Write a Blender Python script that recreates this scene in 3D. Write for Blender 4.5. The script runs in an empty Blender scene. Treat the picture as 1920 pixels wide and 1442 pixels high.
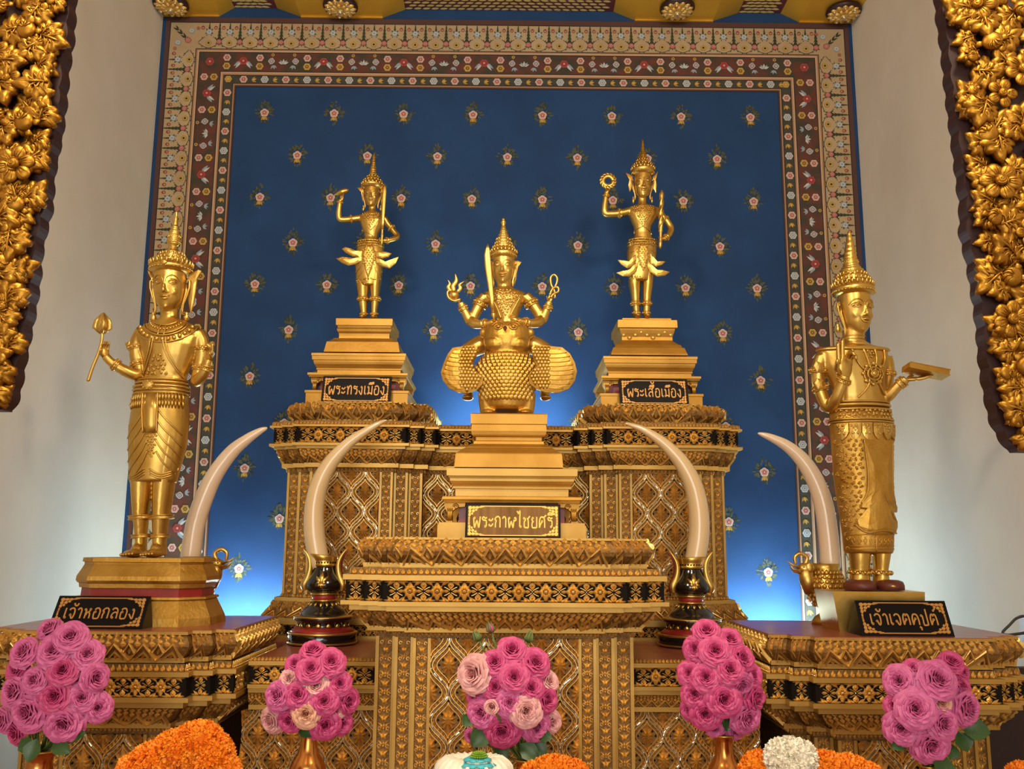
import bpy, math, random
import numpy as np
from mathutils import Vector, Matrix
PI = math.pi
random.seed(11)
scene = bpy.context.scene
col = scene.collection

# ------------------------------------------------------------------ camera
F_PX = 1740.0
CAM = Vector((0.0, 0.0, 1.30))
ROT = (Matrix.Rotation(math.radians(-0.33), 3, 'Z') @ Matrix.Rotation(math.radians(90 + 9.82), 3, 'X')
       @ Matrix.Rotation(math.radians(0.40), 3, 'Z'))
cam_data = bpy.data.cameras.new('camera')
cam_data.sensor_fit = 'HORIZONTAL'
cam_data.sensor_width = 36.0
cam_data.lens = 36.0 * F_PX / 1920.0
cam_data.clip_start = 0.02
cam = bpy.data.objects.new('camera', cam_data)
cam.matrix_world = Matrix.Translation(CAM) @ ROT.to_4x4()
col.objects.link(cam)
scene.camera = cam


def at(px, py, Y):
    """the point at distance Y from the photographer seen at pixel px, py of the 1920x1442 frame"""
    d = ROT @ Vector(((px - 960) / F_PX, (721 - py) / F_PX, -1.0))
    return CAM + d * (Y / d.y)


def zat(py, Y, px=954):
    return at(px, py, Y).z


def xat(px, Y, py=947):
    return at(px, py, Y).x


# ------------------------------------------------------------------ world, lamps, exposure
scene.view_settings.view_transform = 'Standard'
scene.view_settings.look = 'None'
scene.view_settings.gamma = 1.0
scene.view_settings.exposure = 0.22
scene.cycles.use_denoising = True
scene.cycles.max_bounces = 6
scene.cycles.sample_clamp_indirect = 4.0
world = bpy.data.worlds.new('world')
scene.world = world
world.use_nodes = True
bg = world.node_tree.nodes['Background']
bg.inputs[0].default_value = (1.0, 0.965, 0.91, 1)
bg.inputs[1].default_value = 0.95


def area(name, loc, rot, sx, sy, power, color):
    l = bpy.data.lights.new(name, 'AREA')
    l.shape = 'RECTANGLE'
    l.size = sx
    l.size_y = sy
    l.energy = power
    l.color = color
    o = bpy.data.objects.new(name, l)
    o.location = loc
    o.rotation_euler = rot
    col.objects.link(o)
    return o


# daylight through the open doorway behind the photographer
area('doorway_daylight', (-0.5, -3.3, 1.9), (math.radians(90), 0, 0), 2.4, 2.6, 80, (1.0, 0.97, 0.92))
# warm ceiling lamps of the hall, in front of the altar
area('ceiling_lamp_warm', (-0.85, 0.9, 3.3), (math.radians(38), 0, math.radians(-8)), 0.35, 0.35, 30, (1.0, 0.86, 0.64))
area('ceiling_lamp_warm', (0.85, 0.9, 3.3), (math.radians(38), 0, math.radians(8)), 0.35, 0.35, 30, (1.0, 0.86, 0.64))

# ------------------------------------------------------------------ materials
MATS = {}


def mk(name, base, rough=0.5, metal=0.0, base2=None, vscale=12.0, bump=0.0, bscale=60.0, coat=0.0,
       emit=None, estr=0.0, sss=0.0, spec=None, detail=3.0, stretch=None, rvar=0.0):
    m = bpy.data.materials.new(name)
    m.use_nodes = True
    nt = m.node_tree
    b = nt.nodes['Principled BSDF']
    b.inputs['Base Color'].default_value = (*base, 1)
    b.inputs['Roughness'].default_value = rough
    b.inputs['Metallic'].default_value = metal
    if coat:
        b.inputs['Coat Weight'].default_value = coat
        b.inputs['Coat Roughness'].default_value = 0.08
    if spec is not None:
        b.inputs['Specular IOR Level'].default_value = spec
    if sss:
        b.inputs['Subsurface Weight'].default_value = sss
        b.inputs['Subsurface Radius'].default_value = (0.02, 0.012, 0.008)
        b.inputs['Subsurface Scale'].default_value = 0.3
    if emit:
        b.inputs['Emission Color'].default_value = (*emit, 1)
        b.inputs['Emission Strength'].default_value = estr
    if base2 or bump or rvar:
        tc = nt.nodes.new('ShaderNodeTexCoord')
        mp = nt.nodes.new('ShaderNodeMapping')
        nt.links.new(tc.outputs['Object'], mp.inputs[0])
        if stretch:
            mp.inputs['Scale'].default_value = stretch
    if base2 or rvar:
        n = nt.nodes.new('ShaderNodeTexNoise')
        n.inputs['Scale'].default_value = vscale
        n.inputs['Detail'].default_value = detail
        nt.links.new(mp.outputs[0], n.inputs['Vector'])
    if base2:
        r = nt.nodes.new('ShaderNodeValToRGB')
        r.color_ramp.elements[0].position = 0.35
        r.color_ramp.elements[1].position = 0.65
        r.color_ramp.elements[0].color = (*base, 1)
        r.color_ramp.elements[1].color = (*base2, 1)
        nt.links.new(n.outputs['Fac'], r.inputs[0])
        nt.links.new(r.outputs[0], b.inputs['Base Color'])
    if rvar:
        mr = nt.nodes.new('ShaderNodeMapRange')
        mr.inputs['From Min'].default_value = 0.3
        mr.inputs['From Max'].default_value = 0.7
        mr.inputs['To Min'].default_value = rough - rvar
        mr.inputs['To Max'].default_value = rough + rvar
        nt.links.new(n.outputs['Fac'], mr.inputs[0])
        nt.links.new(mr.outputs[0], b.inputs['Roughness'])
    if bump:
        n2 = nt.nodes.new('ShaderNodeTexNoise')
        n2.inputs['Scale'].default_value = bscale
        n2.inputs['Detail'].default_value = 4.0
        nt.links.new(mp.outputs[0], n2.inputs['Vector'])
        bp = nt.nodes.new('ShaderNodeBump')
        bp.inputs['Strength'].default_value = bump
        bp.inputs['Distance'].default_value = 0.004
        nt.links.new(n2.outputs['Fac'], bp.inputs['Height'])
        nt.links.new(bp.outputs[0], b.inputs['Normal'])
    MATS[name] = m
    return m


mk('gold_leaf', (0.62, 0.375, 0.075), 0.33, 0.92, base2=(0.72, 0.47, 0.125), vscale=9, bump=0.10, bscale=70, rvar=0.07)
mk('gold_leaf_worn', (0.52, 0.275, 0.040), 0.42, 0.85, base2=(0.63, 0.37, 0.08), vscale=14, bump=0.30, bscale=90, rvar=0.08)
mk('gold_paint', (0.41, 0.20, 0.024), 0.42, 0.62, base2=(0.49, 0.255, 0.040), vscale=9, bump=0.10, bscale=70)
mk('sole_brown', (0.14, 0.030, 0.016), 0.45)
mk('ivory_pale', (0.74, 0.54, 0.36), 0.22, base2=(0.82, 0.64, 0.46), vscale=5, stretch=(1, 1, 0.25), coat=0.55, sss=0.12)
mk('gold_ornament', (0.74, 0.445, 0.105), 0.34, 0.72, base2=(0.84, 0.54, 0.16), vscale=20, bump=0.10, bscale=120)
mk('gold_fillet', (0.44, 0.245, 0.046), 0.42, 0.6, base2=(0.51, 0.305, 0.072), vscale=8, bump=0.06, bscale=40)
mk('gold_carving', (0.29, 0.125, 0.010), 0.38, 0.88, base2=(0.38, 0.18, 0.020), vscale=15, bump=0.12, bscale=50)
mk('gold_ground', (0.15, 0.072, 0.014), 0.5, 0.45, base2=(0.27, 0.135, 0.03), vscale=60, bump=0.5, bscale=150)
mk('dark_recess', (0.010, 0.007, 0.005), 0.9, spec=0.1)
mk('dark_red_lacquer', (0.09, 0.012, 0.010), 0.4)
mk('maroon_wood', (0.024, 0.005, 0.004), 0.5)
mk('red_paint', (0.30, 0.02, 0.015), 0.35, base2=(0.22, 0.012, 0.01), vscale=18)
mk('altar_top_red', (0.36, 0.105, 0.06), 0.30, base2=(0.28, 0.07, 0.04), vscale=7, stretch=(1, 4, 1), coat=0.12, spec=0.3)
mk('mirror_mosaic', (0.82, 0.80, 0.76), 0.10, 1.0)
mk('mirror_strip', (0.45, 0.40, 0.33), 0.2, 0.9, base2=(0.80, 0.77, 0.73), vscale=60)
mk('mirror_dim', (0.22, 0.17, 0.11), 0.3, 0.8)
mk('red_gem', (0.35, 0.02, 0.012), 0.2)
mk('green_glass', (0.02, 0.14, 0.07), 0.15, coat=0.6)
mk('ivory', (0.64, 0.435, 0.21), 0.22, base2=(0.74, 0.54, 0.30), vscale=5, stretch=(1, 1, 0.25), coat=0.55, sss=0.12)
mk('black_lacquer', (0.008, 0.006, 0.005), 0.12, coat=0.8)
mk('sign_black', (0.008, 0.006, 0.006), 0.45, spec=0.12)
mk('sign_letter', (0.62, 0.30, 0.07), 0.45, 0.3)
mk('sign_letter_bright', (0.92, 0.55, 0.10), 0.4, 0.3)
mk('sign_brass', (0.12, 0.055, 0.014), 0.38, 0.7, base2=(0.20, 0.10, 0.028), vscale=3, stretch=(14, 1, 1))
mk('wall_plaster', (0.72, 0.65, 0.55), 0.9, base2=(0.68, 0.605, 0.505), vscale=3.5, bump=0.05, bscale=14)
mk('floor_tile', (0.30, 0.22, 0.16), 0.35)
mk('ceiling_paint', (0.42, 0.36, 0.28), 0.8)
mk('ceiling_maroon', (0.10, 0.015, 0.015), 0.5)
mk('ceiling_gold', (0.75, 0.42, 0.04), 0.45, 0.55, base2=(0.68, 0.36, 0.03), vscale=5)
mk('ceiling_stencil', (0.80, 0.62, 0.20), 0.4, 0.3)
mk('mural_blue', (0.0030, 0.032, 0.112), 0.85, base2=(0.0055, 0.044, 0.142), vscale=4.5, detail=6)
mk('paint_cream', (0.44, 0.33, 0.19), 0.85, base2=(0.39, 0.28, 0.16), vscale=5)
mk('paint_brown', (0.085, 0.035, 0.028), 0.85)
mk('paint_tan', (0.36, 0.19, 0.10), 0.85)
mk('paint_tan_light', (0.50, 0.33, 0.20), 0.85)
mk('paint_russet', (0.12, 0.032, 0.020), 0.85, base2=(0.045, 0.038, 0.024), vscale=16, detail=1)
mk('paint_olive', (0.040, 0.040, 0.030), 0.85, base2=(0.055, 0.052, 0.038), vscale=30)
mk('paint_line', (0.02, 0.014, 0.014), 0.85)
mk('paint_green', (0.030, 0.040, 0.016), 0.85)
mk('paint_leaf', (0.080, 0.082, 0.042), 0.85)
mk('paint_pink', (0.48, 0.235, 0.20), 0.85)
mk('paint_pale', (0.58, 0.44, 0.37), 0.85)
mk('paint_rose', (0.33, 0.055, 0.05), 0.85)
mk('paint_red', (0.27, 0.030, 0.028), 0.85)
mk('paint_ochre', (0.40, 0.215, 0.03), 0.85)
mk('paint_yellow', (0.50, 0.34, 0.08), 0.85)
mk('paint_skyblue', (0.25, 0.32, 0.38), 0.85)
mk('paint_white', (0.50, 0.49, 0.47), 0.85)
mk('paint_mauve', (0.20, 0.14, 0.18), 0.85)
mk('rose_pink', (0.60, 0.095, 0.27), 0.5, base2=(0.70, 0.16, 0.37), vscale=22, sss=0.1)
mk('rose_deep', (0.54, 0.045, 0.175), 0.5, base2=(0.64, 0.085, 0.245), vscale=22, sss=0.1)
mk('rose_pale', (0.80, 0.46, 0.40), 0.5, base2=(0.80, 0.33, 0.36), vscale=20, sss=0.15)
mk('rose_peach', (0.80, 0.36, 0.24), 0.5, base2=(0.80, 0.47, 0.30), vscale=20, sss=0.15)
mk('leaf_green', (0.022, 0.070, 0.012), 0.4, base2=(0.045, 0.11, 0.02), vscale=20)
mk('stem_green', (0.09, 0.15, 0.03), 0.5)
mk('bud_green', (0.12, 0.16, 0.035), 0.5)
mk('vase_brass', (0.62, 0.27, 0.06), 0.20, 0.95, base2=(0.50, 0.16, 0.04), vscale=6)
mk('marigold_petal', (0.95, 0.24, 0.005), 0.6, base2=(0.95, 0.33, 0.012), vscale=40, sss=0.1)
mk('marigold_core', (0.75, 0.13, 0.004), 0.7)
mk('jasmine_white', (0.90, 0.84, 0.70), 0.6, base2=(0.82, 0.75, 0.58), vscale=40)
mk('ribbon_blue', (0.04, 0.42, 0.52), 0.4, base2=(0.08, 0.52, 0.60), vscale=18)
mk('mum_green', (0.20, 0.36, 0.02), 0.55)
mk('lamp_white', (0.9, 0.9, 0.9), 0.4, emit=(0.62, 0.88, 1.0), estr=210.0)
mk('lamp_body', (0.8, 0.8, 0.8), 0.5)
mk('cable_black', (0.03, 0.025, 0.022), 0.5)
mk('plastic_white', (0.72, 0.72, 0.70), 0.5)
mk('plastic_beige', (0.45, 0.36, 0.30), 0.5)
mk('table_cloth', (0.30, 0.10, 0.04), 0.7)


# ------------------------------------------------------------------ mesh builder
class MB:
    def __init__(s, mat=None):
        s.v, s.f, s.m, s.s, s.mats = [], [], [], [], []
        s.cur = 0
        if mat:
            s.mat(mat)

    def mat(s, name):
        if name not in s.mats:
            s.mats.append(name)
        s.cur = s.mats.index(name)
        return s

    def add(s, verts, faces, smooth=True):
        o = len(s.v)
        s.v.extend(tuple(p) for p in verts)
        for f in faces:
            s.f.append(tuple(i + o for i in f))
            s.m.append(s.cur)
            s.s.append(smooth)
        return s

    def box(s, x0, x1, y0, y1, z0, z1):
        v = [(x0, y0, z0), (x1, y0, z0), (x1, y1, z0), (x0, y1, z0), (x0, y0, z1), (x1, y0, z1), (x1, y1, z1), (x0, y1, z1)]
        return s.add(v, [(0, 3, 2, 1), (4, 5, 6, 7), (0, 1, 5, 4), (1, 2, 6, 5), (2, 3, 7, 6), (3, 0, 4, 7)], False)

    def prism(s, poly, o, ex, ey, en, d0, d1):
        """polygon (u,v) in frame o,ex,ey, extruded along en from d0 to d1"""
        n = len(poly)
        o, ex, ey, en = Vector(o), Vector(ex), Vector(ey), Vector(en)
        v = [o + ex * a + ey * b + en * d0 for a, b in poly] + [o + ex * a + ey * b + en * d1 for a, b in poly]
        f = [tuple(range(n - 1, -1, -1)), tuple(range(n, 2 * n))]
        f += [(i, (i + 1) % n, n + (i + 1) % n, n + i) for i in range(n)]
        return s.add(v, f, False)

    def rings(s, rs, closed_ends=True, smooth=True):
        """list of equal-length vertex rings joined in order"""
        n = len(rs[0])
        v = [p for r in rs for p in r]
        f = []
        for k in range(len(rs) - 1):
            for i in range(n):
                j = (i + 1) % n
                f.append((k * n + i, k * n + j, (k + 1) * n + j, (k + 1) * n + i))
        if closed_ends:
            f.append(tuple(range(n - 1, -1, -1)))
            f.append(tuple((len(rs) - 1) * n + i for i in range(n)))
        return s.add(v, f, smooth)

    def lathe(s, prof, c=(0, 0, 0), n=24, smooth=True, sx=1.0, sy=1.0, a0=0.0):
        cx, cy, cz = c
        rs = []
        for r, z in prof:
            r = max(r, 1e-5)
            rs.append([(cx + r * sx * math.cos(a0 + 2 * PI * i / n), cy + r * sy * math.sin(a0 + 2 * PI * i / n), cz + z) for i in range(n)])
        return s.rings(rs, True, smooth)

    def ell(s, c, rx, ry, rz, n=12, m=8, R=None):
        c = Vector(c)
        rs = []
        for k in range(m + 1):
            t = PI * k / m
            z, q = -math.cos(t), max(math.sin(t), 0.02)
            ring = []
            for i in range(n):
                p = Vector((rx * q * math.cos(2 * PI * i / n), ry * q * math.sin(2 * PI * i / n), rz * z))
                ring.append(c + (R @ p if R is not None else p))
            rs.append(ring)
        return s.rings(rs)

    def tube(s, pts, rad, n=8, flat=1.0, up=None, caps=True):
        """tube through pts; rad number or list; flat scales the second axis"""
        P = [Vector(p) for p in pts]
        if not hasattr(rad, '__len__'):
            rad = [rad] * len(P)
        rs = []
        prev = None
        for k, p in enumerate(P):
            t = (P[min(k + 1, len(P) - 1)] - P[max(k - 1, 0)])
            t = t.normalized() if t.length > 1e-9 else Vector((0, 0, 1))
            if up is not None:
                a = Vector(up)
            elif prev is None:
                a = Vector((0, -1, 0)) if abs(t.y) < 0.8 else Vector((1, 0, 0))
            else:
                a = prev
            b = t.cross(a)
            if b.length < 1e-6:
                b = t.cross(Vector((1, 0, 0.3)))
            b.normalize()
            a = b.cross(t).normalized()
            prev = a
            rs.append([p + (b * math.cos(2 * PI * i / n) + a * flat * math.sin(2 * PI * i / n)) * rad[k] for i in range(n)])
        return s.rings(rs, caps)

    def join(s, o):
        base = len(s.v)
        s.v.extend(o.v)
        mp = []
        for nm in o.mats:
            if nm not in s.mats:
                s.mats.append(nm)
            mp.append(s.mats.index(nm))
        for f, m, sm in zip(o.f, o.m, o.s):
            s.f.append(tuple(i + base for i in f))
            s.m.append(mp[m] if mp else s.cur)
            s.s.append(sm)
        return s

    def mesh(s, name):
        me = bpy.data.meshes.new(name)
        me.from_pydata(s.v, [], s.f)
        for nm in s.mats:
            me.materials.append(MATS[nm])
        me.polygons.foreach_set('material_index', s.m)
        me.polygons.foreach_set('use_smooth', s.s)
        me.update()
        return me

    def obj(s, name, parent=None, loc=None):
        """link as ONE object; vertices are taken as world coordinates and re-based on loc or the parent's origin"""
        o = bpy.data.objects.new(name, None) if not s.v else None
        org = Vector(loc) if loc is not None else Vector((0, 0, 0))
        if parent is not None and loc is None:
            org = origin(parent)
        if org.length > 0:
            s.v = [(p[0] - org.x, p[1] - org.y, p[2] - org.z) for p in s.v]
        o = bpy.data.objects.new(name, s.mesh(name))
        col.objects.link(o)
        if parent is not None:
            o.parent = parent
            if loc is not None:
                o.location = org - origin(parent)
        else:
            o.location = org
        return o


def origin(o):
    p = Vector((0, 0, 0))
    while o is not None:
        p = p + o.location
        o = o.parent
    return p


def tag(o, label, cat, group=None, kind=None):
    o['label'] = label
    o['category'] = cat
    if group:
        o['group'] = group
    if kind:
        o['kind'] = kind
    return o


def thing(name, label, cat, loc, group=None):
    o = bpy.data.objects.new(name, None)
    o.empty_display_size = 0.05
    o.location = loc
    col.objects.link(o)
    return tag(o, label, cat, group)


def struct(name, mb, parent=None):
    o = mb.obj(name, parent)
    if parent is None:
        o['kind'] = 'structure'
    return o


def fuse(mb, voxel, smooth=4, fac=0.5):
    """weld overlapping closed shells into one continuous surface"""
    me = mb.mesh('tmp_fuse')
    o = bpy.data.objects.new('tmp_fuse', me)
    col.objects.link(o)
    r = o.modifiers.new('r', 'REMESH')
    r.mode = 'VOXEL'
    r.voxel_size = voxel
    if smooth:
        sm = o.modifiers.new('s', 'SMOOTH')
        sm.iterations = smooth
        sm.factor = fac
    dg = bpy.context.evaluated_depsgraph_get()
    ev = o.evaluated_get(dg)
    m2 = ev.to_mesh()
    n = len(m2.vertices)
    co = np.empty(n * 3)
    m2.vertices.foreach_get('co', co)
    out = MB(mb.mats[0])
    out.add([tuple(c) for c in co.reshape(-1, 3)], [tuple(p.vertices) for p in m2.polygons], True)
    ev.to_mesh_clear()
    bpy.data.objects.remove(o)
    bpy.data.meshes.remove(me)
    return out


def interp(tab, t):
    """piecewise-linear lookup in rows (t, a, b, ...)"""
    if t <= tab[0][0]:
        return tab[0][1:]
    for a, b in zip(tab, tab[1:]):
        if t <= b[0]:
            k = (t - a[0]) / (b[0] - a[0])
            return tuple(x + (y - x) * k for x, y in zip(a[1:], b[1:]))
    return tab[-1][1:]


def smooth_path(pts, n=6):
    """Catmull-Rom through rows of numbers"""
    P = [np.array(p, float) for p in pts]
    out = []
    for i in range(len(P) - 1):
        p0, p1, p2, p3 = P[max(i - 1, 0)], P[i], P[i + 1], P[min(i + 2, len(P) - 1)]
        for k in range(n):
            t = k / n
            out.append(0.5 * (2 * p1 + (p2 - p0) * t + (2 * p0 - 5 * p1 + 4 * p2 - p3) * t * t + (3 * p1 - p0 - 3 * p2 + p3) * t ** 3))
    out.append(P[-1])
    return out

# ------------------------------------------------------------------ the room
XL, XR, YB = -1.744, 1.728, 4.30
CEIL = zat(17, YB, 640)
BEAM = zat(33, YB, 640)
wb = MB('mural_blue')
wb.box(XL - 0.15, XR + 0.15, YB, YB + 0.15, 0, CEIL + 0.1)
wall_back = struct('wall_back', wb)
struct('wall_left', MB('wall_plaster').box(XL - 0.15, XL, -3.5, YB, 0, CEIL + 0.1))
struct('wall_right', MB('wall_plaster').box(XR, XR + 0.15, -3.5, YB, 0, CEIL + 0.1))
struct('floor', MB('floor_tile').box(XL - 0.15, XR + 0.15, -3.5, YB + 0.15, -0.1, 0))
ceiling = struct('ceiling', MB('ceiling_maroon').box(XL - 0.15, XR + 0.15, -3.5, YB + 0.15, CEIL, CEIL + 0.1))

# gilded ceiling beams that run into the back wall, with sloping sides
bm = MB('ceiling_gold')
beam_px = [((-100, 412), (-100, 440)), ((565, 718), (520, 760)), ((1190, 1336), (1150, 1384)), ((1497, 2000), (1463, 2000))]
cl = lambda x: max(XL, min(XR, x))
for (b0, b1), (t0, t1) in beam_px:
    q = [(cl(xat(b0, YB, 33)), BEAM), (cl(xat(b1, YB, 33)), BEAM), (cl(xat(t1, YB, 17)), CEIL), (cl(xat(t0, YB, 17)), CEIL)]
    bm.prism(q, (0, 0, 0), (1, 0, 0), (0, 0, 1), (0, 1, 0), -1.5, YB - 0.001)
    bm.box(q[0][0], q[1][0], YB - 0.012, YB - 0.002, BEAM - 0.006, BEAM)
struct('ceiling_beams', bm, ceiling)
st = MB('ceiling_stencil')
for (xa, xb) in ((440, 520), (760, 1150), (1384, 1463)):
    X0, X1 = xat(xa, YB, 17), xat(xb, YB, 17)
    mid = (X0 + X1) / 2
    for r in range(9):
        y = YB - 0.014 - r * 0.026
        n = int((X1 - X0) / 0.046) + 1
        for k in range(n):
            x = X0 + 0.02 + (X1 - X0 - 0.04) * (k + (0.5 if r % 2 else 0)) / n
            sg = 1 if x > mid else -1
            pts = [(-0.021, -0.004), (-0.006, -0.010), (0.010, -0.007), (0.021, 0.004), (0.006, 0.009), (-0.012, 0.006)]
            st.add([(x + sg * a, y + b, CEIL - 0.001) for a, b in pts], [tuple(range(6))], False)
struct('ceiling_stencil', st, ceiling)


def rosette(px, py, tilt):
    Y = (BEAM - 0.03 - 1.3) / ((at(px, py, 1.0).z - 1.3))
    p = at(px, py, Y)
    p.z = BEAM - 0.002
    t = thing('ceiling_rosette', tilt, 'rosette', p, 'gilded rosettes on the ceiling beams')
    c = MB('maroon_wood').lathe([(0.0, 0), (0.082, 0), (0.086, -0.012), (0.080, -0.024), (0, -0.024)], p, 32)
    c.obj('backing_disc', t)
    for ring, (rr, n, pl, z) in enumerate(((0.055, 14, 0.034, -0.026), (0.032, 10, 0.026, -0.034))):
        g = MB('gold_ornament')
        for k in range(n):
            a = 2 * PI * (k + ring * 0.5) / n
            d = Vector((math.cos(a), math.sin(a), 0))
            w = rr * PI / n * 1.15
            g.ell(p + d * rr + Vector((0, 0, z)), pl * 0.75, w, 0.009, 10, 6, Matrix.Rotation(a, 3, 'Z'))
        g.obj('petal_ring', t)
    g = MB('gold_ornament').lathe([(0.0, -0.03), (0.026, -0.032), (0.018, -0.042), (0, -0.045)], p, 20)
    g.obj('boss', t)
    for k in range(8):
        a = 2 * PI * k / 7
        j = MB('mirror_mosaic')
        if k == 7:
            j.ell(p + Vector((0, 0, -0.045)), 0.012, 0.012, 0.008, 8, 5)
        else:
            j.ell(p + Vector((0.062 * math.cos(a), 0.062 * math.sin(a), -0.035)), 0.007, 0.007, 0.004, 6, 4)
        j.obj('crystal', t)


rosette(320, 15, 'gilded rosette on the ceiling beam in the top left corner of the alcove')
rosette(638, 18, 'gilded rosette on the ceiling above the statue holding a conch')
rosette(1270, 22, 'gilded rosette on the ceiling above the statue raising a ring')
rosette(1582, 28, 'gilded rosette on the ceiling beam in the top right corner of the alcove')

# ------------------------------------------------------------------ the painted mural on the back wall
ZT = CEIL
mu = MB()
LAY = [0]


def flat(pts, matn, lay):
    """a painted patch lying on the wall, points (x, z)"""
    mu.mat(matn)
    LAY[0] = (LAY[0] + 1) % 23
    y = YB - 0.0006 * lay - 0.000025 * LAY[0]
    mu.add([(x, y, z) for x, z in pts], [tuple(range(len(pts)))], False)


def frame_band(d0, d1, t0, t1, matn, lay):
    """one painted band running up the left side, along the top and down the right side"""
    zb = 0.4
    a, b, c, d = XL + d0, XL + d1, XR - d1, XR - d0
    flat([(a, zb), (b, zb), (b, ZT - t1), (a, ZT - t0)], matn, lay)
    flat([(a, ZT - t0), (b, ZT - t1), (c, ZT - t1), (d, ZT - t0)], matn, lay)
    flat([(d, ZT - t0), (c, ZT - t1), (c, zb), (d, zb)], matn, lay)


xw = lambda px: at(px, 380, YB).x - at(274.0, 380, YB).x
zw = lambda py: ZT - zat(py, YB, 700)
D = [xw(p) for p in (281, 290, 342.5, 346, 350, 392.5, 396, 399.5, 417.6, 421, 424)]
T = [zw(p) for p in (36, 45.6, 95, 97.5, 101, 137, 140.5, 144, 159, 162, 165)]
for i, m in enumerate(['paint_brown', 'paint_cream', 'paint_tan', 'paint_tan_light', 'paint_russet', 'paint_tan_light', 'paint_tan', 'paint_olive', 'paint_tan', 'paint_brown']):
    frame_band(D[i], D[i + 1], T[i], T[i + 1], m, 1)
for i in (1, 2, 4, 5, 7, 8, 10):
    frame_band(D[i] - 0.002, D[i] + 0.002, T[i] - 0.002, T[i] + 0.002, 'paint_line', 2)


def blossom(c, r, cols, lay, n=5, rot=0.0, ax=(1, 0), ay=(0, 1)):
    for q, (k, m) in enumerate(zip((1.0, 0.72, 0.42, 0.2), cols)):
        pts = []
        for i in range(4 * n):
            a = 2 * PI * i / (4 * n) + rot
            rr = r * k * (0.86 + 0.16 * abs(math.cos(n * (a - rot) / 2)))
            u, v = rr * math.cos(a), rr * math.sin(a)
            pts.append((c[0] + ax[0] * u + ay[0] * v, c[1] + ax[1] * u + ay[1] * v))
        flat(pts, m, lay + q)


def sprig(c, u, ln, wd, matn, lay):
    """a pointed painted leaf from c along u"""
    n = (-u[1], u[0])
    pts = [(0, 0), (0.35, 0.5), (0.7, 0.32), (1, 0), (0.7, -0.32), (0.35, -0.5)]
    flat([(c[0] + u[0] * a * ln + n[0] * b * wd, c[1] + u[1] * a * ln + n[1] * b * wd) for a, b in pts], matn, lay)


def stroke(pts, w, matn, lay):
    for (x0, z0), (x1, z1) in zip(pts, pts[1:]):
        l = math.hypot(x1 - x0, z1 - z0) or 1e-6
        nx, nz = -(z1 - z0) / l * w / 2, (x1 - x0) / l * w / 2
        flat([(x0 - nx, z0 - nz), (x1 - nx, z1 - nz), (x1 + nx, z1 + nz), (x0 + nx, z0 + nz)], matn, lay)


def tree(M, a, b0, b1, w, lay):
    """little painted cypress from b0 (tip) to b1 (foot)"""
    for k in range(5):
        t = (k + 1) / 5
        bb = b0 + (b1 - b0) * t
        ww = w * (0.25 + 0.75 * t)
        tri = [M(a - ww, bb - 0.001), M(a, bb - (b1 - b0) * 0.34), M(a + ww, bb - 0.001), M(a, bb - (b1 - b0) * 0.06)]
        flat(tri, 'paint_green', lay)


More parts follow.
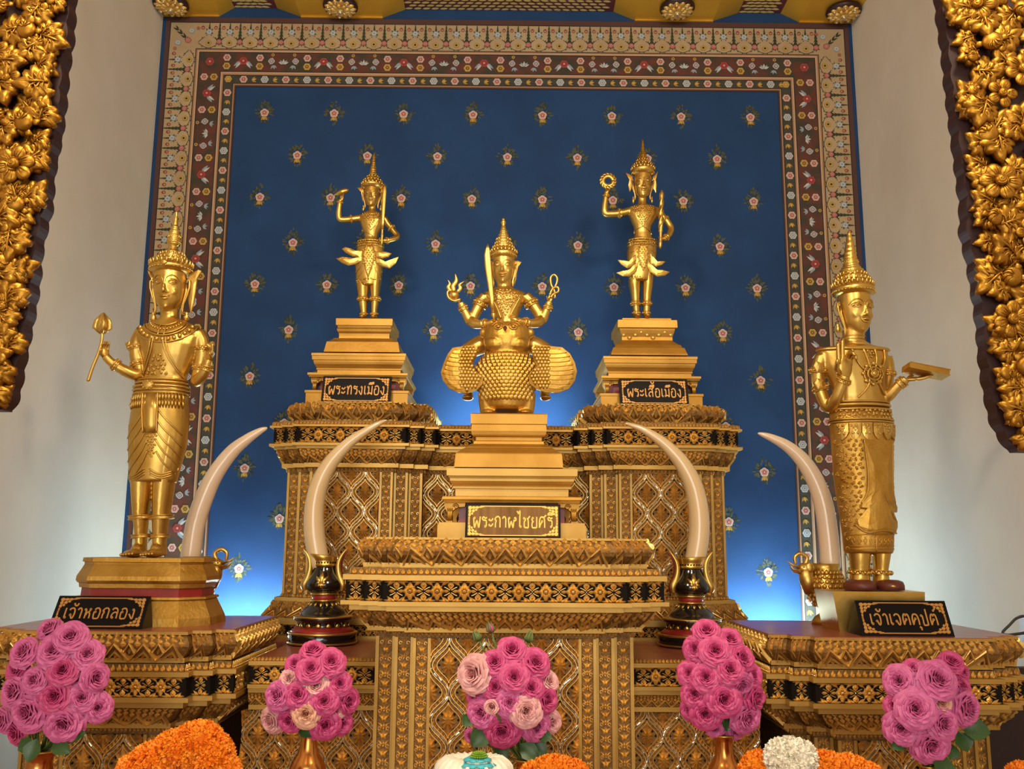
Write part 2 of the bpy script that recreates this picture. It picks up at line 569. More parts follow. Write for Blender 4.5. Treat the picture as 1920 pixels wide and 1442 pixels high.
def border(M, starts, ends, off):
    """M(a, b): a along the band, b inward from the outer edge; off = distances of the band edges"""
    sx = lambda a, b, s=1: M(a, b)
    d = lambda a, b, da, db: (M(a + da, b + db)[0] - M(a, b)[0], M(a + da, b + db)[1] - M(a, b)[1])

    def unit(a, b, da, db):
        v = d(a, b, da, db)
        l = math.hypot(*v)
        return (v[0] / l, v[1] / l)
    a0, a1 = starts[0], ends[0]
    L = a1 - a0
    # outer cream band
    c0, c1 = off[1], off[2]
    h = c1 - c0
    n = max(1, round(L / 0.104))
    p = L / n
    for k in range(n):
        a = a0 + (k + 0.5) * p
        e = a + p / 2
        B = lambda f: c0 + h * f
        up_arc = [M(a - p / 2 + p * i / 10, B(0.74 - 0.24 * math.sin(PI * i / 10))) for i in range(11)]
        dn_arc = [M(a - p / 2 + p * i / 10, B(0.78 + 0.18 * math.sin(PI * i / 10))) for i in range(11)]
        stroke(up_arc[:4], 0.0026, 'paint_green', 3)
        stroke(up_arc[7:], 0.0026, 'paint_green', 3)
        stroke(dn_arc, 0.0028, 'paint_green', 3)
        for i in (2, 4, 6, 8):
            for arcp, s in ((up_arc, -1), (dn_arc, 1)):
                sprig(arcp[i], unit(a, B(0.5), (i - 5) * 0.3, s * 1.0), 0.008, 0.005, 'paint_green', 3)
        tree(M, e, B(0.04), B(0.66), 0.013, 3)
        for s in (-1, 0, 1):
            sprig(M(e, B(0.74)), unit(e, B(0.5), s * 0.9, -1), 0.030, 0.010, 'paint_green', 3)
            sprig(M(e, B(0.74)), unit(e, B(0.5), s * 1.4, 0.8), 0.022, 0.008, 'paint_green', 3)
        blossom(M(e, B(0.73)), 0.0145, ['paint_rose', 'paint_pink', 'paint_rose', 'paint_pale'], 4)
        for s in (-1, 0, 1):
            sprig(M(a, B(0.36)), unit(a, B(0.5), s * 1.0, -1.0), 0.026, 0.009, 'paint_green', 3)
        for s in (-1, 1):
            sprig(M(a, B(0.36)), unit(a, B(0.5), s * 1.0, 0.5), 0.024, 0.010, 'paint_green', 3)
        blossom(M(a, B(0.36)), 0.0155, ['paint_skyblue', 'paint_white', 'paint_skyblue'], 5, 4, 0.4)
        tree(M, a, B(0.03), B(0.24), 0.007, 3)
        for s in (-1, 1):
            q = a + s * p * 0.31
            ringp = [M(q + 0.0075 * math.cos(t * PI / 5), B(0.20) + 0.0085 * math.sin(t * PI / 5)) for t in range(11)]
            stroke(ringp, 0.0032, 'paint_red', 4)
            sprig(M(q, B(0.20)), unit(q, B(0.2), 0, -1), 0.012, 0.006, 'paint_red', 4)
        blossom(M(a, B(0.78)), 0.0150, ['paint_ochre', 'paint_yellow', 'paint_green'], 4, 5, 0.3)
    # russet band with paired blossoms
    a0, a1 = starts[1], ends[1]
    L = a1 - a0
    c0, c1 = off[4], off[5]
    h = c1 - c0
    B = lambda f: c0 + h * f
    per = 0.412
    n = max(1, round(L / per))
    per = L / n
    fA = 0.41
    for k in range(2 * n + 1):
        a = a0 + (k // 2) * per + (0 if k % 2 == 0 else fA * per)
        blossom(M(a, B(0.28)), 0.019, ['paint_pale', 'paint_pink', 'paint_rose', 'paint_pale'], 4, 6)
        blossom(M(a, B(0.72)), 0.019, ['paint_yellow', 'paint_ochre', 'paint_brown', 'paint_yellow'], 4, 6)
    for k in range(n):
        a = a0 + (k + fA / 2) * per
        for s in (-1, 1):
            sprig(M(a + s * 0.010, B(0.45)), unit(a, B(0.5), s * 1.0, 0.75), 0.048, 0.018, 'paint_skyblue', 4)
            sprig(M(a + s * 0.012, B(0.50)), unit(a, B(0.5), s * 0.7, 0.9), 0.044, 0.012, 'paint_white', 4)
        blossom(M(a, B(0.45)), 0.021, ['paint_rose', 'paint_red', 'paint_rose', 'paint_pale'], 5, 6)
        a = a0 + (k + fA + (1 - fA) / 2) * per
        for s in (-1, -0.5, 0, 0.5, 1):
            sprig(M(a, B(0.60)), unit(a, B(0.5), s * 1.3, -1 + 0.4 * abs(s)), 0.028, 0.012, 'paint_skyblue' if abs(s) == 0.5 else 'paint_white', 5)
        for s in (-1, 1):
            q = a + s * per * 0.135
            blossom(M(q, B(0.12)), 0.009, ['paint_ochre', 'paint_yellow', 'paint_brown'], 4)
            sprig(M(q, B(0.24)), unit(q, B(0.5), s * 0.3, 1), 0.045, 0.026, 'paint_mauve', 4)
            blossom(M(q + s * 0.006, B(0.45)), 0.016, ['paint_white', 'paint_mauve', 'paint_white', 'paint_mauve'], 5, 4)
            for w in (-1, 0, 1):
                sprig(M(q - s * 0.004, B(0.66)), unit(q, B(0.5), w * 0.9 - s * 0.3, 1), 0.024, 0.010, 'paint_skyblue', 5)
    # olive band of small blossoms
    a0, a1 = starts[2], ends[2]
    L = a1 - a0
    c0, c1 = off[7], off[8]
    h = c1 - c0
    B = lambda f: c0 + h * f
    n = max(1, round(L / 0.1035))
    p = L / n
    for k in range(n):
        a = a0 + (k + 0.5) * p
        cs = ['paint_pale', 'paint_pink', 'paint_rose', 'paint_pale'] if k % 2 == 0 else ['paint_white', 'paint_skyblue', 'paint_white', 'paint_mauve']
        blossom(M(a, B(0.5)), 0.0195, cs, 4, 6)
        for s in (-1, 0, 1):
            sprig(M(a + p * 0.5 - 0.012, B(0.62)), unit(a, B(0.5), 1, -0.35 + 0.75 * s), 0.026, 0.011, 'paint_yellow' if s == 0 else 'paint_ochre', 4)


zb = 0.60
border(lambda a, b: (a, ZT - b), [XL + D[3], XL + D[6] + 0.02, XL + D[8]], [XR - D[3], XR - D[6] - 0.02, XR - D[8]], T)
border(lambda a, b: (XL + b, ZT - a), [T[3], T[6] + 0.02, T[8]], [ZT - zb] * 3, D)
border(lambda a, b: (XR - b, ZT - a), [T[3], T[6] + 0.02, T[8]], [ZT - zb] * 3, D)
# corner blossoms of the frame
for s, X in ((1, XL), (-1, XR)):
    c0, c1 = (X + s * (D[1] + 0.005), ZT - T[1] - 0.005), (X + s * (D[3] - 0.01), ZT - T[3] + 0.01)
    q = lambda f: (c0[0] + (c1[0] - c0[0]) * f, c0[1] + (c1[1] - c0[1]) * f)
    for f in (0.2, 0.35, 0.5, 0.65):
        sprig(q(f + 0.1), (-s * 0.9, 0.5), 0.034, 0.010, 'paint_green', 3)
        sprig(q(f + 0.1), (-s * 0.5, 0.9), 0.034, 0.010, 'paint_green', 3)
    blossom(q(0.68), 0.016, ['paint_rose', 'paint_pink', 'paint_rose', 'paint_pale'], 4)
    for da, db in ((0.045, -0.02), (-0.02, 0.045)):
        e = q(0.45)
        blossom((e[0] + s * da, e[1] - db), 0.015, ['paint_skyblue', 'paint_white', 'paint_skyblue'], 5, 4, 0.4)
        blossom((e[0] + s * da * 1.7, e[1] - db * 1.7 + 0.0), 0.009, ['paint_red', 'paint_pink', 'paint_red'], 5)
    blossom((X + s * (D[4] + D[5]) / 2, ZT - (T[4] + T[5]) / 2), 0.022, ['paint_rose', 'paint_red', 'paint_rose', 'paint_pale'], 5, 6)
    blossom((X + s * (D[7] + D[8]) / 2, ZT - (T[7] + T[8]) / 2), 0.018, ['paint_yellow', 'paint_ochre', 'paint_yellow'], 5, 6)

# scattered blossoms with leaf halos over the blue field
rows = [216, 295, 374, 459, 537, 622, 710, 797, 882, 976, 1070]
xm = at(949.5, 537, YB).x
STEP = 139 / F_PX * YB * 1.0
for r, py in enumerate(rows):
    z = zat(py, YB, 950)
    ks = [k - 3.5 for k in range(8)] if r % 2 == 0 else [k - 3 for k in range(7)]
    for k in ks:
        x = xm + k * STEP
        rn = random.Random(r * 31 + int(k * 2))
        for q in range(110):
            a = rn.uniform(0, 2 * PI)
            rr = rn.uniform(0.3, 1.0)
            hx, hz = 0.058 * rr * math.cos(a), 0.080 * rr * math.sin(a)
            if abs(hx) / 0.058 + abs(hz) / 0.078 > 1.0 or math.hypot(hx, hz) < 0.018:
                continue
            l = math.hypot(hx, hz)
            sprig((x + hx * 0.78, z + 0.004 + hz * 0.78), (hx / l, hz / l), 0.017, 0.008, 'paint_leaf' if q % 3 else 'paint_green', 1 + (q % 2))
        blossom((x, z), 0.0215, ['paint_pale', 'paint_pink', 'paint_rose', 'paint_pale'], 3, 5, PI / 2)
        for s in (-1, 0, 1):
            sprig((x, z - 0.020), (s * 0.75, -1), 0.020, 0.012, 'paint_yellow' if s == 0 else 'paint_ochre', 4)
mural = mu.obj('painted_mural', wall_back)
mural['label'] = 'blue mural with flower borders'

# ------------------------------------------------------------------ white tube lamps hidden behind the altars
def tube_lamp(x0, x1, y, z, label, r=0.013):
    t = thing('tube_light', label, 'lamp', ((x0 + x1) / 2, y, z - 0.028), 'tube lamps behind the altars')
    MB('lamp_body').box(x0, x1, y - 0.02, YB, z - 0.028, z - 0.014).obj('lamp_base', t)
    MB('lamp_white').tube([(x0, y, z), (x1, y, z)], r, 10).obj('tube', t)

# ------------------------------------------------------------------ carved relief vocabulary (tile space: u along, v up, w out, unit = tile height)
def leaf3(mb, p0, p1, w, h, w0=0.0, bend=0.0):
    p0, p1 = Vector((*p0, 0)), Vector((*p1, 0))
    d = p1 - p0
    n = Vector((-d.y, d.x, 0)).normalized()
    V = [p0 + Vector((0, 0, w0 + h * 0.3))]
    for t, k, g in ((0.22, 0.75, 0.85), (0.5, 1.0, 1.0), (0.78, 0.62, 0.75)):
        c = p0 + d * t + n * bend * math.sin(PI * t)
        V += [c - n * w * k / 2 + Vector((0, 0, w0)), c + Vector((0, 0, w0 + h * g)), c + n * w * k / 2 + Vector((0, 0, w0))]
    V.append(p1 + Vector((0, 0, w0 + h * 0.25)))
    f = [(0, 2, 1), (0, 3, 2)]
    for k in (0, 3):
        f += [(1 + k, 2 + k, 5 + k, 4 + k), (2 + k, 3 + k, 6 + k, 5 + k)]
    f += [(7, 8, 10), (8, 9, 10)]
    mb.add(V, f, False)


def ridge(mb, pts, w, h, w0=0.0):
    """raised strip with a roof section through 2-D pts"""
    P = [Vector((*p, 0)) for p in pts]
    V, f = [], []
    for k, p in enumerate(P):
        t = (P[min(k + 1, len(P) - 1)] - P[max(k - 1, 0)]).normalized()
        n = Vector((-t.y, t.x, 0))
        V += [p - n * w / 2 + Vector((0, 0, w0)), p - n * w * 0.22 + Vector((0, 0, w0 + h)), p + n * w * 0.22 + Vector((0, 0, w0 + h)), p + n * w / 2 + Vector((0, 0, w0))]
    for k in range(len(P) - 1):
        for i in range(3):
            f.append((4 * k + i, 4 * k + i + 1, 4 * k + i + 5, 4 * k + i + 4))
    mb.add(V, f, False)


def dome(mb, c, r, h, n=6, w0=0.0, sy=1.0):
    V = []
    for k, (q, g) in enumerate(((1, 0), (0.7, 0.75))):
        V += [(c[0] + r * q * math.cos(2 * PI * i / n), c[1] + r * sy * q * math.sin(2 * PI * i / n), w0 + h * g) for i in range(n)]
    V.append((c[0], c[1], w0 + h))
    f = [(i, (i + 1) % n, n + (i + 1) % n, n + i) for i in range(n)] + [(n + i, n + (i + 1) % n, 2 * n) for i in range(n)]
    mb.add(V, f, True)


def arcp(c, r, a0, a1, n=8):
    return [(c[0] + r * math.cos(math.radians(a0 + (a1 - a0) * i / n)), c[1] + r * math.sin(math.radians(a0 + (a1 - a0) * i / n))) for i in range(n + 1)]


def frieze_tile(var):
    """unit = band height; part one is the crossing of curled leaves, part two the eight-petalled flower"""
    A = 1.28
    m = MB('gold_ornament')
    for s in (1, -1):
        leaf3(m, (0, 0.5 + s * 0.47), (0, 0.5 + s * 0.09), 0.30, 0.12)
        dome(m, (0, 0.5 + s * 0.29), 0.085, 0.17, 6)
        for q in (1, -1):
            leaf3(m, (q * 0.05, 0.5 + s * 0.47), (q * 0.44, 0.5 + s * 0.24), 0.17, 0.11, 0, q * s * 0.05)
            leaf3(m, (q * 0.22, 0.5 + s * 0.48), (q * 0.60, 0.5 + s * 0.42), 0.12, 0.09)
            ridge(m, [(q * 0.03, 0.5 + s * 0.06), (q * 0.20, 0.5 + s * 0.16), (q * 0.30, 0.5 + s * 0.20)], 0.045, 0.07)
    for q in (1, -1):
        leaf3(m, (q * 0.36, 0.5), (q * 0.07, 0.5), 0.17, 0.10)
    m.mat('red_gem')
    dome(m, (0, 0.79), 0.045, 0.20, 5)
    dome(m, (0, 0.21), 0.045, 0.20, 5)
    if var == 2:
        m.mat('green_glass')
        dome(m, (0.10, 0.62), 0.08, 0.03, 4)
    if var == 1:
        m.mat('mirror_mosaic')
        dome(m, (0.0, 0.5), 0.05, 0.05, 5)
    f = MB('gold_ornament')
    for k in range(4):
        a = PI / 2 * k
        l = 0.46 if k % 2 else 0.36
        leaf3(f, (0.09 * math.cos(a), 0.5 + 0.09 * math.sin(a)), (l * math.cos(a), 0.5 + l * math.sin(a)), 0.25, 0.14)
        a += PI / 4
        leaf3(f, (0.08 * math.cos(a), 0.5 + 0.08 * math.sin(a)), (0.33 * math.cos(a), 0.5 + 0.36 * math.sin(a)), 0.20, 0.11)
    dome(f, (0, 0.5), 0.10, 0.16, 8)
    f.mat('mirror_mosaic' if var == 1 else 'red_gem')
    dome(f, (0, 0.5), 0.05, 0.19, 6)
    for q in (m, f):
        q.v = [(u * 1.28 / A, v, w) for u, v, w in q.v]
    return m, 1.28, f


def lotus_tile(var):
    m = MB('gold_ornament')
    A = 1.05
    h = A / 2
    ridge(m, [(0.0, 0.02), (h, 0.60), (A, 0.02)], 0.15, 0.17)
    ridge(m, [(0.21, 0.02), (h, 0.36), (A - 0.21, 0.02)], 0.09, 0.13)
    leaf3(m, (h, 0.0), (h, 0.27), 0.24, 0.13)
    ridge(m, [(-0.20, 0.36), (0.0, 0.62), (0.20, 0.36)], 0.10, 0.14)
    leaf3(m, (0, 0.22), (0, 0.48), 0.14, 0.11)
    for (u, v) in ((0, 0.72), (h, 0.74), (h / 2, 0.62), (1.5 * h, 0.62), (h / 2, 0.86), (1.5 * h, 0.86), (0, 0.96), (h, 0.97)):
        leaf3(m, (u, v - 0.125), (u, v + 0.125), 0.25, 0.14)
    for (u, v) in ((h * 0.5, 0.74), (h * 1.5, 0.74), (0, 0.84), (h, 0.86)):
        dome(m, (u, v), 0.045, 0.09, 5)
    m.mat('mirror_mosaic')
    if var == 1:
        dome(m, (h, 0.86), 0.045, 0.12, 5)
    if var == 2:
        dome(m, (0, 0.72), 0.04, 0.13, 5)
        dome(m, (h, 0.16), 0.04, 0.13, 5)
    return m, A


def teeth_tile(var):
    m = MB('gold_ornament')
    A = 0.82
    c = A / 2
    leaf3(m, (c, 0.0), (c, 1.0), 0.50, 0.30)
    leaf3(m, (c - 0.12, 0.0), (c - 0.34, 0.55), 0.22, 0.2)
    leaf3(m, (c + 0.12, 0.0), (c + 0.34, 0.55), 0.22, 0.2)
    if var == 1:
        m.mat('mirror_mosaic')
    dome(m, (c, 0.22), 0.13, 0.42, 6)
    return m, A


def pilaster_tile(var):
    m = MB('gold_ornament')
    A = 1.25
    leaf3(m, (0.5, 0.05), (0.5, 0.70), 0.26, 0.14)
    for s in (1, -1):
        leaf3(m, (0.5 + s * 0.08, 0.02), (0.5 + s * 0.44, 0.52), 0.24, 0.12, 0, s * 0.08)
        leaf3(m, (0.5 + s * 0.46, 0.50), (0.5 + s * 0.20, 0.92), 0.18, 0.12, 0, s * 0.05)
        ridge(m, arcp((0.5 + s * 0.30, 0.80), 0.12, 0, 300, 7), 0.08, 0.09)
        leaf3(m, (0.5 + s * 0.10, 0.86), (0.5 + s * 0.46, 1.20), 0.17, 0.10, 0, s * 0.04)
    leaf3(m, (0.5, 0.80), (0.5, 1.22), 0.17, 0.11)
    if var == 1:
        m.mat('mirror_mosaic')
    dome(m, (0.5, 0.80), 0.085, 0.17, 6)
    m.mat('dark_recess')
    dome(m, (0.5, 0.36), 0.05, 0.15, 5)
    return m, A


def lattice_cell(var):
    """ogee diamond, unit = cell width; cell is 1 wide and 1.42 high, centred on 0,0"""
    m = MB('gold_ornament')
    H = 1.42
    curve = lambda sx, sy, k: [(sx * k * 0.5 * (0.5 - 0.5 * math.cos(PI * t / 7)) + 0, sy * k * H / 2 * (1 - t / 7)) for t in range(8)]
    for sx in (1, -1):
        for sy in (1, -1):
            ridge(m, curve(sx, sy, 0.90), 0.035, 0.06)
            ridge(m, curve(sx, sy, 0.66), 0.03, 0.06)
            pts = curve(sx, sy, 1.0)
            for a, b in zip(pts, pts[1:]):
                m.mat('mirror_strip' if random.random() < 0.5 else 'mirror_dim')
                dx, dy = b[0] - a[0], b[1] - a[1]
                l = math.hypot(dx, dy)
                nx, ny = -dy / l * 0.017, dx / l * 0.017
                tw = random.uniform(-0.012, 0.012)
                a2 = (a[0] + dx * 0.06, a[1] + dy * 0.06)
                b2 = (a[0] + dx * 0.94, a[1] + dy * 0.94)
                m.add([(a2[0] - nx, a2[1] - ny, 0.016 + tw), (b2[0] - nx, b2[1] - ny, 0.016), (b2[0] + nx, b2[1] + ny, 0.016 - tw), (a2[0] + nx, a2[1] + ny, 0.016)], [(0, 1, 2, 3)], False)
            m.mat('gold_ornament')
            for t in (1, 2, 3, 4, 5, 6):
                q = pts[t]
                leaf3(m, (q[0] * 0.86, q[1] * 0.86 - 0.03), (q[0] * 0.74, q[1] * 0.80 + 0.07), 0.07, 0.06)
    for a, l, w in ((90, 0.46, 0.17), (55, 0.31, 0.14), (125, 0.31, 0.14), (20, 0.24, 0.13), (160, 0.24, 0.13), (-25, 0.22, 0.12), (205, 0.22, 0.12), (-60, 0.30, 0.13), (240, 0.30, 0.13), (-90, 0.44, 0.15)):
        a = math.radians(a)
        leaf3(m, (0.05 * math.cos(a), 0.05 * math.sin(a)), (l * math.cos(a), l * math.sin(a)), w * 0.85, 0.13)
    leaf3(m, (0, -0.16), (0, 0.26), 0.20, 0.15, 0.05)
    m.mat('dark_recess')
    for x, y in ((0, 0), (0.17, 0.14), (-0.17, 0.14), (0.13, -0.22), (-0.13, -0.22), (0, 0.50), (0, -0.48), (0.27, 0), (-0.27, 0)):
        dome(m, (x, y), 0.033, 0.075 if (x, y) != (0, 0) else 0.15, 6)
    if var == 1:
        m.mat('red_gem')
        dome(m, (0, 0.02), 0.04, 0.16, 6)
    return m


TILES = {'frieze': [frieze_tile(i) for i in range(3)], 'lotus': [lotus_tile(i) for i in range(3)],
         'teeth': [teeth_tile(i) for i in range(2)], 'pilaster': [pilaster_tile(i) for i in range(2)]}
LATT = [lattice_cell(i % 2) for i in range(5)]


def stamp(dst, src, fn):
    o = MB()
    o.v = [fn(*p) for p in src.v]
    o.f, o.m, o.s, o.mats = src.f, src.m, src.s, src.mats
    dst.join(o)


# ------------------------------------------------------------------ stepped (redented) plans
class Plan:
    """an open rectilinear polyline walked so that the outside lies to the right-hand (viewer's) side"""

    def __init__(s, pts):
        s.p = [Vector((*q, 0)) for q in pts]
        s.n = []
        for a, b in zip(s.p, s.p[1:]):
            d = (b - a).normalized()
            s.n.append(Vector((d.y, -d.x, 0)))

    def pt(s, i, o):
        q = s.p[i].copy()
        if i > 0:
            q += s.n[i - 1] * o
        if i < len(s.n):
            q += s.n[i] * o
        return q

    def sweep(s, mb, prof, top=False, bottom=False):
        n = len(s.p)
        V, f = [], []
        for o, z in prof:
            for i in range(n):
                q = s.pt(i, o)
                V.append((q.x, q.y, z))
        for k in range(len(prof) - 1):
            for i in range(n - 1):
                f.append((k * n + i, k * n + i + 1, (k + 1) * n + i + 1, (k + 1) * n + i))
        if top:
            f.append(tuple((len(prof) - 1) * n + i for i in range(n)))
        if bottom:
            f.append(tuple(reversed(range(n))))
        mb.add(V, f, False)
        return mb

    def frame(s, i, prof):
        L = [0.0]
        for a, b in zip(prof, prof[1:]):
            L.append(L[-1] + math.hypot(b[0] - a[0], b[1] - a[1]))
        T = L[-1]

        def fn(t, v, w):
            q = max(0.0, min(1.0, v)) * T
            k = 0
            while k < len(L) - 2 and q > L[k + 1]:
                k += 1
            g = (q - L[k]) / (L[k + 1] - L[k])
            do, dz = prof[k + 1][0] - prof[k][0], prof[k + 1][1] - prof[k][1]
            o, z = prof[k][0] + do * g, prof[k][1] + dz * g + (v - max(0.0, min(1.0, v))) * T
            l = math.hypot(do, dz)
            p = s.pt(i, o) * (1 - t) + s.pt(i + 1, o) * t
            nn = s.n[i] * (dz / l) + Vector((0, 0, -do / l))
            return (p.x + nn.x * w, p.y + nn.y * w, z + nn.z * w)
        return fn, T

    def ornament(s, mb, prof, kind, sides=True, rate=0.25, hgt=None):
        """tile the carved relief along every edge of the band"""
        for i in range(len(s.n)):
            if s.n[i].y > 0.5:
                continue
            om = prof[len(prof) // 2][0]
            ln = (s.pt(i + 1, om) - s.pt(i, om)).length
            if abs(s.n[i].x) > 0.5 and ln < 0.07 and kind in ('lotus', 'frieze'):
                continue
            fn, T = s.frame(i, prof)
            A = TILES[kind][0][1]
            n = max(1, round(ln / (A * T)))
            if kind in ('frieze', 'lotus') and ln < 0.75 * A * T:
                n = 1
            for k in range(n):
                var = 0
                if random.random() < rate:
                    var = random.randint(1, len(TILES[kind]) - 1)
                src = TILES[kind][var]
                off = 0.5 if kind == 'frieze' else 0.0

                def g(u, v, w, k=k, off=off):
                    if kind == 'lotus':
                        v = max(0.0, min(1.0, v))
                    return fn(max(0.0, min(1.0, (k + off + u / A) / n)), v, w * T)

                def cut(sm, o):
                    # leave out what falls beyond the end of this edge
                    q = MB()
                    q.v, q.mats = sm.v, sm.mats
                    for f, mm, s_ in zip(sm.f, sm.m, sm.s):
                        ts = [(k + o + sm.v[j][0] / A) / n for j in f]
                        if max(ts) <= 1.0 / 1 + 0.02 and min(ts) >= -0.02:
                            q.f.append(f)
                            q.m.append(mm)
                            q.s.append(s_)
                    return q
                end = k == 0 or k == n - 1
                stamp(mb, cut(src[0], off) if end else src[0], g)
                if kind == 'frieze' and k < n - 1:
                    stamp(mb, src[2], lambda u, v, w: g(u, v, w, k, 1.0))
        return mb


def curve_prof(o0, z0, o1, z1, bulge, n=6):
    return [(o0 + (o1 - o0) * k / n + bulge * math.sin(PI * k / n), z0 + (z1 - z0) * k / n) for k in range(n + 1)]


def band(t, plan, kind, o_b, z_b, o_t, z_t, bulge=0.0, rate=0.25, ground=None):
    """one horizontal member of an altar: a plain moulding, a carved frieze, a lotus band or a leaf cresting"""
    if kind == 'moulding':
        m = MB('gold_fillet')
        plan.sweep(m, [(-0.06, z_b), (o_b, z_b), (o_t, z_t), (-0.06, z_t)], True, True)
        return m.obj('moulding', t)
    prof = curve_prof(o_b, z_b, o_t, z_t, bulge)
    if kind == 'frieze':
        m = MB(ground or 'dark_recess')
        prof = [(o_b - 0.008, z_b), (o_t - 0.008, z_t)]
        plan.sweep(m, prof)
        plan.ornament(m, prof, 'frieze', rate=rate)
        return m.obj('carved_frieze', t)
    if kind == 'lotus':
        m = MB(ground or 'gold_ground')
        plan.sweep(m, prof)
        plan.ornament(m, prof, 'lotus', rate=rate)
        return m.obj('lotus_petal_band', t)
    if kind in ('teeth', 'hanging'):
        m = MB(ground or 'gold_ground')
        plan.sweep(m, [(o_b - 0.012, z_b), (o_t - 0.012, z_t)])
        pr = [(o_b - 0.010, z_b), (o_t - 0.010, z_t)]
        if kind == 'hanging':
            q = MB()
            plan.ornament(q, pr, 'teeth', rate=rate)
            q.v = [(x, y, z_b + z_t - z) for x, y, z in q.v]
            m.join(q)
        else:
            plan.ornament(m, pr, 'teeth', rate=rate)
        return m.obj('leaf_cresting', t)


def lattice_panel(t, x0, x1, z0, z1, y, cw, nx=None):
    """carved ogee lattice with mirror strips on a wall facing the viewer"""
    m = MB('gold_ground')
    m.add([(x0, y, z0), (x1, y, z0), (x1, y, z1), (x0, y, z1)], [(0, 1, 2, 3)], False)
    n = nx or max(1, round((x1 - x0) / cw))
    w = (x1 - x0) / n
    h = w * 1.42
    rows = int((z1 - z0) / (h / 2)) + 3
    for r in range(rows):
        zc = z1 - r * h / 2
        for k in range(n + 1):
            xc = x0 + (k + (0.5 if r % 2 else 0)) * w
            if xc > x1 + w * 0.1:
                continue

            def g(u, v, q):
                return (min(x1, max(x0, xc + u * w)), y - q * w, min(z1, max(z0, zc + v * w)))
            src = LATT[random.randint(0, 4)]
            if r % 1 == 0:
                stamp(m, src, g)
    # drop faces squeezed flat by the panel edge
    keep = []
    for i, f in enumerate(m.f):
        xs = [m.v[j][0] for j in f]
        zs = [m.v[j][2] for j in f]
        if max(xs) - min(xs) > 1e-6 and max(zs) - min(zs) > 1e-6:
            keep.append(i)
    m.f, m.m, m.s = [m.f[i] for i in keep], [m.m[i] for i in keep], [m.s[i] for i in keep]
    return m.obj('lattice_panel', t)


def pilaster(t, x0, x1, z0, z1, y, ax=(1, 0), rate=0.18):
    """narrow upright strip of scrolling leaves between two flat fillets; ax lets it run along depth instead of x"""
    ex = Vector((ax[0], ax[1], 0))
    en = Vector((ax[1], -ax[0], 0))
    o = Vector((x0, y, 0))
    wd = x1 - x0
    fw = wd * 0.17
    m = MB('gold_ground')
    P = lambda u, v, q: tuple(o + ex * u + en * q + Vector((0, 0, v)))
    m.add([P(0, z0, 0), P(wd, z0, 0), P(wd, z1, 0), P(0, z1, 0)], [(0, 1, 2, 3)], False)
    m.mat('gold_fillet')
    for a, b in ((0, fw), (wd - fw, wd)):
        v = [P(a, z0, 0), P(b, z0, 0), P(b, z1, 0), P(a, z1, 0), P(a, z0, 0.008), P(b, z0, 0.008), P(b, z1, 0.008), P(a, z1, 0.008)]
        m.add(v, [(4, 5, 6, 7), (0, 4, 7, 3), (1, 2, 6, 5), (0, 1, 5, 4)], False)
    iw = wd - 2 * fw
    A = 1.25
    n = max(1, round((z1 - z0) / (iw * A)))
    hh = (z1 - z0) / n
    for k in range(n):
        src = TILES['pilaster'][1 if random.random() < rate else 0][0]
        stamp(m, src, lambda u, v, q: P(fw + u * iw, z0 + (k + v / A) * hh, q * iw))
    return m.obj('pilaster', t)


# ------------------------------------------------------------------ the tall rear altar with two wings
def plan_mirror(half):
    return half + [(-x, y) for x, y in reversed(half)]


RB = 4.20
t = thing('rear_altar', 'tall gilded carved altar against the blue wall with two raised wings', 'altar', (0, 3.9, 0))
rear_altar = t
rh = [(-0.875, RB), (-0.875, 3.74), (-0.823, 3.74), (-0.823, 3.71), (-0.772, 3.71), (-0.772, 3.68), (-0.446, 3.68), (-0.446, 3.71),
      (-0.390, 3.71), (-0.390, 3.74), (-0.335, 3.74), (-0.335, 3.80)]
RP = Plan(plan_mirror(rh))
YF = 3.68
zr = lambda py, o: zat(py, YF - o, 650)
SHELF_Z = zat(1198, 3.60, 605)
zz = {}
spec_rear = [('frieze', 800, 830, .060, .060, 0), ('moulding', 830, 835, .066, .066, 0), ('moulding', 835, 841, .050, .050, 0),
             ('lotus', 841, 868, .040, .012, 0.006), ('moulding', 868, 876, .022, .022, 0), ('hanging', 876, 885, .014, .014, 0)]
body_top = zr(885, 0)
for k, py0, py1, ot, ob, bl in spec_rear:
    band(t, RP, k, ob, zr(py1, ob), ot, zr(py0, ot), bl)
band(t, RP, 'moulding', .066, zr(800, .06), .066, zr(796, .06))
band(t, RP, 'teeth', .066, zr(796, .06), .066, zr(788, .06))
zb0 = zr(1115, 0)
for k, py0, py1, ot, ob, bl in [('teeth', 1115, 1122, .014, .014, 0), ('moulding', 1122, 1129, .026, .026, 0), ('lotus', 1129, 1160, .030, .058, -0.004),
                                ('moulding', 1160, 1172, .066, .066, 0), ('frieze', 1172, 1196, .060, .060, 0)]:
    band(t, RP, k, ob, zr(py1, ob), ot, zr(py0, ot), bl)
m = MB('gold_fillet')
RP.sweep(m, [(.078, SHELF_Z - 0.02), (.078, zr(1193, .078))])
RP.sweep(m, [(.078, zr(1193, .078)), (-0.05, zr(1193, .078))])
m.obj('plinth', t)
m = MB('gold_ground')
RP.sweep(m, [(-0.001, 0.0), (-0.001, zr(796, .06))], True)
m.obj('altar_body', t)
for s in (-1, 1):
    for x0, x1, y in ((0.823, 0.875, 3.74), (0.772, 0.823, 3.71), (0.721, 0.772, 3.68), (0.446, 0.498, 3.68), (0.390, 0.446, 3.71), (0.335, 0.390, 3.74)):
        a, b = (x0, x1) if s > 0 else (-x1, -x0)
        pilaster(t, a, b, zb0, body_top, y - 0.002)
    a, b = (0.500, 0.719) if s > 0 else (-0.719, -0.500)
    lattice_panel(t, a, b, zb0, body_top, 3.676, 0.105, 2)
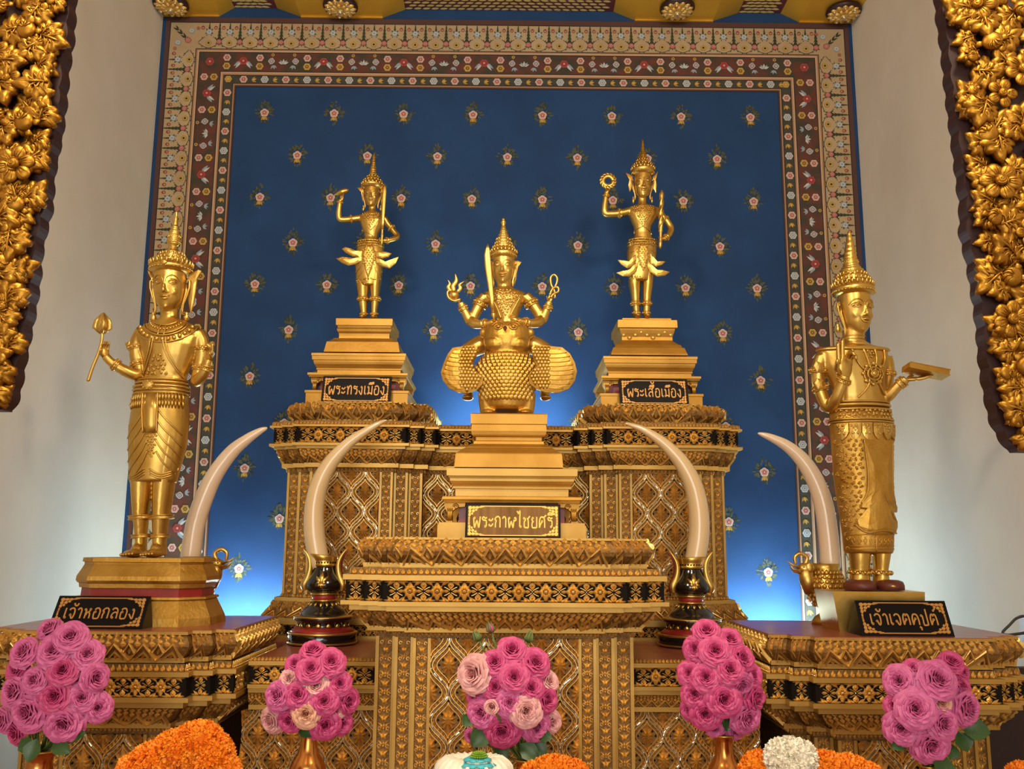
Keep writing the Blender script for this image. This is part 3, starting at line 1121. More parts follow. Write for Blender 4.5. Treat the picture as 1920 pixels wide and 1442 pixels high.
lattice_panel(t, -0.335, 0.335, zb0, body_top, 3.796, 0.105, 6)
for s in (-1, 1):
    hw = [(-0.845, RB), (-0.845, 3.75), (-0.795, 3.75), (-0.795, 3.72), (-0.742, 3.72), (-0.742, 3.69), (-0.448, 3.69), (-0.448, 3.72), (-0.392, 3.72), (-0.392, 3.75), (-0.342, 3.75), (-0.342, RB)]
    pl = Plan(hw if s < 0 else [(-x, y) for x, y in reversed(hw)])
    band(t, pl, 'moulding', .012, zr(789, .02), .012, zr(784.5, .02))
    band(t, pl, 'lotus', .010, zr(784.5, .02), .006, zr(753.5, .02), 0.030)
    m = MB('gold_fillet')
    pl.sweep(m, [(-0.01, zr(800, .02)), (-0.01, zr(789, .02))])
    pl.sweep(m, [(-0.02, zr(753.5, .02)), (0.012, zr(753.5, .02)), (0.012, zr(751.5, .02)), (-0.02, zr(751.5, .02))], True)
    m.obj('wing_top', t)
WING_Z = zr(751.5, .02)
CREST_Z = zr(796, .06)

# ------------------------------------------------------------------ the front table in the middle
t = thing('front_altar', 'gilded carved altar table in the middle carrying the four-armed statue', 'altar', (0, 3.1, 0))
front_altar = t
CB = 3.42
cp = [(-0.379, CB), (-0.379, 2.83), (-0.320, 2.83), (-0.320, 2.80), (-0.264, 2.80), (-0.264, 2.77)]
CP = Plan(plan_mirror(cp))
zc = lambda py, o: zat(py, 2.77 - o, 954)
for k, py0, py1, ot, ob, bl in [('lotus', 1012, 1057, .034, .030, 0.022), ('moulding', 1057, 1066, .040, .040, 0), ('teeth', 1066, 1080, .080, .080, 0),
                                ('moulding', 1080, 1090, .090, .090, 0), ('frieze', 1090, 1130, .090, .090, 0), ('moulding', 1130, 1138, .094, .094, 0),
                                ('moulding', 1138, 1148, .072, .072, 0), ('lotus', 1148, 1178, .058, .016, 0.004), ('moulding', 1178, 1187, .024, .024, 0),
                                ('hanging', 1187, 1197, .014, .014, 0)]:
    band(t, CP, k, ob, zc(py1, ob), ot, zc(py0, ot), bl)
m = MB('gold_fillet')
CP.sweep(m, [(-0.02, zc(1057, .03)), (0.045, zc(1066, .03))])
CP.sweep(m, [(0.0, zc(1013, .036)), (.040, zc(1013, .036)), (.040, zc(1008.5, .036)), (0.0, zc(1008.5, .036))], True)
m.obj('table_top', t)
TABLE_Z = zc(1008.5, .036)
m = MB('gold_ground')
CP.sweep(m, [(-0.001, 0.0), (-0.001, TABLE_Z - 0.005)], True)
m.obj('altar_body', t)
ct = zc(1197, 0)
for s in (-1, 1):
    for x0, x1, y in ((0.320, 0.379, 2.83), (0.264, 0.320, 2.80), (0.212, 0.264, 2.77)):
        a, b = (x0, x1) if s > 0 else (-x1, -x0)
        pilaster(t, a, b, 0.45, ct, y - 0.002)
lattice_panel(t, -0.212, 0.212, 0.45, ct, 2.766, 0.11, 4)

# ------------------------------------------------------------------ the two side altars
def side_altar(name, label, xa, xb, pyo):
    """frieze reaches from xa to xb; pyo shifts the rows for the slight tilt of the photograph"""
    t = thing(name, label, 'altar', ((xa + xb) / 2, 3.1, 0))
    a, b = 0.056, 0.040
    Yf = 2.84
    A, B = xa + 0.09, xb - 0.09
    back = 3.37
    P = Plan([(A, back), (A, Yf + 2 * b), (A + a, Yf + 2 * b), (A + a, Yf + b), (A + 2 * a, Yf + b), (A + 2 * a, Yf),
              (B - 2 * a, Yf), (B - 2 * a, Yf + b), (B - a, Yf + b), (B - a, Yf + 2 * b), (B, Yf + 2 * b), (B, back)])
    px = 300 if xa < 0 else 1700
    z = lambda py, o: zat(py + pyo, Yf - o, px)
    for k, py0, py1, ot, ob, bl in [('lotus', 1189, 1234, .068, .060, 0.020), ('moulding', 1234, 1243, .068, .068, 0), ('teeth', 1246, 1261, .082, .082, 0),
                                    ('moulding', 1261, 1270, .090, .090, 0), ('frieze', 1270, 1309, .090, .090, 0), ('moulding', 1309, 1318, .094, .094, 0),
                                    ('moulding', 1318, 1328, .074, .074, 0), ('lotus', 1328, 1356, .060, .018, 0.004), ('moulding', 1356, 1366, .026, .026, 0),
                                    ('hanging', 1366, 1376, .014, .014, 0)]:
        band(t, P, k, ob, z(py1, ob), ot, z(py0, ot), bl)
    m = MB('gold_fillet')
    P.sweep(m, [(0.02, z(1190, .07)), (.076, z(1190, .07)), (.076, z(1184.5, .07)), (0.02, z(1184.5, .07))])
    P.sweep(m, [(0.04, z(1246, .05)), (0.04, z(1243, .05))])
    m.obj('top_moulding', t)
    m = MB('altar_top_red')
    P.sweep(m, [(.072, z(1184.5, .07)), (.072, z(1183.3, .07))], True)
    m.obj('top_board', t)
    m = MB('gold_ground')
    P.sweep(m, [(-0.001, 0.0), (-0.001, z(1190, .07))])
    m.obj('altar_body', t)
    ct = z(1376, 0)
    for x0, x1, y in ((A, A + a, Yf + 2 * b), (A + a, A + 2 * a, Yf + b), (A + 2 * a, A + 3 * a, Yf), (B - 3 * a, B - 2 * a, Yf), (B - 2 * a, B - a, Yf + b), (B - a, B, Yf + 2 * b)):
        pilaster(t, x0, x1, 0.45, ct, y - 0.002)
    lattice_panel(t, A + 3 * a, B - 3 * a, 0.45, ct, Yf - 0.004, 0.118)
    # panel on the side that faces the middle
    return t, z(1183.3, .07)


LA0, LA1 = -1.53, at(441, 1290, 2.83).x
RA0, RA1 = at(1438, 1300, 2.83).x, 1.545
left_altar, LEFT_Z = side_altar('side_altar', 'gilded carved side altar under the statue holding a lotus bud', LA0, LA1, 0)
right_altar, RIGHT_Z = side_altar('side_altar', 'gilded carved side altar under the statue holding a book', RA0, RA1, 12)

# ------------------------------------------------------------------ low shelf between them
S0, S1 = LA1 + 0.014, RA0 - 0.014
zs = lambda py, o: zat(py, 2.95 - o, 700)
SHELF_BACK = 3.585
for xa, xb, ea, eb, side in ((S0, -0.384, 0.020, 0.0, 'left'), (0.384, S1, 0.0, 0.020, 'right')):
    t = thing('altar_ledge', 'low carved red-topped ledge %s of the front altar, under a black tusk stand' % side, 'ledge', ((xa + xb) / 2, 3.25, 0))
    SP = Plan([(xa, 2.95), (xb, 2.95)])
    for k, py0, py1, ot, ob, bl in [('moulding', 1241, 1249, .040, .040, 0), ('frieze', 1249, 1285, .040, .040, 0), ('moulding', 1285, 1292, .042, .042, 0),
                                    ('moulding', 1292, 1300, .032, .032, 0), ('lotus', 1300, 1323, .024, .008, 0.0), ('moulding', 1323, 1332, .016, .016, 0)]:
        band(t, SP, k, ob, zs(py1, ob), ot, zs(py0, ot), bl)
    m = MB('gold_fillet')
    Plan([(xa, 2.914), (xb, 2.914)]).ornament(m, [(-0.004, SHELF_Z), (-0.004, SHELF_Z + 0.014)], 'teeth', rate=0.1)
    m.obj('leaf_cresting', t)
    MB('altar_top_red').box(xa, xb, 2.915, SHELF_BACK, SHELF_Z - 0.012, SHELF_Z).obj('top_board', t)
    MB('gold_ground').box(xa - ea, xb + eb, 2.954, SHELF_BACK, 0, zs(1332, 0)).obj('altar_body', t)
    MB('gold_ground').box(xa, xb, 2.99, SHELF_BACK, zs(1332, 0), SHELF_Z - 0.012).obj('ledge_core', t)
    m = MB('altar_top_red')
    if side == 'left':
        m.box(xa - 0.13, xa, 3.46, SHELF_BACK, 0.0, SHELF_Z)
    else:
        m.box(xb, xb + 0.13, 3.46, SHELF_BACK, 0.0, SHELF_Z)
    m.obj('corner_board', t)
    lattice_panel(t, xa - ea, xb + eb, 0.45, zs(1332, 0), 2.950, 0.106)

# ------------------------------------------------------------------ figure tools
class Fig:
    """coordinates are read off the photograph and set at the figure's own distance Y0; d is depth in the same unit, negative towards the viewer"""

    def __init__(s, Y0):
        s.Y = Y0
        s.s = (at(1010, 800, Y0) - at(910, 800, Y0)).length / 100.0

    def W(s, px, py, d=0.0):
        p = at(px, py, s.Y)
        return Vector((p.x, p.y + d * s.s, p.z))

    def loft(s, mb, rows, n=20):
        """rows: (py, xl, xr, depth radius, depth centre)"""
        rs = []
        for py, xl, xr, dr, dc in rows:
            c = s.W((xl + xr) / 2, py, dc)
            rx = (xr - xl) / 2 * s.s
            rs.append([(c.x + rx * math.cos(2 * PI * i / n), c.y + dr * s.s * math.sin(2 * PI * i / n), c.z) for i in range(n)])
        mb.rings(rs)

    def front(s, rows, px, py, lift=0.0):
        xl, xr, dr, dc = interp(sorted(rows), py)
        k = (px - (xl + xr) / 2) / max((xr - xl) / 2, 1e-3)
        k = max(-0.985, min(0.985, k))
        q = math.sqrt(1 - k * k)
        return s.W((xl + xr) / 2 + k * ((xr - xl) / 2 + lift), py, dc - (dr + lift) * q)

    def limb(s, mb, pts, n=12, sub=5, flat=1.0):
        P = smooth_path(pts, sub)
        mb.tube([s.W(p[0], p[1], p[2]) for p in P], [p[3] * s.s for p in P], n, flat)

    def cuff(s, mb, a, b, r, k=1.28, beaded=True):
        """ornamental band round a limb between two points a, b = (px, py, d)"""
        A, B = s.W(*a), s.W(*b)
        r *= s.s
        T = [(0, 1.0), (0.0, k), (0.18, k * 1.04), (0.25, k * 0.95), (0.5, k * 0.97), (0.75, k * 0.95), (0.82, k * 1.04), (1, k), (1, 1.0)]
        mb.tube([A.lerp(B, t) + (B - A).normalized() * 1e-5 * i for i, (t, _) in enumerate(T)], [r * q for _, q in T], 16)
        ax = (B - A).normalized()
        u = ax.orthogonal().normalized()
        v = ax.cross(u)
        n = 14 if beaded else 0
        for i in range(n):
            q = 2 * PI * i / n
            mb.ell(A.lerp(B, 0.5) + (u * math.cos(q) + v * math.sin(q)) * r * k, r * 0.17, r * 0.17, r * 0.2, 6, 4)

    def ring(s, c, hw, n=24, k=1.0):
        return [(c.x + hw * s.s * math.cos(2 * PI * i / n), c.y + k * hw * s.s * math.sin(2 * PI * i / n), c.z) for i in range(n)]

    def crown(s, rows, teeth=(), beads=(), d=0.0):
        """rows (px, py, half width) from brim to tip"""
        m = MB('gold_leaf')
        rr = list(rows[:7])
        for k, (a, b) in enumerate(zip(rows[6:], rows[7:])):
            for q in (0.3, 0.6, 1.0):
                f = 1.0 if q == 1.0 else (1.07 if q == 0.3 else 0.95)
                rr.append((a[0] + (b[0] - a[0]) * q, a[1] + (b[1] - a[1]) * q, (a[2] + (b[2] - a[2]) * q) * f))
        m.rings([s.ring(s.W(x, y, d), max(h, 0.15)) for x, y, h in rr])
        for x, y, h, n, sz in beads:
            c = s.W(x, y, d)
            for i in range(n):
                a = 2 * PI * i / n
                m.ell(c + Vector((math.cos(a), math.sin(a), 0)) * h * s.s, sz * .8 * s.s, sz * .8 * s.s, sz * s.s, 6, 4)
        for x, y, h, n, ht in teeth:
            c = s.W(x, y, d)
            for i in range(n):
                a = 2 * PI * i / n
                e = Vector((math.cos(a), math.sin(a), 0))
                w = 2.2 * h / n * s.s * 1.25
                p = c + e * h * s.s
                up = Vector((0, 0, 1))
                m.tube([p, p + (e * 0.12 + up * 0.35) * ht * s.s, p + (e * 0.2 + up * 0.7) * ht * s.s, p + (e * 0.08 + up) * ht * s.s], [w * 0.55, w * 0.72, w * 0.45, w * 0.05], 6, 0.6)
        return m

    def strokes(s, mb, rows, lines, r, lift=0.0, n=6, taper=True):
        """raised lines drawn over the front of a lofted form"""
        for ln in lines:
            P = smooth_path(ln, 6)
            rr = [r * s.s * (1.0 if not taper else 0.45 + 0.55 * math.sin(PI * i / (len(P) - 1))) for i in range(len(P))]
            mb.tube([s.front(rows, p[0], p[1], lift) for p in P], rr, n)

    def filigree(s, mb, rows, poly, step, r, seed=1, lift=0.0):
        """little raised curls and beads filling a polygon drawn over the form"""
        rn = random.Random(seed)
        xs, ys = [p[0] for p in poly], [p[1] for p in poly]

        def inside(x, y):
            c = False
            j = len(poly) - 1
            for i in range(len(poly)):
                if (poly[i][1] > y) != (poly[j][1] > y) and x < (poly[j][0] - poly[i][0]) * (y - poly[i][1]) / (poly[j][1] - poly[i][1]) + poly[i][0]:
                    c = not c
                j = i
            return c
        y = min(ys)
        row = 0
        while y <= max(ys):
            x = min(xs) + (step / 2 if row % 2 else 0)
            while x <= max(xs):
                if inside(x, y):
                    a0 = rn.uniform(0, 2 * PI)
                    pts = [(x + step * 0.33 * math.cos(a0 + t), y + step * 0.33 * math.sin(a0 + t)) for t in (0, 1.2, 2.4, 3.6)]
                    mb.tube([s.front(rows, q[0], q[1], lift) for q in pts], [r * s.s, r * s.s * 1.1, r * s.s, r * s.s * 0.4], 5)
                    mb.ell(s.front(rows, x, y, lift), r * 1.2 * s.s, r * 1.2 * s.s, r * 1.2 * s.s, 6, 4)
                x += step
            y += step * 0.86
            row += 1

    def plate(s, mb, poly, d, th, bulge=0.0):
        """thick flat ornament cut to an outline, swelling in the middle"""
        cx = sum(p[0] for p in poly) / len(poly)
        cy = sum(p[1] for p in poly) / len(poly)
        rs = []
        for k, dd in ((0.05, d - th - bulge), (0.5, d - th - bulge * 0.8), (0.85, d - th - bulge * 0.35), (1.0, d - th), (1.0, d), (0.05, d)):
            rs.append([s.W(cx + (x - cx) * k, cy + (y - cy) * k, dd) for x, y in poly])
        mb.rings(rs, True, False)


def hand(mb, wrist, d, n, size, curls, thumb=0.35, spread=0.12, flip=1):
    """palm, four jointed fingers and a thumb; d along the fingers, n the way the palm faces"""
    d = Vector(d).normalized()
    n = Vector(n)
    n = (n - d * n.dot(d)).normalized()
    w = d.cross(n) * flip
    R = Matrix((w, n, d)).transposed()
    mb.ell(wrist + d * size * 0.5, size * 0.40, size * 0.17, size * 0.58, 12, 8, R)
    for i in range(4):
        base = wrist + d * size * (0.95 - 0.05 * abs(i - 1.2)) + w * size * (0.30 - 0.20 * i)
        a = spread * (1.5 - i)
        dir_ = (d * math.cos(a) + w * math.sin(a)).normalized()
        L = size * (0.82, 0.95, 0.90, 0.70)[i]
        pts, rad = [base - dir_ * size * 0.25], [size * 0.125]
        p = base
        ang = 0
        pts.append(p)
        rad.append(size * 0.12)
        for k, f in enumerate((0.42, 0.32, 0.26)):
            ang += curls[i]
            p = p + (dir_ * math.cos(ang) + n * math.sin(ang)) * L * f
            pts.append(p)
            rad.append(size * (0.11, 0.098, 0.065)[k])
        mb.tube(pts, rad, 8)
    b = wrist + d * size * 0.25 + w * size * 0.30
    t1 = (d * 0.55 + w * 0.75 + n * thumb).normalized()
    t2 = (d * 0.85 + w * 0.25 + n * thumb * 1.4).normalized()
    mb.tube([b - t1 * size * 0.15, b + t1 * size * 0.32, b + t1 * size * 0.32 + t2 * size * 0.30, b + t1 * size * 0.34 + t2 * size * 0.52], [size * 0.15, size * 0.13, size * 0.11, size * 0.06], 8)


WPROF = [(0, .30), (.04, .47), (.12, .66), (.26, .84), (.45, .95), (.62, .99), (.8, 1.0), (1.0, .97), (1.15, .85)]
DPROF = [(0, .62), (.05, .74), (.14, .86), (.28, .98), (.45, 1.04), (.62, 1.06), (.8, 1.05), (1.0, 1.0), (1.15, .85)]


class Head:
    def __init__(s, F, cx, chin, brim, hw, turn=0.0, cxtop=None, d=0.0):
        s.F, s.cx, s.chin, s.brim, s.hw, s.turn, s.d = F, cx, chin, brim, hw, math.radians(turn), d
        s.ct = cx if cxtop is None else cxtop

    def py(s, t):
        return s.chin + (s.brim - s.chin) * t

    def c(s, t):
        return s.cx + (s.ct - s.cx) * t

    def pt(s, deg, t, lift=0.0):
        a = math.radians(deg) + s.turn
        rx = interp(WPROF, t)[0] * s.hw
        ry = interp(DPROF, t)[0] * s.hw
        return s.F.W(s.c(t) + (rx + lift * s.hw) * math.sin(a), s.py(t), s.d - (ry + lift * s.hw) * math.cos(a))

    def solid(s, mb):
        rs = []
        n = 24
        for k in range(24):
            t = -0.0 + 1.15 * k / 23
            c = s.F.W(s.c(t), s.py(t), s.d)
            rx, ry = interp(WPROF, t)[0] * s.hw * s.F.s, interp(DPROF, t)[0] * s.hw * s.F.s
            rs.append([(c.x + rx * math.cos(2 * PI * i / n), c.y + ry * math.sin(2 * PI * i / n), c.z) for i in range(n)])
        mb.rings(rs)
        u = s.hw * s.F.s
        T = [.72, .64, .56, .48, .42, .385]
        mb.tube([s.pt(0, t, l) for t, l in zip(T, (-.03, .0, .05, .10, .135, .10))], [u * q for q in (.06, .065, .08, .105, .125, .10)], 10)
        for sg in (-1, 1):
            mb.ell(s.pt(9 * sg, .395, .03), u * .085, u * .09, u * .075, 10, 6)
            mb.ell(s.pt(27 * sg, .635, -.075), u * .25, u * .14, u * .11, 12, 8)
            mb.ell(s.pt(36 * sg, .42, -.16), u * .26, u * .2, u * .24, 12, 8)
        mb.ell(s.pt(0, .075, -.06), u * .17, u * .14, u * .12, 10, 6)
        mb.ell(s.pt(0, .26, -.12), u * .30, u * .17, u * .13, 12, 6)

    def features(s, mb, r=1.0, smile=1.0, moustache=True):
        u = s.hw * s.F.s

        def line(L, rad, lift):
            P = smooth_path(L, 6)
            k = len(P) - 1
            mb.tube([s.pt(p[0], p[1], lift if len(p) < 3 else p[2]) for p in P], [u * rad * 1.3 * r * (0.35 + 0.65 * math.sin(PI * i / k)) for i in range(k + 1)], 6)
        for sg in (-1, 1):
            line([(4 * sg, .60), (6 * sg, .70), (14 * sg, .77), (28 * sg, .80), (44 * sg, .76), (58 * sg, .66)], .030, .015)
            line([(13 * sg, .625), (20 * sg, .665), (29 * sg, .675), (40 * sg, .65), (48 * sg, .615)], .032, .050)
            line([(13 * sg, .622), (22 * sg, .595), (32 * sg, .59), (46 * sg, .615)], .024, .045)
            line([(14 * sg, .645), (21 * sg, .700), (30 * sg, .712), (42 * sg, .69), (52 * sg, .65)], .018, .03)
            mb.ell(s.pt(29 * sg, .632, .055), u * .055, u * .03, u * .045, 8, 5)
            if moustache:
                line([(3 * sg, .335), (12 * sg, .330), (20 * sg, .335), (27 * sg, .36 + .02 * smile)], .024, .035)
        line([(-24, .285 + .025 * smile, -.005), (-12, .292, .05), (-4, .306, .075), (0, .297, .08), (4, .306, .075), (12, .292, .05), (24, .285 + .025 * smile, -.005)], .048, .05)
        line([(-20, .268 + .02 * smile, .0), (-10, .245, .055), (0, .238, .075), (10, .245, .055), (20, .268 + .02 * smile, .0)], .052, .05)

    def ears(s, mb, sides=(-1, 1)):
        u = s.hw * s.F.s
        for sg in sides:
            a = 88 * sg
            P = [(.70, .03), (.78, .14), (.74, .24), (.58, .24), (.40, .17), (.20, .13), (.04, .10), (-.06, .12)]
            pts = [s.pt(a, max(t, 0.2), l) + Vector((0, 0, (s.F.W(0, s.py(t)) - s.F.W(0, s.py(max(t, 0.2)))).z)) for t, l in P]
            mb.tube(pts, [u * q for q in (.05, .06, .065, .065, .06, .055, .06, .055)], 8)
            P2 = [(.66, .04), (.50, .08), (.30, .05), (.10, .03), (-.04, .06)]
            pts = [s.pt(a, max(t, 0.2), l) + Vector((0, 0, (s.F.W(0, s.py(t)) - s.F.W(0, s.py(max(t, 0.2)))).z)) for t, l in P2]
            mb.tube(pts, [u * q for q in (.06, .075, .07, .06, .055)], 8)


def pendant(F, px, py, h, r, d=0.0):
    m = MB('gold_leaf')
    c = F.W(px, py, d)
    k = F.s
    m.lathe([(r * .3 * k, 0), (r * .8 * k, -h * .15 * k), (r * .5 * k, -h * .3 * k), (r * 1.0 * k, -h * .55 * k), (r * .9 * k, -h * .75 * k), (r * .3 * k, -h * .9 * k), (0.0, -h * k)], c, 10)
    return m


def flame(F, pts, d, th):
    m = MB('gold_leaf')
    F.plate(m, pts, d, th, th * 0.6)
    return m


def statue(name, label, base_px, Y):
    F = Fig(Y)
    t = thing(name, label, 'statue', F.W(*base_px))
    return F, t


# ------------------------------------------------------------------ standing statue with a lotus bud (left)
F, t = statue('standing_statue', 'gilded standing statue on the left holding up a lotus bud, in a pointed tiered crown', (272, 1043), 3.03)
lotus_statue = t
TOR = [(596, 298, 340, 17, 2), (606, 275, 362, 22, 2), (616, 256, 380, 27, 2), (632, 255, 382, 33, 1), (648, 262, 375, 36, 0), (668, 268, 366, 34, 0), (688, 272, 357, 30, 0), (704, 272, 350, 28, 0), (720, 266, 350, 30, 0),
       (745, 254, 352, 34, 0), (775, 248, 352, 36, 0), (800, 244, 350, 36, 0)]
LEGL = [(795, 243, 305, 33, 0), (830, 243, 300, 33, 0), (870, 245, 294, 30, 0), (900, 246, 286, 26, 0), (940, 248, 281, 24, 2), (970, 250, 277, 21, 2), (1000, 253, 274, 17, 3), (1020, 254, 273, 16, 3), (1040, 252, 274, 20, 0)]
LEGR = [(795, 293, 352, 33, 0), (830, 293, 347, 33, 0), (870, 290, 337, 30, 0), (900, 288, 328, 26, 0), (940, 286, 321, 24, 2), (970, 286, 316, 21, 2), (1000, 286, 311, 17, 3), (1020, 286, 310, 16, 3), (1040, 285, 311, 20, 0)]
b = MB('gold_leaf')
F.loft(b, TOR)
F.loft(b, LEGL)
F.loft(b, LEGR)
for cx in (262, 298):
    b.ell(F.W(cx - 3, 1036, -20), 15 * F.s, 36 * F.s, 7.5 * F.s, 14, 8)
    b.ell(F.W(cx - 1, 1028, -4), 12 * F.s, 20 * F.s, 11 * F.s, 14, 8)
F.limb(b, [(318, 580, 2, 18), (318, 592, 2, 17.5), (317, 604, 2, 21)], 16)
HD = Head(F, 317, 584, 506, 30, 0, 320)
HD.solid(b)
F.limb(b, [(268, 622, 0, 15), (258, 640, 1, 14.5), (256, 665, 2, 13.5), (262, 692, 0, 12), (258, 703, -8, 11.5), (240, 696, -20, 10.5), (222, 684, -28, 8.5), (210, 672, -30, 8)])
F.limb(b, [(370, 622, 0, 15), (378, 640, 1, 14.5), (378, 668, 2, 13.5), (372, 700, 0, 12.5), (372, 714, -8, 12), (386, 706, -20, 10.5), (396, 690, -26, 9), (400, 678, -28, 8.5)])
b = fuse(b, 0.0034, 6)
HD.features(b)
HD.ears(b)
hand(b, F.W(211, 676, -30), (-0.15, -0.1, 1), (0.75, -0.6, 0), 20 * F.s, (0.55, 0.5, 0.45, 0.4), 0.5, 0.05, -1)
hand(b, F.W(400, 682, -28), (0.10, -0.05, 1), (-0.55, -0.8, 0.1), 20 * F.s, (0.12, 0.65, 0.8, 0.85), 0.6, 0.1, 1)
for cx in (262, 298):
    for k in range(5):
        b.ell(F.W(cx - 3 - 10 + 5 * k, 1038 - 0.5 * k, -52 + 1.6 * abs(k - 1.5)), 3 * F.s, 7 * F.s, 3.2 * F.s, 8, 6)
b.obj('body', t)
m = F.crown([(320, 512, 30), (320, 508, 38), (321, 504, 41), (321, 499, 39), (321, 495, 33), (322, 491, 29), (322, 487, 28), (323, 484, 25), (323, 480, 24), (323, 477, 20), (324, 473, 18), (324, 470, 13),
             (325, 466, 9.5), (325, 461, 8), (326, 458, 11), (326, 454, 13), (326, 450, 13), (327, 446, 12), (327, 442, 12), (327, 438, 10.5), (328, 434, 10), (328, 430, 8), (329, 426, 7), (329, 420, 5.2), (330, 410, 3.6), (331, 402, 2.2), (331, 397, 2.6), (332, 393, 0.4)],
            teeth=[(321, 500, 38, 26, 13), (322, 489, 27, 22, 9), (323, 480, 22, 18, 8), (326, 456, 11.5, 14, 6), (327, 446, 11, 14, 6)],
            beads=[(321, 506, 40, 34, 2.2), (322, 492, 29, 28, 1.8), (324, 474, 18, 20, 1.6), (326, 450, 12.6, 18, 1.4), (327, 440, 11.4, 16, 1.3), (328, 432, 9, 14, 1.2)])
m.ell(F.W(321, 501, -40), 7 * F.s, 3 * F.s, 6 * F.s, 10, 6)
m.obj('crown', t)
flame(F, [(287, 512), (281, 507), (275, 504), (279, 512), (283, 518), (283, 532), (286, 548), (289, 535)], 8, 4).obj('ear_ornament', t)
flame(F, [(352, 512), (362, 508), (370, 503), (376, 505), (370, 512), (368, 522), (366, 540), (362, 565), (356, 585), (351, 560), (353, 535)], 8, 4).obj('ear_ornament', t)
pendant(F, 287, 582, 22, 6, 4).obj('earring', t)
pendant(F, 349, 582, 20, 6, 4).obj('earring', t)
m = MB('gold_leaf')
cxn, cyn = 317, 606
for R, ry, rr in ((21, 10, 2.0), (36, 26, 1.8), (41, 31, 1.8), (58, 44, 1.4)):
    F.strokes(m, TOR, [[(cxn + R * math.sin(a), cyn + ry * math.cos(a) - 3) for a in [math.radians(q) for q in range(-78, 79, 12)]]], rr, 1.5, 6, False)
for q in range(-72, 73, 12):
    a = math.radians(q)
    m.ell(F.front(TOR, cxn + 50 * math.sin(a), cyn + 38 * math.cos(a) - 3, 1.5), 4.2 * F.s, 3 * F.s, 4.6 * F.s, 8, 5)
    m.ell(F.front(TOR, cxn + 29 * math.sin(a), cyn + 18 * math.cos(a) - 3, 1.0), 2.6 * F.s, 2 * F.s, 2.6 * F.s, 8, 5)
for dx in (-7, 4):
    F.strokes(m, TOR, [[(317 + dx, 612), (316 + dx, 622), (315 + dx, 634)]], 2.0, 1.5)
m.obj('collar', t)
m = MB('gold_leaf')
for o in (0, 5):
    F.strokes(m, TOR, [[(300 - o, 636), (297 - o, 655), (290 - o, 675), (276 - o * 0.6, 700), (270, 708)], [(318 + o, 636), (320 + o, 655), (328 + o, 678), (342 + o * 0.6, 702), (350, 712)]], 1.7, 1.2, 6, False)
F.filigree(m, TOR, [(302, 668), (312, 664), (322, 690), (328, 708), (280, 708), (290, 690)], 9, 1.5, 3, 1.0)
m.obj('chest_sash', t)
for (a, c, r, lab) in (((256, 645, 1), (257, 654, 1), 14, 'a'), ((257, 676, 2), (260, 686, 1), 12.5, 'b'), ((379, 648, 1), (379, 656, 1), 14, 'c'), ((376, 684, 1), (374, 694, 0), 12.5, 'd')):
    m = MB('gold_leaf')
    F.cuff(m, a, c, r, 1.14)
    if lab in 'ac':
        sx = -1 if lab == 'a' else 1
        F.plate(m, [(a[0] + sx * 10, a[1] - 8), (a[0] + sx * 20, a[1] - 2), (a[0] + sx * 17, a[1] + 8), (a[0] + sx * 10, a[1] + 10), (a[0] + sx * 8, a[1])], 2, 6, 3)
    m.obj('armlet', t)
for a, c, r in (((231, 690, -24), (224, 685, -27), 9.5), ((393, 697, -24), (397, 688, -26), 9.6)):
    m = MB('gold_leaf')
    F.cuff(m, a, c, r, 1.25)
    m.obj('bracelet', t)
SK = [(708, 268, 350, 31, 0), (716, 259, 350, 33, 0), (730, 253, 353, 36, 0), (740, 254, 353, 37, 0), (775, 247, 354, 40, 0), (800, 243, 353, 40, 0), (835, 242, 349, 38, 0), (870, 243, 339, 35, 0), (897, 244, 331, 31, 0), (903, 245, 330, 30, 0)]
m = MB('gold_leaf')
F.loft(m, SK[1:], 32)
folds = []
for k in range(6):
    y0 = 770 + k * 22
    folds.append([(292 - k * 0.5, y0 - 10), (278, y0 + 14), (262, y0 + 34), (246, y0 + 52)])
    folds.append([(304 + k * 0.5, y0 - 10), (318, y0 + 12), (332, y0 + 28), (347 - k * 2.2, y0 + 46)])
folds = [[p for p in f if p[1] < 897] for f in folds]
F.strokes(m, SK, [f for f in folds if len(f) > 2], 1.8, 0.4, 6, False)
for o in (0, 5, 10):
    F.strokes(m, SK, [[(246, 894 - o * 0.6 + 3), (262, 900 - o * 0.8), (284, 889 - o)], [(293, 890 - o), (310, 897 - o * .8), (329, 890 - o * .7)]], 1.6, 0.6, 6, False)
for r_, yy in ((0, 748), (1, 760)):
    for k in range(9):
        for x0, sg in ((288, -1), (308, 1)):
            x = x0 + sg * k * 4.9
            m.tube([F.front(SK, x, yy - 9, 1.0), F.front(SK, x + sg * 0.6, yy, 2.6), F.front(SK, x + sg * 1.4, yy + 8, 0.8)], [2.0 * F.s, 2.9 * F.s, 0.8 * F.s], 6)
m.obj('skirt', t)
m = MB('gold_leaf')
for yy, rr in ((713, 1.8), (719, 3.0), (726, 3.2), (733, 2.4), (739, 2.2)):
    xl, xr, dr, dc = interp(SK, yy)
    c = F.W((xl + xr) / 2, yy + 0.0, dc)
    ringp = [Vector((c.x + ((xr - xl) / 2 + 1.5) * F.s * math.cos(a), c.y + (dr + 1.5) * F.s * math.sin(a), c.z)) for a in [2 * PI * i / 40 for i in range(41)]]
    m.tube(ringp, rr * F.s, 6)
m.ell(F.front(SK, 292, 726, 2), 12 * F.s, 5 * F.s, 9 * F.s, 12, 8)
for k in range(8):
    a = 2 * PI * k / 8
    m.ell(F.front(SK, 292 + 10 * math.cos(a), 726 + 7 * math.sin(a), 5), 2.6 * F.s, 2.6 * F.s, 2.6 * F.s, 6, 4)
m.obj('belt', t)
m = MB('gold_leaf')
rs = []
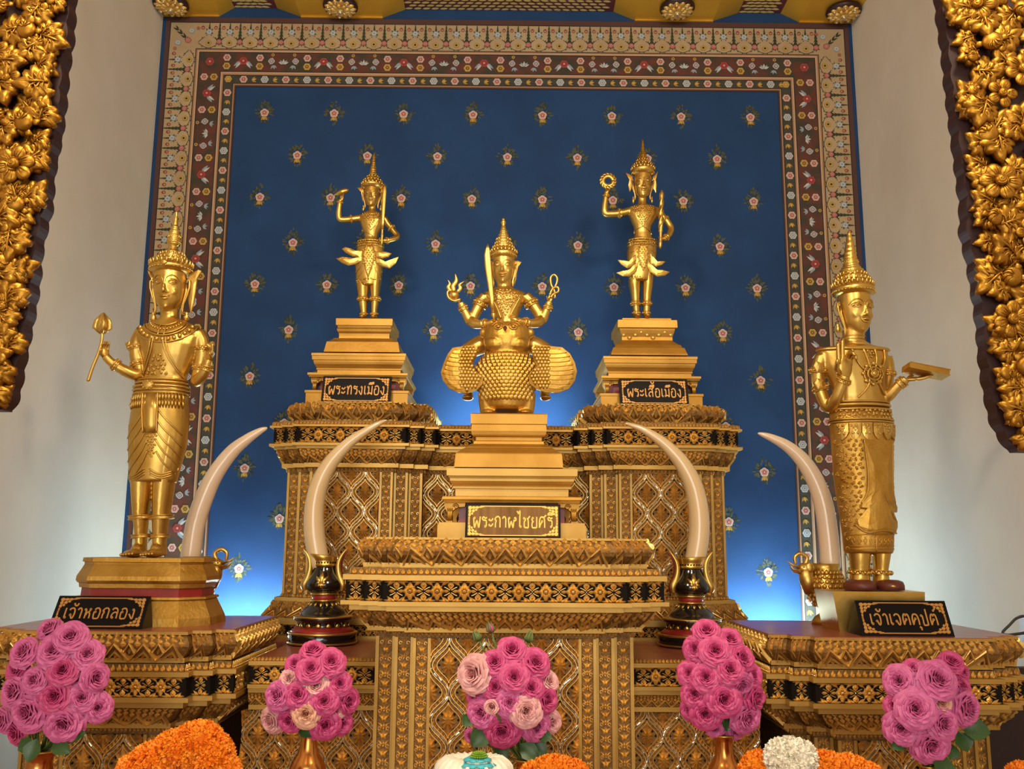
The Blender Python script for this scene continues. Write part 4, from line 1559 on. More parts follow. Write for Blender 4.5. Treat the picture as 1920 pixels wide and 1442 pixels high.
for py, xl, xr in ((740, 282, 312), (770, 281, 311), (800, 283, 309), (815, 286, 307)):
    rs.append([F.front(SK, xl, py, 0), F.front(SK, xl + 2, py, 4), F.front(SK, (xl + xr) / 2, py, 5), F.front(SK, xr - 2, py, 4), F.front(SK, xr, py, 0)])
m.rings(rs)
for x in (283, 310):
    F.strokes(m, SK, [[(x, 740), (x, 770), (x + (2 if x < 290 else -2), 815)]], 1.6, 4, 6, False)
F.filigree(m, SK, [(286, 815), (308, 815), (304, 845), (298, 865), (290, 845)], 6, 1.5, 5, 0.5)
m.obj('apron', t)
for L in (LEGL, LEGR):
    for y0, y1 in ((964, 972), (1000, 1007)):
        xl, xr, dr, dc = interp(L, y0)
        m = MB('gold_leaf')
        F.cuff(m, ((xl + xr) / 2, y0, dc), ((xl + xr) / 2, y1, dc), max((xr - xl) / 2, dr) * 0.96, 1.10, False)
        m.obj('anklet', t)
m = MB('gold_leaf')
P = smooth_path([(207, 630, -37, 3.2), (207, 645, -38, 3), (202, 668, -40, 3), (192, 695, -42, 3), (184, 721, -43, 3.2)], 5)
m.tube([F.W(p[0], p[1], p[2]) for p in P], [p[3] * F.s for p in P], 8)
c = F.W(207, 631, -37)
m.lathe([(2 * F.s, 0), (9 * F.s, 3 * F.s), (12.5 * F.s, 11 * F.s), (11.5 * F.s, 20 * F.s), (7 * F.s, 30 * F.s), (2.5 * F.s, 37 * F.s), (0.0, 40 * F.s)], c, 18)
for k in range(5):
    a = 2 * PI * k / 5 - 1.2
    e = Vector((math.cos(a), math.sin(a), 0))
    m.tube([c + e * 3 * F.s, c + e * 12.5 * F.s + Vector((0, 0, 10 * F.s)), c + e * 10.5 * F.s + Vector((0, 0, 22 * F.s)), c + e * 2 * F.s + Vector((0, 0, 38 * F.s))], [3 * F.s, 6 * F.s, 5 * F.s, 0.5 * F.s], 8, 0.4)
m.obj('lotus_bud', t)

# ------------------------------------------------------------------ standing statue with a book (right)
F, t = statue('standing_statue', 'gilded standing statue on the right holding a book flat on its palm', (1648, 1106), 3.02)
book_statue = t
TOR = [(640, 1581, 1621, 16, 0), (650, 1570, 1640, 20, 0), (656, 1536, 1664, 24, 0), (662, 1532, 1666, 30, 0), (690, 1540, 1664, 34, 0), (720, 1556, 1660, 33, 0), (745, 1562, 1660, 30, 0), (762, 1560, 1664, 31, 0), (790, 1558, 1670, 36, 0), (830, 1560, 1672, 38, 0)]
b = MB('gold_leaf')
F.loft(b, TOR)
LL = [(820, 1566, 1622, 30, 0), (900, 1572, 1628, 30, 0), (1020, 1590, 1634, 22, 0), (1045, 1593, 1631, 20, 0), (1070, 1596, 1629, 17, 0), (1085, 1594, 1630, 18, 0), (1100, 1592, 1632, 20, 0)]
LR = [(820, 1612, 1668, 30, 0), (900, 1614, 1668, 30, 0), (1020, 1634, 1672, 22, 0), (1045, 1637, 1668, 20, 0), (1070, 1639, 1664, 17, 0), (1085, 1638, 1666, 18, 0), (1100, 1638, 1668, 20, 0)]
F.loft(b, LL)
F.loft(b, LR)
for cx in (1610, 1654):
    b.ell(F.W(cx + 4, 1098, -14), 17 * F.s, 36 * F.s, 9 * F.s, 14, 8)
F.limb(b, [(1601, 620, 2, 21), (1601, 640, 2, 20), (1601, 655, 2, 22)], 16)
HD = Head(F, 1607, 628, 553, 31, 16, 1601)
HD.solid(b)
F.limb(b, [(1542, 668, 0, 14), (1536, 690, 2, 14), (1536, 720, 4, 13), (1546, 752, 2, 12), (1554, 766, -6, 11.5), (1560, 750, -24, 11), (1567, 725, -36, 10), (1570, 712, -40, 10)])
F.limb(b, [(1660, 670, 0, 13), (1666, 690, 3, 12.5), (1664, 720, 4, 12), (1656, 744, 2, 11.5), (1660, 746, -10, 11), (1674, 728, -24, 9.5), (1686, 716, -32, 8.5)])
b = fuse(b, 0.0034, 6)
HD.features(b, 1.1, 2.2)
HD.ears(b, (-1,))
hand(b, F.W(1570, 716, -40), (0.0, -0.08, 1), (0.2, -1, 0), 39 * F.s, (0.04, 0.05, 0.8, 0.9), 0.5, 0.04, -1)
hand(b, F.W(1684, 718, -32), (1, -0.2, 0.06), (0, -0.25, 1), 27 * F.s, (0.10, 0.12, 0.12, 0.15), 0.35, 0.06, -1)
for k in range(5):
    y = F.W(1570 + 20, 652, 0)
for yy, r_ in ((632, 1.0), (638, 1.0), (644, 1.0), (649, 1.0)):
    c = F.W(1601, yy, 2)
    b.tube([Vector((c.x + 20.5 * F.s * math.cos(2 * PI * i / 24), c.y + 20.5 * F.s * math.sin(2 * PI * i / 24), c.z)) for i in range(25)], 0.9 * F.s, 5)
b.obj('body', t)
m = F.crown([(1600, 556, 31), (1600, 552, 38), (1600, 549, 41), (1599, 543, 40), (1599, 538, 36), (1599, 533, 33), (1598, 528, 30), (1598, 523, 29), (1598, 518, 24), (1597, 513, 22), (1597, 509, 22), (1596, 504, 18), (1596, 500, 15),
             (1595, 496, 14), (1595, 490, 14), (1594, 486, 12.5), (1594, 478, 12), (1594, 470, 10.5), (1593, 460, 8.5), (1593, 450, 6.4), (1592, 440, 4.2), (1592, 434, 2.4), (1592, 432, 0.4)],
            teeth=[(1599, 540, 37, 26, 11), (1599, 531, 31, 22, 10), (1598, 520, 26, 20, 8)],
            beads=[(1600, 550, 40, 36, 2.2), (1599, 537, 35, 30, 2.2), (1598, 527, 30, 26, 2.0), (1597, 512, 22, 22, 1.4), (1595, 493, 14.5, 18, 1.3)])
m.obj('crown', t)
pendant(F, 1572, 606, 20, 5, 4).obj('earring', t)
m = MB('gold_leaf')
F.strokes(m, TOR, [[(1586, 658), (1592, 676), (1602, 694), (1616, 704)], [(1606, 656), (1613, 676), (1618, 694), (1622, 704)], [(1648, 658), (1650, 676), (1644, 692), (1634, 704)], [(1628, 656), (1632, 676), (1630, 692), (1628, 704)],
                   [(1618, 716), (1616, 728), (1608, 740), (1598, 750)], [(1632, 716), (1640, 728), (1648, 740), (1656, 748)]], 2.2, 1.2, 6, False)
for R in (18, 12, 6):
    P = [F.front(TOR, 1625 + R * math.cos(a), 707 + R * math.sin(a), 2 + (18 - R) * 0.25) for a in [2 * PI * i / 24 for i in range(25)]]
    m.tube(P, 1.8 * F.s, 6)
m.ell(F.front(TOR, 1625, 707, 3), 6 * F.s, 5 * F.s, 6 * F.s, 10, 6)
for k in range(8):
    a = 2 * PI * k / 8
    m.ell(F.front(TOR, 1625 + 19 * math.cos(a), 707 + 19 * math.sin(a), 2), 4 * F.s, 2.5 * F.s, 4 * F.s, 8, 5)
F.filigree(m, TOR, [(1606, 658), (1630, 658), (1626, 678), (1612, 678)], 7, 1.4, 8, 1)
m.obj('chest_ornament', t)
m = MB('gold_leaf')
rs = []
for py, xl, xr, dr in ((651, 1560, 1642, 26), (655, 1530, 1668, 30), (659, 1528, 1670, 33), (662, 1534, 1664, 31)):
    rs.append([tuple(F.W((xl + xr) / 2, py, 0) + Vector(((xr - xl) / 2 * F.s * math.cos(2 * PI * i / 32), dr * F.s * math.sin(2 * PI * i / 32), 0))) for i in range(32)])
m.rings(rs)
m.obj('shoulder_collar', t)
for a, c, r in (((1535, 690, 2), (1535, 700, 3), 14), ((1537, 722, 4), (1541, 734, 3), 12.6), ((1666, 694, 3), (1665, 704, 4), 12.6)):
    m = MB('gold_leaf')
    F.cuff(m, a, c, r, 1.2)
    if a[0] < 1600:
        F.plate(m, [(a[0] - 10, a[1] - 10), (a[0] + 2, a[1] - 6), (a[0] + 4, a[1] + 8), (a[0] - 8, a[1] + 12), (a[0] - 15, a[1])], -10, 5, 3)
    m.obj('armlet', t)
for a, c, r in (((1567, 724, -36), (1570, 716, -40), 10.4), ((1675, 726, -25), (1683, 719, -31), 9)):
    m = MB('gold_leaf')
    F.cuff(m, a, c, r, 1.28)
    m.obj('bracelet', t)
SK = [(752, 1558, 1664, 33, 0), (765, 1555, 1666, 36, 0), (790, 1556, 1672, 40, 0), (800, 1556, 1671, 41, 0), (827, 1559, 1672, 42, 0), (900, 1565, 1672, 40, 0), (960, 1574, 1674, 38, 0), (1010, 1582, 1674, 36, 0), (1033, 1584, 1673, 35, 0), (1038, 1588, 1671, 33, 0)]
m = MB('gold_leaf_worn')
F.loft(m, SK[1:], 32)
F.filigree(m, SK, [(1562, 830), (1603, 830), (1603, 975), (1590, 1000), (1592, 1030), (1584, 1030), (1570, 940)], 10, 1.5, 4, 0.4)
F.filigree(m, SK, [(1657, 830), (1672, 830), (1673, 930), (1660, 930)], 9, 1.5, 5, 0.4)
for k in range(9):
    F.strokes(m, SK, [[(1590 + k * 9, 1006), (1594 + k * 9, 1014), (1590 + k * 9, 1022)], [(1594 + k * 9, 1006), (1590 + k * 9, 1014), (1594 + k * 9, 1022)]], 1.2, 0.4)
for yy in (1003, 1024, 1030):
    F.strokes(m, SK, [[(1586 + q * 8.5, yy) for q in range(11)]], 1.3, 0.6, 6, False)
F.strokes(m, SK, [[(1629, 1004), (1629, 1016), (1629, 1034)]], 2.0, 0.4)
m.obj('skirt', t)
m = MB('gold_leaf')
for yy, rr in ((757, 2.0), (763, 3.0), (771, 2.2), (790, 2.2), (795, 2.0)):
    xl, xr, dr, dc = interp(SK, yy)
    c = F.W((xl + xr) / 2, yy, dc)
    m.tube([Vector((c.x + ((xr - xl) / 2 + 1.5) * F.s * math.cos(2 * PI * i / 40), c.y + (dr + 1.5) * F.s * math.sin(2 * PI * i / 40), c.z)) for i in range(41)], rr * F.s, 6)
F.filigree(m, SK, [(1562, 774), (1668, 774), (1668, 788), (1562, 788)], 8, 1.7, 9, 0.6)
m.obj('belt', t)
m = MB('gold_leaf')
for k in range(6):
    x = 1571 + k * 19.5
    P = [(x - 9, 798), (x + 9, 798), (x + 10, 815), (x + 6, 824), (x, 829), (x - 6, 824), (x - 10, 815)]
    rs = [[F.front(SK, q[0], q[1], 0.2) for q in P], [F.front(SK, x + (q[0] - x) * .9, q[1], 3.2) for q in P], [F.front(SK, x + (q[0] - x) * .3, 812 + (q[1] - 812) * .3, 4.6) for q in P]]
    m.rings(rs, True, False)
    F.filigree(m, SK, [(x - 6, 802), (x + 6, 802), (x + 4, 818), (x - 4, 818)], 6, 1.3, k, 4.0)
m.obj('hip_lappets', t)
m = MB('gold_leaf_worn')
P = [(1604, 829), (1657, 829), (1658, 920), (1664, 945), (1672, 955), (1671, 962), (1657, 960), (1660, 972), (1672, 984), (1675, 996), (1668, 1001), (1652, 998), (1640, 996), (1628, 1001), (1612, 999), (1598, 993), (1595, 982), (1604, 974), (1616, 958), (1600, 956), (1602, 946), (1610, 930), (1612, 900), (1608, 860)]
rs = [[F.front(SK, q[0], q[1], l) for q in P] for l in (0, 5)]
cxp, cyp = 1633, 920
for k, l in ((0.92, 6.5), (0.5, 7), (0.05, 7)):
    rs.append([F.front(SK, cxp + (q[0] - cxp) * k, cyp + (q[1] - cyp) * k, l) for q in P])
m.rings(rs, True, False)
F.strokes(m, SK, [[(1604, 829), (1608, 860), (1612, 900), (1610, 930), (1602, 946)], [(1657, 829), (1658, 880), (1658, 920), (1664, 945)], [(1595, 985), (1612, 999), (1640, 996), (1668, 1001)]], 1.8, 5, 6, False)
m.obj('apron', t)
for L in (LL, LR):
    xl, xr, dr, dc = interp(L, 1074)
    m = MB('gold_leaf')
    F.cuff(m, ((xl + xr) / 2, 1069, dc), ((xl + xr) / 2, 1078, dc), max((xr - xl) / 2, dr), 1.12)
    m.obj('anklet', t)
for cx, w in ((1607, 27), (1662, 24)):
    m = MB('sole_brown')
    c = F.W(cx, 1106, -16)
    m.lathe([(w * F.s, 0.0005), (w * F.s, 9 * F.s), (w * 0.9 * F.s, 15 * F.s), (w * 0.6 * F.s, 18 * F.s), (0, 18.5 * F.s)], c, 20, True, 1.0, 1.35)
    m.obj('slipper', t)
m = MB('gold_leaf_worn')
c = F.W(1716, 704, -44)
R = Matrix.Rotation(math.radians(11), 4, 'Y') @ Matrix.Rotation(math.radians(-6), 4, 'X')
q = MB('gold_leaf_worn').box(-37 * F.s, 37 * F.s, -17 * F.s, 17 * F.s, -4.5 * F.s, 4.5 * F.s)
q.box(-36 * F.s, 38.5 * F.s, -18 * F.s, 18 * F.s, 4.5 * F.s, 6 * F.s)
q.box(-36 * F.s, 38.5 * F.s, -18 * F.s, 18 * F.s, -6 * F.s, -4.5 * F.s)
q.v = [tuple(c + (R @ Vector(p))) for p in q.v]
q.obj('book', t)

# ------------------------------------------------------------------ the two smaller standing statues at the back
def back_statue(F, t, o, P):
    """o: pixel offset; P: measured rows of this statue"""
    b = MB('gold_leaf')
    F.loft(b, P['torso'])
    for L in P['legs']:
        F.loft(b, L)
    for cx, fy in P['feet']:
        b.ell(F.W(cx, fy, -7), 7 * F.s, 15 * F.s, 4.2 * F.s, 12, 7)
    F.limb(b, P['neck'], 14)
    hx, chin, brim, hw, hxt = P['head']
    HD = Head(F, hx, chin, brim, hw, 0, hxt)
    HD.solid(b)
    for a in P['arms']:
        F.limb(b, a, 12)
    b = fuse(b, 0.0022, 5)
    HD.features(b, 1.15)
    HD.ears(b)
    for wr, d, n, sz, cu, fl in P['hands']:
        hand(b, F.W(*wr), d, n, sz * F.s, cu, 0.5, 0.05, fl)
    b.obj('body', t)
    F.crown(*P['crown']).obj('crown', t)
    for pl in P['flares']:
        flame(F, pl, 4, 2.5).obj('ear_ornament', t)
    for x, y, h in P['pend']:
        pendant(F, x, y, h, 2.6, 2).obj('earring', t)
    m = MB('gold_leaf')
    T = P['torso']
    nx, ny = P['collar']
    for R, ry in ((10, 5), (18, 12), (23, 16)):
        F.strokes(m, T, [[(nx + R * math.sin(math.radians(q)), ny + ry * math.cos(math.radians(q)) - 2) for q in range(-80, 81, 16)]], 0.9, 0.5, 5, False)
    F.filigree(m, T, P['chest'], 4.2, 0.9, 2, 0.6)
    F.strokes(m, T, P['sash'], 0.9, 0.5, 5, False)
    m.obj('collar', t)
    for a, c, r in P['armlets']:
        m = MB('gold_leaf')
        F.cuff(m, a, c, r, 1.18)
        m.obj('armlet', t)
    for a, c, r in P['bracelets']:
        m = MB('gold_leaf')
        F.cuff(m, a, c, r, 1.25)
        m.obj('bracelet', t)
    SK = P['skirt']
    m = MB('gold_leaf')
    F.loft(m, SK, 26)
    F.strokes(m, SK, P['folds'], 0.9, 0.3, 5, False)
    F.filigree(m, SK, P['hem'], 4.4, 0.8, 6, 0.3)
    m.obj('skirt', t)
    m = MB('gold_leaf')
    for yy, rr in P['belt']:
        xl, xr, dr, dc = interp(SK, yy)
        c = F.W((xl + xr) / 2, yy, dc)
        m.tube([Vector((c.x + ((xr - xl) / 2 + 0.8) * F.s * math.cos(2 * PI * i / 32), c.y + (dr + 0.8) * F.s * math.sin(2 * PI * i / 32), c.z)) for i in range(33)], rr * F.s, 5)
    F.filigree(m, SK, P['beltfill'], 4.4, 1.0, 7, 1.0)
    m.obj('belt', t)
    m = MB('gold_leaf')
    ap = P['apron']
    rs = [[F.front(SK, q[0], q[1], l) for q in ap] for l in (0, 2.5)]
    cx, cy = sum(q[0] for q in ap) / len(ap), sum(q[1] for q in ap) / len(ap)
    rs.append([F.front(SK, cx + (q[0] - cx) * .7, cy + (q[1] - cy) * .8, 3.4) for q in ap])
    rs.append([F.front(SK, cx + (q[0] - cx) * .1, cy + (q[1] - cy) * .1, 3.6) for q in ap])
    m.rings(rs, True, False)
    F.filigree(m, SK, ap, 4.6, 1.0, 8, 3.2)
    m.obj('apron', t)
    for poly in P['flaps']:
        m = MB('gold_leaf')
        F.plate(m, poly, -13, 2.5, 2.5)
        cx, cy = sum(q[0] for q in poly) / len(poly), sum(q[1] for q in poly) / len(poly)
        for k in (0.75, 0.45):
            m.tube([F.W(cx + (q[0] - cx) * k, cy + (q[1] - cy) * k, -16.5) for q in poly], 0.8 * F.s, 5)
        m.obj('sash_end', t)
    for L, rows in zip(P['legs'], P['legbands']):
        for y0, y1 in rows:
            xl, xr, dr, dc = interp(L, y0)
            m = MB('gold_leaf')
            F.cuff(m, ((xl + xr) / 2, y0, dc), ((xl + xr) / 2, y1, dc), max((xr - xl) / 2, dr), 1.1)
            m.obj('leg_band', t)
    return t


# ---- conch and sword (left of the middle)
F, t = statue('standing_statue', 'smaller gilded standing statue at the back raising a conch shell and holding an upright sword', (692, 598), 3.885)
SKL = [(452, 671, 718, 15, 0), (457, 670, 719, 16, 0), (475, 665, 722, 18, 0), (495, 665, 720, 18, 0), (510, 666, 718, 17, 0), (525, 667, 716, 16, 0), (533, 667, 715, 15, 0), (536, 668, 714, 14, 0)]
P = dict(
    torso=[(394, 690, 705, 8, 0), (399, 679, 717, 10, 0), (403, 672, 724, 12, 0), (412, 673, 723, 15, 0), (424, 677, 718, 15, 0), (436, 682, 711, 13, 0), (445, 683, 709, 12, 0), (455, 676, 715, 15, 0), (475, 667, 720, 17, 0), (500, 667, 718, 17, 0)],
    legs=[[(495, 667, 697, 15, 0), (535, 668, 693, 13, 0), (555, 671, 690.5, 10, 0), (570, 673, 689, 8.5, 0), (585, 676, 688.5, 7, 0), (596, 676, 689, 7.5, -1)],
          [(495, 690, 718, 15, 0), (535, 693, 714, 13, 0), (555, 695, 711.5, 10, 0), (570, 695.5, 710, 8.5, 0), (585, 696, 707.5, 7, 0), (596, 696, 708, 7.5, -1)]],
    feet=[(681, 595), (702, 595)],
    neck=[(698, 384, 0, 7.5), (698, 392, 0, 7), (698, 399, 0, 9)],
    head=(696.5, 387.5, 350, 14.5, 698),
    arms=[[(678, 407, 0, 7), (665, 409, -1, 6.5), (648, 411, -2, 6), (638, 410, -3, 6), (636, 400, -4, 5.6), (637.5, 386, -5, 5), (639.5, 375, -6, 4.6)],
          [(719, 407, 0, 7), (726, 416, 2, 6.6), (737, 430, 2, 6), (745, 441, 0, 5.8), (740, 448, -6, 5.4), (728, 453, -12, 4.8), (721, 454, -14, 4.6)]],
    hands=[((640, 378, -6), (0.25, -0.1, 1), (-0.2, -0.9, 0.2), 9, (0.25, 0.3, 0.35, 0.4), 1), ((722, 454, -14), (-1, -0.25, 0.1), (0.1, -1, 0), 8.5, (0.8, 0.8, 0.8, 0.8), -1)],
    crown=([(698, 353, 15), (698, 350, 20), (698, 347, 22), (698.5, 344, 20), (698.5, 341, 18.5), (699, 338, 16), (699, 335, 14), (699, 332, 12), (699.5, 329, 9), (699.5, 326, 8), (700, 322, 6.8), (700, 318, 6.2), (700.3, 313, 5.6), (700.5, 310, 4.6), (701, 305, 4.4), (701, 300, 3.6), (701.4, 295, 3.0), (701.6, 290, 2.0), (701.8, 284, 0.4)],
           [(698, 347, 20, 18, 7), (698.6, 340, 17, 16, 5), (699.2, 332, 11, 12, 4)], [(698, 349, 21, 26, 1.2), (698.7, 337, 15.5, 20, 1.1), (700, 326, 7.6, 12, 0.9), (700.3, 313, 5.4, 10, 0.8)]),
    flares=[[(682, 352), (676, 349), (669.5, 350), (673, 354), (677, 357), (678, 366), (680, 376), (683, 366)], [(713, 352), (720, 348), (725, 346), (723, 353), (719, 360), (718, 372), (715, 384), (713, 368)]],
    pend=[(681.5, 382, 14), (714, 382, 14)],
    collar=(698, 400),
    chest=[(682, 402), (712, 402), (706, 418), (697, 432), (688, 416)],
    sash=[[(682, 412), (690, 426), (697, 434)], [(712, 412), (706, 424), (697, 434)], [(676, 430), (688, 437), (704, 446)]],
    armlets=[((662, 409.4, -1), (656, 410, -1.5), 6.4), ((732, 423, 2), (736, 428, 2), 6.3)],
    bracelets=[((638, 382, -5), (639, 377.5, -6), 5), ((730, 452.5, -11), (725, 454, -13), 5)],
    skirt=SKL,
    folds=[[(690, 486), (680, 500), (668, 512)], [(704, 486), (712, 500), (717, 510)], [(690, 498), (682, 512), (670, 524)], [(703, 498), (708, 512), (715, 524)], [(667, 522), (680, 526), (690, 524)], [(696, 524), (705, 526), (715, 522)], [(692, 505), (692.5, 520), (692.5, 535)]],
    hem=[(667, 523), (690, 527), (690, 535), (668, 533)] ,
    belt=[(452, 1.6), (457, 1.8), (462, 1.4)],
    beltfill=[(674, 453), (716, 453), (716, 462), (674, 462)],
    apron=[(688, 462), (702, 462), (706, 478), (703, 496), (697, 512), (692, 526), (688, 510), (684, 494), (683, 478)],
    flaps=[[(684, 474), (672, 474), (660, 469), (650, 466), (643.6, 469.6), (651, 477), (664, 484), (678, 486)], [(682, 484), (668, 487), (655, 486), (644, 484), (633, 487.6), (644, 496), (656, 501), (668, 498), (680, 492)],
           [(704, 474), (714, 476), (724, 475), (730, 476), (736, 478), (730, 485), (718, 488), (706, 486)], [(704, 484), (712, 494), (724, 496), (736, 490), (749, 484.6), (744, 496), (732, 506), (718, 502), (706, 496)]],
    legbands=[[(555, 564), (585, 590)], [(555, 564), (585, 590)]])
conch_statue = back_statue(F, t, 0, P)
m = MB('gold_leaf')
A, B = F.W(625, 368.5, -9), F.W(656, 357, -9)
prof = [(0, .3), (.12, 1.2), (.3, 3.2), (.5, 5.6), (.62, 6.6), (.72, 5.8), (.76, 6.0), (.84, 4.2), (.87, 4.4), (.94, 2.2), (1, .4)]
m.tube([A.lerp(B, k) for k, _ in prof], [r * F.s for _, r in prof], 14)
m.obj('conch', t)
m = MB('gold_leaf')
prof = [(718, 465, 1.6), (718.3, 459, 1.9), (718.5, 452, 1.9), (719, 446, 2.6), (719, 443, 2.2), (719.3, 436, 1.8), (719.6, 433, 3.0)]
m.tube([F.W(x, y, -18) for x, y, r in prof], [r * F.s for x, y, r in prof], 10)
blade = [(719.4, 433, 2.4), (720, 420, 3.0), (721, 400, 3.8), (722, 380, 4.2), (723, 364, 4.4), (723.4, 356, 3.4), (723.8, 349, 0.3)]
m.tube([F.W(x, y, -18) for x, y, r in blade], [r * F.s for x, y, r in blade], 10, 0.35)
m.obj('sword', t)

# ---- ring and club (right of the middle)
F, t = statue('standing_statue', 'smaller gilded standing statue at the back raising a ring-shaped disc and holding a twisted club', (1203, 598), 3.885)
SKR = [(452, 1179, 1230, 15, 0), (458, 1177, 1232, 16, 0), (475, 1174, 1232, 18, 0), (495, 1175, 1229, 18, 0), (515, 1176, 1226, 17, 0), (525, 1177, 1225, 16, 0), (530, 1178, 1224, 15, 0)]
P = dict(
    torso=[(384, 1196, 1212, 8, 0), (388, 1184, 1228, 11, 0), (392, 1174, 1239, 14, 0), (402, 1176, 1237, 17, 0), (414, 1181, 1230, 17, 0), (426, 1187, 1222, 15, 0), (438, 1189, 1220, 13, 0), (448, 1187, 1224, 14, 0), (460, 1178, 1231, 16, 0), (480, 1175, 1231, 17, 0), (500, 1176, 1228, 17, 0)],
    legs=[[(500, 1176, 1206, 15, 0), (535, 1178, 1201, 13, 0), (553, 1182, 1200, 10, 0), (568, 1184, 1199.5, 8.5, 0), (585, 1186.5, 1199.5, 7, 0), (597, 1186, 1200, 7.5, -1)],
          [(500, 1199, 1228, 15, 0), (535, 1204, 1225, 13, 0), (553, 1204.5, 1222, 10, 0), (568, 1205, 1220.5, 8.5, 0), (585, 1205.5, 1219, 7, 0), (597, 1205.5, 1219.5, 7.5, -1)]],
    feet=[(1194, 596), (1212, 596)],
    neck=[(1204, 371, 0, 8.8), (1204, 380, 0, 8.4), (1204, 390, 0, 11)],
    head=(1204.5, 374, 327, 16.8, 1205.5),
    arms=[[(1180, 397, 0, 8), (1165, 401, -1, 7.6), (1146, 403, -2, 7), (1135, 402, -3, 7), (1133, 392, -4, 6.4), (1134.5, 378, -5, 5.4), (1137, 362, -6, 4.8)],
          [(1234, 397, 0, 8), (1242, 406, 2, 7.4), (1253, 418, 2, 6.8), (1258, 430, 0, 6.6), (1254, 442, -6, 6), (1246, 451, -12, 5.4), (1241, 453, -14, 5)]],
    hands=[((1137, 364, -6), (0.15, -0.1, 1), (-0.2, -0.9, 0.2), 9, (0.55, 0.55, 0.55, 0.55), 1), ((1242, 453, -14), (-1, -0.25, 0.05), (0.1, -1, 0), 9, (0.85, 0.85, 0.85, 0.85), -1)],
    crown=([(1205.5, 330, 17), (1205.5, 327, 21), (1205.5, 323, 23.5), (1205.5, 319, 23), (1205.3, 316, 20), (1205.3, 312, 17), (1205.2, 309, 14.5), (1205.2, 306, 13), (1205, 303, 10.5), (1205, 299, 9), (1205, 294, 7.6), (1205, 290, 6.4), (1205, 286, 4.4), (1205, 280, 3.6), (1205, 273, 2.6), (1205, 266, 1.8), (1205, 261.5, 0.3)],
           [(1205.5, 321, 22, 20, 8), (1205.3, 313, 17.5, 18, 6), (1205, 304, 11, 14, 5)], [(1205.5, 326, 22, 28, 1.3), (1205.5, 317, 21, 24, 1.2), (1205.2, 308, 14, 18, 1.1), (1205, 296, 8.2, 12, 1.0), (1205, 289, 6, 10, 0.9)]),
    flares=[[(1187, 332), (1181, 327), (1173, 324), (1177, 331), (1180, 338), (1178, 348), (1181, 360), (1186, 350)], [(1224, 332), (1229, 327), (1234, 321), (1232, 330), (1229, 338), (1232, 348), (1230, 362), (1225, 352)]],
    pend=[(1187.5, 368, 16), (1222.5, 368, 16)],
    collar=(1204, 390),
    chest=[(1184, 392), (1226, 392), (1218, 408), (1211, 418), (1204, 432), (1197, 418), (1192, 406)],
    sash=[[(1184, 404), (1194, 418), (1204, 430)], [(1226, 404), (1216, 416), (1204, 430)], [(1180, 440), (1192, 434), (1204, 430)], [(1228, 442), (1216, 436), (1204, 430)]],
    armlets=[((1166, 400.6, -1), (1157, 402, -1.5), 7.4), ((1245, 409, 2), (1249, 414, 2), 7.2)],
    bracelets=[((1136, 373, -5), (1137, 367, -6), 5.4), ((1249, 448, -10), (1245, 452, -12), 5.6)],
    skirt=SKR,
    folds=[[(1198, 466), (1190, 474), (1180, 478)], [(1210, 466), (1218, 474), (1227, 478)], [(1198, 490), (1190, 506), (1178, 518)], [(1211, 490), (1216, 506), (1224, 518)], [(1204, 515), (1204, 522), (1204, 529)]],
    hem=[(1178, 520), (1200, 524), (1200, 530), (1179, 529)],
    belt=[(452, 1.7), (457, 1.9), (463, 1.5)],
    beltfill=[(1181, 453), (1229, 453), (1229, 463), (1181, 463)],
    apron=[(1197, 463), (1210, 463), (1214, 480), (1211, 496), (1206, 510), (1203, 513), (1199, 504), (1194, 490), (1194, 476)],
    flaps=[[(1192, 480), (1184, 493), (1176, 500), (1168, 498), (1156.7, 493), (1163, 501), (1174, 508), (1186, 504), (1194, 492)], [(1194, 494), (1184, 508), (1172, 514), (1162, 514), (1154, 516.7), (1166, 523), (1180, 523), (1192, 514), (1198, 502)],
           [(1216, 480), (1222, 492), (1230, 498), (1238, 497), (1245.5, 495.6), (1239, 502), (1228, 506), (1218, 500)], [(1211, 494), (1220, 508), (1232, 512), (1242, 512), (1253.4, 515), (1244, 522), (1230, 524), (1218, 516), (1210, 504)]],
    legbands=[[(566, 575), (585, 591)], [(566, 575), (585, 591)]])
disc_statue = back_statue(F, t, 0, P)
m = MB('gold_leaf')
c = F.W(1139.5, 343, -8)
N = 14
m.tube([c + Vector((10 * F.s * math.cos(a), 0, 10 * F.s * math.sin(a))) for a in [2 * PI * i / 28 for i in range(29)]], 4.4 * F.s, 8, 0.6, up=(0, -1, 0))
for k in range(N):
    a = 2 * PI * k / N
    p = lambda r, q: c + Vector((r * F.s * math.cos(a + q), 0, r * F.s * math.sin(a + q)))
    m.tube([p(9, 0), p(13, 0.10), p(15.5, 0.32), p(16.5, 0.55)], [2.6 * F.s, 3.0 * F.s, 2.2 * F.s, 0.4 * F.s], 7, 0.7, up=(0, -1, 0))
m.tube([F.W(1138, 368, -8), F.W(1139, 358, -8)], 3 * F.s, 8)
m.obj('ring_disc', t)
m = MB('gold_leaf')
n = 40
rs = []
